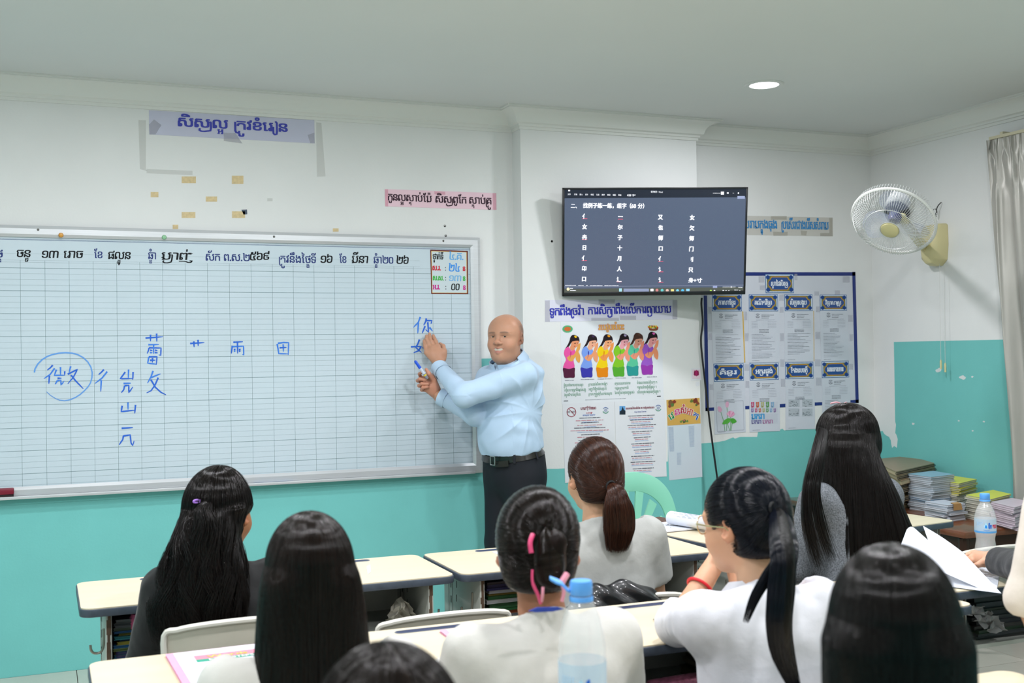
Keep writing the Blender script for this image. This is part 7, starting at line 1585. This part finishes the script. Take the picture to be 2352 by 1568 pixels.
def longhair(root, HM, col, base, mat_, N, pole, zc, zend, phis, wave=0, wf=30, lift=(0, .005), drift=.05, r=.0005, px=0, capf=None, clumps=90, h=.0065, lo=None, hi=None):
    cf = capf or CAPF
    H = lambda p: smin(cf(p), col(p).astype(np.float32), .008)
    Hcol('hair', lambda p: H(p)+.003, lo or (-.2, -.2, zend[0]-.02), hi or (.2, .13, .15), h, base, root, HM)
    ho = [o for o in root.children if o.name.startswith('hair')][-1]
    strands('strands', xform(hang(H, N, pole, phis, zc, zend, wave=wave, wf=wf, lift=lift, drift=drift, px=px, clumps=clumps), HM), r, mat_, ho)
    return H, ho
# P1: wavy half-up hair, black blazer
R1, H1, L1, A1 = seated('person with long wavy black hair half tied by a violet band, in a black blazer', (.49, -2.47), (0, 1), 1.155, '9a6a4a', SMB, head_fwd=N2((.62, .78)), sleeve='long', girth=1.0)
c1 = column([.07, 0, -.06, -.14, -.24, -.33, -.385], [-.01, -.025, -.035, -.045, -.055, -.06, -.06], [-.07, -.075, -.09, -.1, -.105, -.1, -.095], [.075, .075, .085, .11, .125, .125, .11], [.045, .055, .06, .065, .065, .06, .05], 2.2)
capS = capfield(sides=True)
Hh1, ho = longhair(R1, Mrot((.2, 1), 0, 0, 1, H1.translation), c1, HB, BLKH, 2600, (-.02, .03), .02, (-.40, -.30), (PI+.35, 2*PI-.35), wave=.012, wf=34, lift=(0, .013), drift=.16, clumps=46, capf=lambda p: capS(tf(p, H1.inverted() @ Mrot((.2, 1), 0, 0, 1, H1.translation)).astype(np.float32)), lo=(-.2, -.2, -.42))
strands('crown_strands', xform(to_tie(capS, 1500, (-.0, -.112, .045), lambda P: (P[:, 2] > -.03) & (P[:, 1] < .08), lift=(.001, .004)), H1), .0005, BLKH, ho)
P = bundle([(0, -.112, .045), (0, -.135, .01), (.0, -.14, -.06), (-.01, -.13, -.16)], [.012, .03, .045, .05], 500, wave=.006, wf=14); strands('half_ponytail', xform(P, Mrot((.45, .9), 0, 0, 1, H1.translation)), .0005, BLKH, ho)
M = MB(); c = np.array(H1 @ Vector((0, -.131, .049))); M.tube([c+np.array([.010*math.cos(t), -.003*abs(math.cos(t)), .004*math.sin(t)]) for t in np.linspace(0, 2*PI, 16)], .0028, 6, caps=False); M.build('hair_band', mat('band_violet', 'a878d8', .5), R1, smooth=True)
# P2: straight black hair, seen from behind
R2, H2, L2, A2 = seated('person with very long straight black hair and pale shirt, second row left', (.508, -3.62), (.0, 1), 1.165, 'a87c5c', SWH, sleeve='long')
c2 = column([.05, 0, -.06, -.14, -.24, -.34, -.45, -.55], [0]*8, [-.03, -.035, -.045, -.055, -.07, -.08, -.085, -.09], [.088, .097, .105, .112, .122, .132, .14, .146], [.085, .085, .08, .08, .082, .084, .085, .085], 2.8)
longhair(R2, Mrot((.12, 1), 0, 0, 1, H2.translation), c2, HB, DBRH, 4200, (-.05, .07), .03, (-.56, -.42), (PI-.35, 2*PI+.35), lift=(0, .004), drift=.02, lo=(-.2, -.2, -.56), r=.00045)
# P7: large dark head bottom right
R7, H7, L7, A7 = seated('person with smooth black hair in the foreground right, nearest to the camera', (1.11, -4.68), (.1, 1), 1.21, 'a87c5c', SWH, sleeve='short', head_fwd=N2((.55, .9)))
c7 = column([.06, 0, -.06, -.14, -.24, -.4], [0]*6, [-.03, -.035, -.04, -.05, -.06, -.07], [.092, .099, .1, .097, .09, .08], [.09, .09, .085, .08, .07, .05], 2.4)
longhair(R7, H7, c7, HB, BLKH, 4200, (-.03, .06), .035, (-.42, -.3), (PI-.5, 2*PI+.5), lift=(0, .003), drift=.02, lo=(-.2, -.2, -.42), r=.0004)
# P8: top of a head, bottom centre
R8, H8, L8, A8 = seated('person of whom only the dark crown shows, bottom centre foreground', (.385, -4.62), (.0, 1), 1.13, 'a87c5c', SGR, sleeve='short')
c8 = column([.05, 0, -.08, -.2, -.35], [0]*5, [-.03, -.035, -.045, -.055, -.06], [.085, .092, .1, .105, .1], [.085, .085, .08, .075, .06], 2.3)
longhair(R8, H8, c8, HBR, DBRH, 3600, (-.06, .07), .03, (-.37, -.28), (PI-.5, 2*PI+.5), wave=.002, lift=(0, .009), drift=.06, lo=(-.2, -.2, -.37), r=.0006)
# P6: long straight hair, tweed jacket, profile to the left
R6, H6, L6, A6 = seated('person with waist-long straight black hair and grey tweed jacket, in front of the notice board', (2.70, -2.6), (-.12, 1), 1.285, 'd2a48c', SJK, head_fwd=N2((-.82, .6)), pitch=-12, sleeve='long', h_head=.0032, eyes_on=True)
M6 = Mrot((.55, .83), 0, 0, 1, H6.translation)
c6 = column([.07, 0, -.08, -.18, -.3, -.42, -.52], [0, .0, .015, .035, .055, .065, .07], [-.03, -.04, -.06, -.08, -.1, -.11, -.11], [.085, .09, .105, .13, .155, .17, .175], [.075, .08, .08, .08, .08, .08, .075], 2.4)
cap6 = lambda p: CAPF(tf(p, H6.inverted() @ M6).astype(np.float32))
longhair(R6, M6, c6, HB, BLKH, 4200, (-.04, .05), .03, (-.55, -.4), (PI-.15, 2*PI+.2), lift=(0, .006), drift=.03, capf=cap6, lo=(-.2, -.2, -.54), r=.0005)
W_ = [at(x_, y_, 'y', Y) for x_, y_, Y in ((1890, 985, -2.74), (1876, 1060, -2.77), (1864, 1130, -2.79), (1872, 1210, -2.8), (1900, 1300, -2.8))]
strands('loose_strands', bundle(W_, [.02, .03, .035, .045, .05], 420, flatten=.4, fray=.2), .0006, BLKH, R6.children[-1] if False else [o for o in R6.children if o.name.startswith('hair')][-1])
t = thing('hair_clip', 'thin pink hair clip on top of the waist-long black hair', 'hair clip', (0, 0, 0)); P = [at(x_, y_, 'y', -2.53) for x_, y_ in ((1908, 926), (1922, 924), (1934, 927), (1944, 924))]
MB().tube(smooth_path(P), .003, 6).build('bar', mat('clip_rose', 'd8a0a8', .4), t, smooth=True)
# P5: brown ponytail, grey T-shirt
R5, H5, L5, A5 = seated('person with brown ponytail in a black hair tie, light grey T-shirt', (1.72, -2.5), (.12, 1), 1.20, 'c49a7c', SGR, head_fwd=N2((-.02, 1)), sleeve='short', h_head=.004, girth=1.05, sh=.18)
cp5 = capfield(s=1.02); Hcol('hair', lambda p: cp5(p)+.001, (-.12, -.14, -.12), (.12, .12, .15), .0045, HBR, R5, H5); ho = R5.children[-1]
tie5 = (-.004, -.118, -.02); strands('combed_strands', xform(to_tie(cp5, 3600, tie5, lambda P: (P[:, 2] > -.085), lift=(.0, .003), K=18), H5), .00045, BRNH, ho)
P = bundle([(-.004, -.118, -.02), (0, -.15, -.04), (.002, -.165, -.09), (.006, -.155, -.16), (.008, -.14, -.235)], [.012, .032, .052, .056, .034], 2400, wave=.003, wf=9, flatten=.75); strands('ponytail_strands', xform(P, H5), .00045, BRNH, ho)
sdf_mesh('ponytail', comb([('u', cap((-.004, -.12, -.02), (.0, -.15, -.045), .012, .02), 0), ('u', ell((.003, -.155, -.11), (.042, .03, .08)), .02), ('u', ell((.006, -.145, -.19), (.036, .022, .045)), .03)]), (-.07, -.2, -.26), (.08, -.09, .01), .005, HBR, ho, M=H5)
tie = lambda root, HM, c, r, m: MB().tube([tuple(HM @ Vector((c[0]+r*math.cos(t), c[1], c[2]+r*math.sin(t)))) for t in np.linspace(0, 2*PI, 20)], .004, 8, caps=False).build('hair_tie', m, root, smooth=True)
tie(R5, H5, (-.004, -.126, -.022), .0155, mat('tie_black', '121214', .6))
# P3: twisted bun with pink claw, white polo
R3, H3, L3_, A3 = seated('person with dark brown twisted bun in a pink hair claw, white polo shirt', (1.0, -3.68), (.03, 1), 1.192, 'a8745a', SWH, sleeve='long', h_head=.004, head_fwd=N2((.42, 1)), sh=.165, neck_cut=.012, girth=1.05)
cp3 = capfield(s=1.03); Hcol('hair', lambda p: cp3(p)+.001, (-.12, -.14, -.12), (.12, .12, .15), .0045, HBR, R3, H3); ho = R3.children[-1]
bx = .022
strands('combed_strands', xform(np.concatenate([to_tie(cp3, 2000, (bx, -.118, .03), lambda P: P[:, 2] > .0, lift=(0, .005), K=18), to_tie(cp3, 1700, (bx-.005, -.112, -.02), lambda P: P[:, 2] < .02, lift=(0, .003), K=18)]), H3), .0005, DBRH, ho)
bun = comb([('u', ell((bx, -.128, -.005), (.033, .03, .058), (0, 8, 0)), 0), ('u', ell((bx+.01, -.125, .035), (.026, .024, .022)), .015), ('u', ell((bx+.012, -.122, -.045), (.024, .02, .022)), .015)])
sdf_mesh('bun', bun, (-.05, -.18, -.1), (.09, -.07, .09), .0045, HBR, ho, M=H3)
hel = []
for k in range(900):
    a0 = RNG.uniform(0, 2*PI); z0 = RNG.uniform(-.05, .045); q = []
    for i in range(16): a = a0+i*.22; z_ = z0+.0022*i*1.2; w_ = math.sqrt(max(1-((z_+.003)/.064)**2, .05)); q.append((bx+.034*w_*math.cos(a)+.06*z_*0+.0, -.128+.031*w_*math.sin(a), z_+.004*math.sin(a*2)))
    hel.append(q)
strands('bun_strands', xform(np.array(hel), H3), .0006, DBRH, ho)
t = thing('hair_claw', 'pink plastic hair claw gripping the twisted bun', 'hair clip', (0, 0, 0)); PK = mat('claw_pink', 'd84a78', .25, coat=.4); PK2 = mat('claw_pale_pink', 'e79aae', .3, coat=.3)
cl = lambda pts, r, m, nm: MB().tube(smooth_path([tuple(H3 @ Vector(q)) for q in pts]), r, 8).build(nm, m, t, smooth=True)
cl([(bx-.034, -.135, .05), (bx-.04, -.15, .035), (bx-.038, -.155, .015)], [.0052]*13, PK, 'claw_arm')
cl([(bx-.036, -.15, -.02), (bx-.036, -.156, -.045), (bx-.026, -.155, -.07), (bx-.02, -.15, -.09)], [.003]*7+[.0038]*12, PK, 'claw_tooth'); cl([(bx-.015, -.155, -.055), (bx-.016, -.158, -.07), (bx-.018, -.152, -.085)], [.0034]*13, PK2, 'claw_tooth')
cl([(bx+.035, -.148, -.03), (bx+.026, -.158, -.042), (bx+.022, -.158, -.05)], [.007]*13, PK2, 'claw_arm'); cl([(bx+.024, -.158, -.05), (bx+.028, -.158, -.065), (bx+.024, -.155, -.085)], [.0038]*13, PK2, 'claw_tooth')
# collar of the polo with its blue patch
nc = np.array(H3.translation)+np.array([.0, -.02, -.155]); K = 40
def collar_ring(root, nc, r0, r1, h, m, a0, a1, nm='collar', tilt=.25, sq=.85):
    ts = np.linspace(a0, a1, K); rows = []
    for rr, hh in ((r0, h), (r0+.004, h+.002), (r1, -.004), (r1+.001, -.012)): rows.append(np.array([nc+np.array([rr*math.cos(t), rr*sq*math.sin(t), hh-tilt*rr*math.sin(t)]) for t in ts]))
    M = MB(); M.add(np.concatenate(rows), [(j*K+k, j*K+k+1, (j+1)*K+k+1, (j+1)*K+k) for j in range(3) for k in range(K-1)]); return M.build(nm, m, root, smooth=True, angle=1.2)
collar_ring(R3, nc+np.array([0, 0, -.02]), .062, .092, .022, SWH, -PI-.9, .9, tilt=.12)
M = MB(); pts = [at(x_, y_, 'y', -3.83) for x_, y_ in ((1215, 1403), (1236, 1395), (1282, 1394), (1296, 1398), (1270, 1404), (1230, 1406))]; k = len(pts); M.add(pts+[p+np.array([0, .004, 0]) for p in pts], [tuple(range(k))]+[(i, (i+1) % k, k+(i+1) % k, k+i) for i in range(k)]); M.build('collar_patch', mat('patch_blue', '27409c', .6), R3)
# P4: blue-black ponytail, glasses, white shirt, elbows on the desk, hands clasped at the face
eL = at(1556, 1432, 'z', .80); wL4 = at(1655, 1275, 'y', -3.3)
hp4 = lambda x, y, Y=-3.28: at(1480+x/3.027, 1050+y/3.027, 'y', Y)
wr4 = hp4(535, 665, -3.3); kn = [hp4(500, 560), hp4(510, 530), hp4(525, 500), hp4(545, 480)]
fg = [[kn[0], hp4(520, 520, -3.34), hp4(535, 560, -3.36), hp4(530, 585, -3.36)], [kn[1], hp4(510, 470, -3.34), hp4(530, 470, -3.37), hp4(545, 500, -3.37)], [kn[2], hp4(505, 445, -3.32), hp4(480, 480, -3.35), hp4(478, 500, -3.35)], [kn[3], hp4(530, 425, -3.32), hp4(495, 440, -3.34), hp4(480, 470, -3.34)]]
ho4 = hand_ops(wr4, kn, fg, .0088, .014, .026)+[('u', cap(hp4(560, 600, -3.3), hp4(575, 520, -3.3), .017, .012), .012), ('u', cap(hp4(575, 520, -3.3), hp4(560, 460, -3.3), .012, .009), .006), ('u', cap(wr4, np.array(wL4), .024, .027), .015), ('u', cap(hp4(600, 640, -3.26), hp4(600, 540, -3.26), .024, .02), .015)]
eR = at(1800, 1470, 'z', .80)+np.array([.0, .12, 0])
R4, H4, L4, A4 = seated('person with blue-black ponytail, glasses and white shirt, hands clasped at the chin', (1.60, -3.62), (-.05, 1), 1.195, 'cf9f80', SW2, head_fwd=N2((-.38, .93)), pitch=-6, sleeve=.24, h_head=.0035, arms={'l': (eL, wr4), 'r': (eR, hp4(600, 660, -3.24))}, armops=ho4, hoff=(0, .03), sh=.175, girth=1.0, eyes_on=True)
cp4 = capfield(s=1.03); Hcol('hair', lambda p: cp4(p)+.001, (-.12, -.14, -.12), (.12, .12, .15), .0045, HB, R4, H4); ho = R4.children[-1]
tie4 = (-.036, -.104, .035); strands('combed_strands', xform(to_tie(cp4, 3800, tie4, lambda P: P[:, 2] > -.09, lift=(0, .003), K=18), H4), .00045, BLUH, ho)
dn = lambda p: tuple(np.array(H4.inverted() @ Vector(p)))
tb = [tie4, (-.04, -.128, .015)]+[dn(at(x_, y_, 'y', Y)) for x_, y_, Y in ((1800, 1260, -3.86), (1795, 1350, -3.885), (1790, 1430, -3.89), (1800, 1500, -3.875), (1830, 1585, -3.86))]
P = bundle(tb, [.011, .024, .034, .039, .038, .033, .014], 2600, wave=.0015, wf=5, flatten=.6); strands('ponytail_strands', xform(P, H4), .0005, BLUH, ho)
P = bundle([tb[1], tb[2], dn(at(1765, 1320, 'y', -3.86)), dn(at(1735, 1370, 'y', -3.85)), dn(at(1712, 1430, 'y', -3.84))], [.01, .022, .022, .018, .01], 300, flatten=.5); strands('loose_lock', xform(P, H4), .0005, BLUH, ho)
M = MB(); tt_ = smooth_path(tb, 6); n_ = len(tt_); M.tube(tt_, np.interp(np.linspace(0, 1, n_), np.linspace(0, 1, 7), [.008, .017, .024, .027, .026, .021, .004]), 12); o = M.build('ponytail', HB, ho, smooth=True); o.data.transform(H4)
tie(R4, H4, (-.038, -.112, .035), .0135, mat('tie_black', '121214'))
g = thing('glasses', 'thin gold-framed glasses on the face beside the blue-black ponytail', 'glasses', (0, 0, 0)); GM = mat('glasses_gold', 'd9c69a', .25, metal=.8)
for s in (-1, 1):
    ringp = [tuple(H4 @ Vector((s*.034+.026*math.cos(t), .103-.004*abs(math.cos(t)), -.002+.023*math.sin(t)))) for t in np.linspace(0, 2*PI, 24)]
    MB().tube(ringp, .0016, 6, caps=False).build('rim', GM, g, smooth=True)
    M = MB(); M.add(ringp[:-1], [tuple(range(23))]); M.build('lens', mat('lens_clear', 'e8f4f0', .02, alpha=.25, spec=.8, coat=1), g)
    MB().tube([tuple(H4 @ Vector(q)) for q in ((s*.06, .1, .003), (s*.078, .06, .0), (s*.083, .0, -.004), (s*.08, -.02, -.02))], .0022, 6).build('temple', GM, g, smooth=True)
MB().tube([tuple(H4 @ Vector(q)) for q in ((-.009, .105, .002), (0, .107, .005), (.009, .105, .002))], .0015, 6).build('bridge', GM, g, smooth=True)
c = np.array(hp4(412, 775, -3.34)); d = N2(wr4-eL); c = eL+(wr4-eL)*.50; a = N2(np.cross(d, [0, 0, 1.])); b_ = np.cross(a, d)
br = thing('bracelet', 'red cord bracelet on the propped forearm', 'bracelet', tuple(c)); MB().tube([tuple(.0345*(a*math.cos(t)+b_*math.sin(t))) for t in np.linspace(0, 2*PI, 24)], .0042, 8, caps=False).build('cord', mat('cord_red', 'd8222c', .5), br, smooth=True)
collar_ring(R4, np.array(H4.translation)+np.array([.008, -.025, -.16]), .06, .088, .02, SW2, -PI-.7, .7, tilt=.2)
# P10: black sleeve and hand on the papers at the right edge
hq = lambda x, y, z=.775: at(1850+x/4.042, 1180+y/4.042, 'z', z)
w10 = hq(1730, 420, .80); kn = [hq(1560, 370, .80), hq(1590, 400, .795), hq(1620, 430, .79), hq(1640, 450, .785)]
fg = [[hq(1580, 350, .805), hq(1510, 370, .80), hq(1465, 420, .785), hq(1470, 520, .766)], [hq(1600, 370, .80), hq(1500, 410, .795), hq(1480, 480, .775), hq(1500, 530, .765)], [hq(1630, 400, .79), hq(1530, 440, .785), hq(1510, 500, .77), hq(1530, 520, .764)], [hq(1660, 420, .785), hq(1600, 450, .78), hq(1560, 480, .77), hq(1560, 500, .764)]]
h10 = hand_ops(w10, kn, fg, .0088, .014, .025)+[('u', cap(w10, hq(1610, 470, .79), .02, .012), .012), ('u', cap(hq(1610, 470, .785), hq(1505, 510, .768), .0115, .0095), .006)]
e10 = hq(2010, 590, .83)+np.array([.10, .0, .0])
R10, H10, L10, A10 = seated('person in a black jacket at the right edge, hand resting on white papers', (3.34, -3.5), (-.1, 1), 1.25, 'd0a084', SDK, head_fwd=N2((-.3, 1)), sleeve=.93, arms={'l': (e10, w10)}, armops=h10)
longhair(R10, H10, c7, HB, BLKH, 700, (-.03, .06), .035, (-.35, -.3), (PI-.3, 2*PI+.3), lo=(-.2, -.2, -.42), r=.001, h=.01)
# P9: beige shirt at the right edge
R9, H9, L9, A9 = seated('person in a beige blouse at the very right edge, only sleeve and back seen', (2.36, -4.0), (-.1, 1), 1.62, 'c49a7c', SBE, sleeve=.12, h_head=.008, sh=.19, arms={'l': (at(2366, 1372, 'y', -3.95), at(2402, 1500, 'y', -3.9))}, girth=1.1)
longhair(R9, H9, c7, HB, BLKH, 500, (-.03, .06), .035, (-.35, -.3), (PI-.3, 2*PI+.3), lo=(-.2, -.2, -.42), r=.001, h=.01)
# black jacket over the chair behind the grey T-shirt
jf = comb([('u', ell((0, 0, 0), (.165, .045, .07)), 0), ('u', ell((-.09, -.015, .0), (.07, .04, .045), (0, -25, 0)), .03), ('u', ell((.1, -.01, -.02), (.075, .035, .05), (0, 20, 0)), .03), ('u', ell((0, -.01, -.12), (.17, .03, .12)), .05)])
p = at(1410, 1352, 'y', -2.71); o = sdf_mesh('jacket', jf, (-.2, -.07, -.26), (.2, .07, .1), .005, mat('jacket_leatherette', '16171a', .35, coat=.3, bump=.3, bscale=14), None, disp=lambda P: .007*np.sin(P[:, 0]*60+P[:, 2]*55+2*np.sin(P[:, 2]*25))*(P[:, 2] > -.15)+.004*fnoise(P, 30, 2)); o.location = (p[0], p[1]-.0, p[2]-.045); tag(o, 'black glossy jacket draped over the chair back of the grey T-shirt', 'jacket')
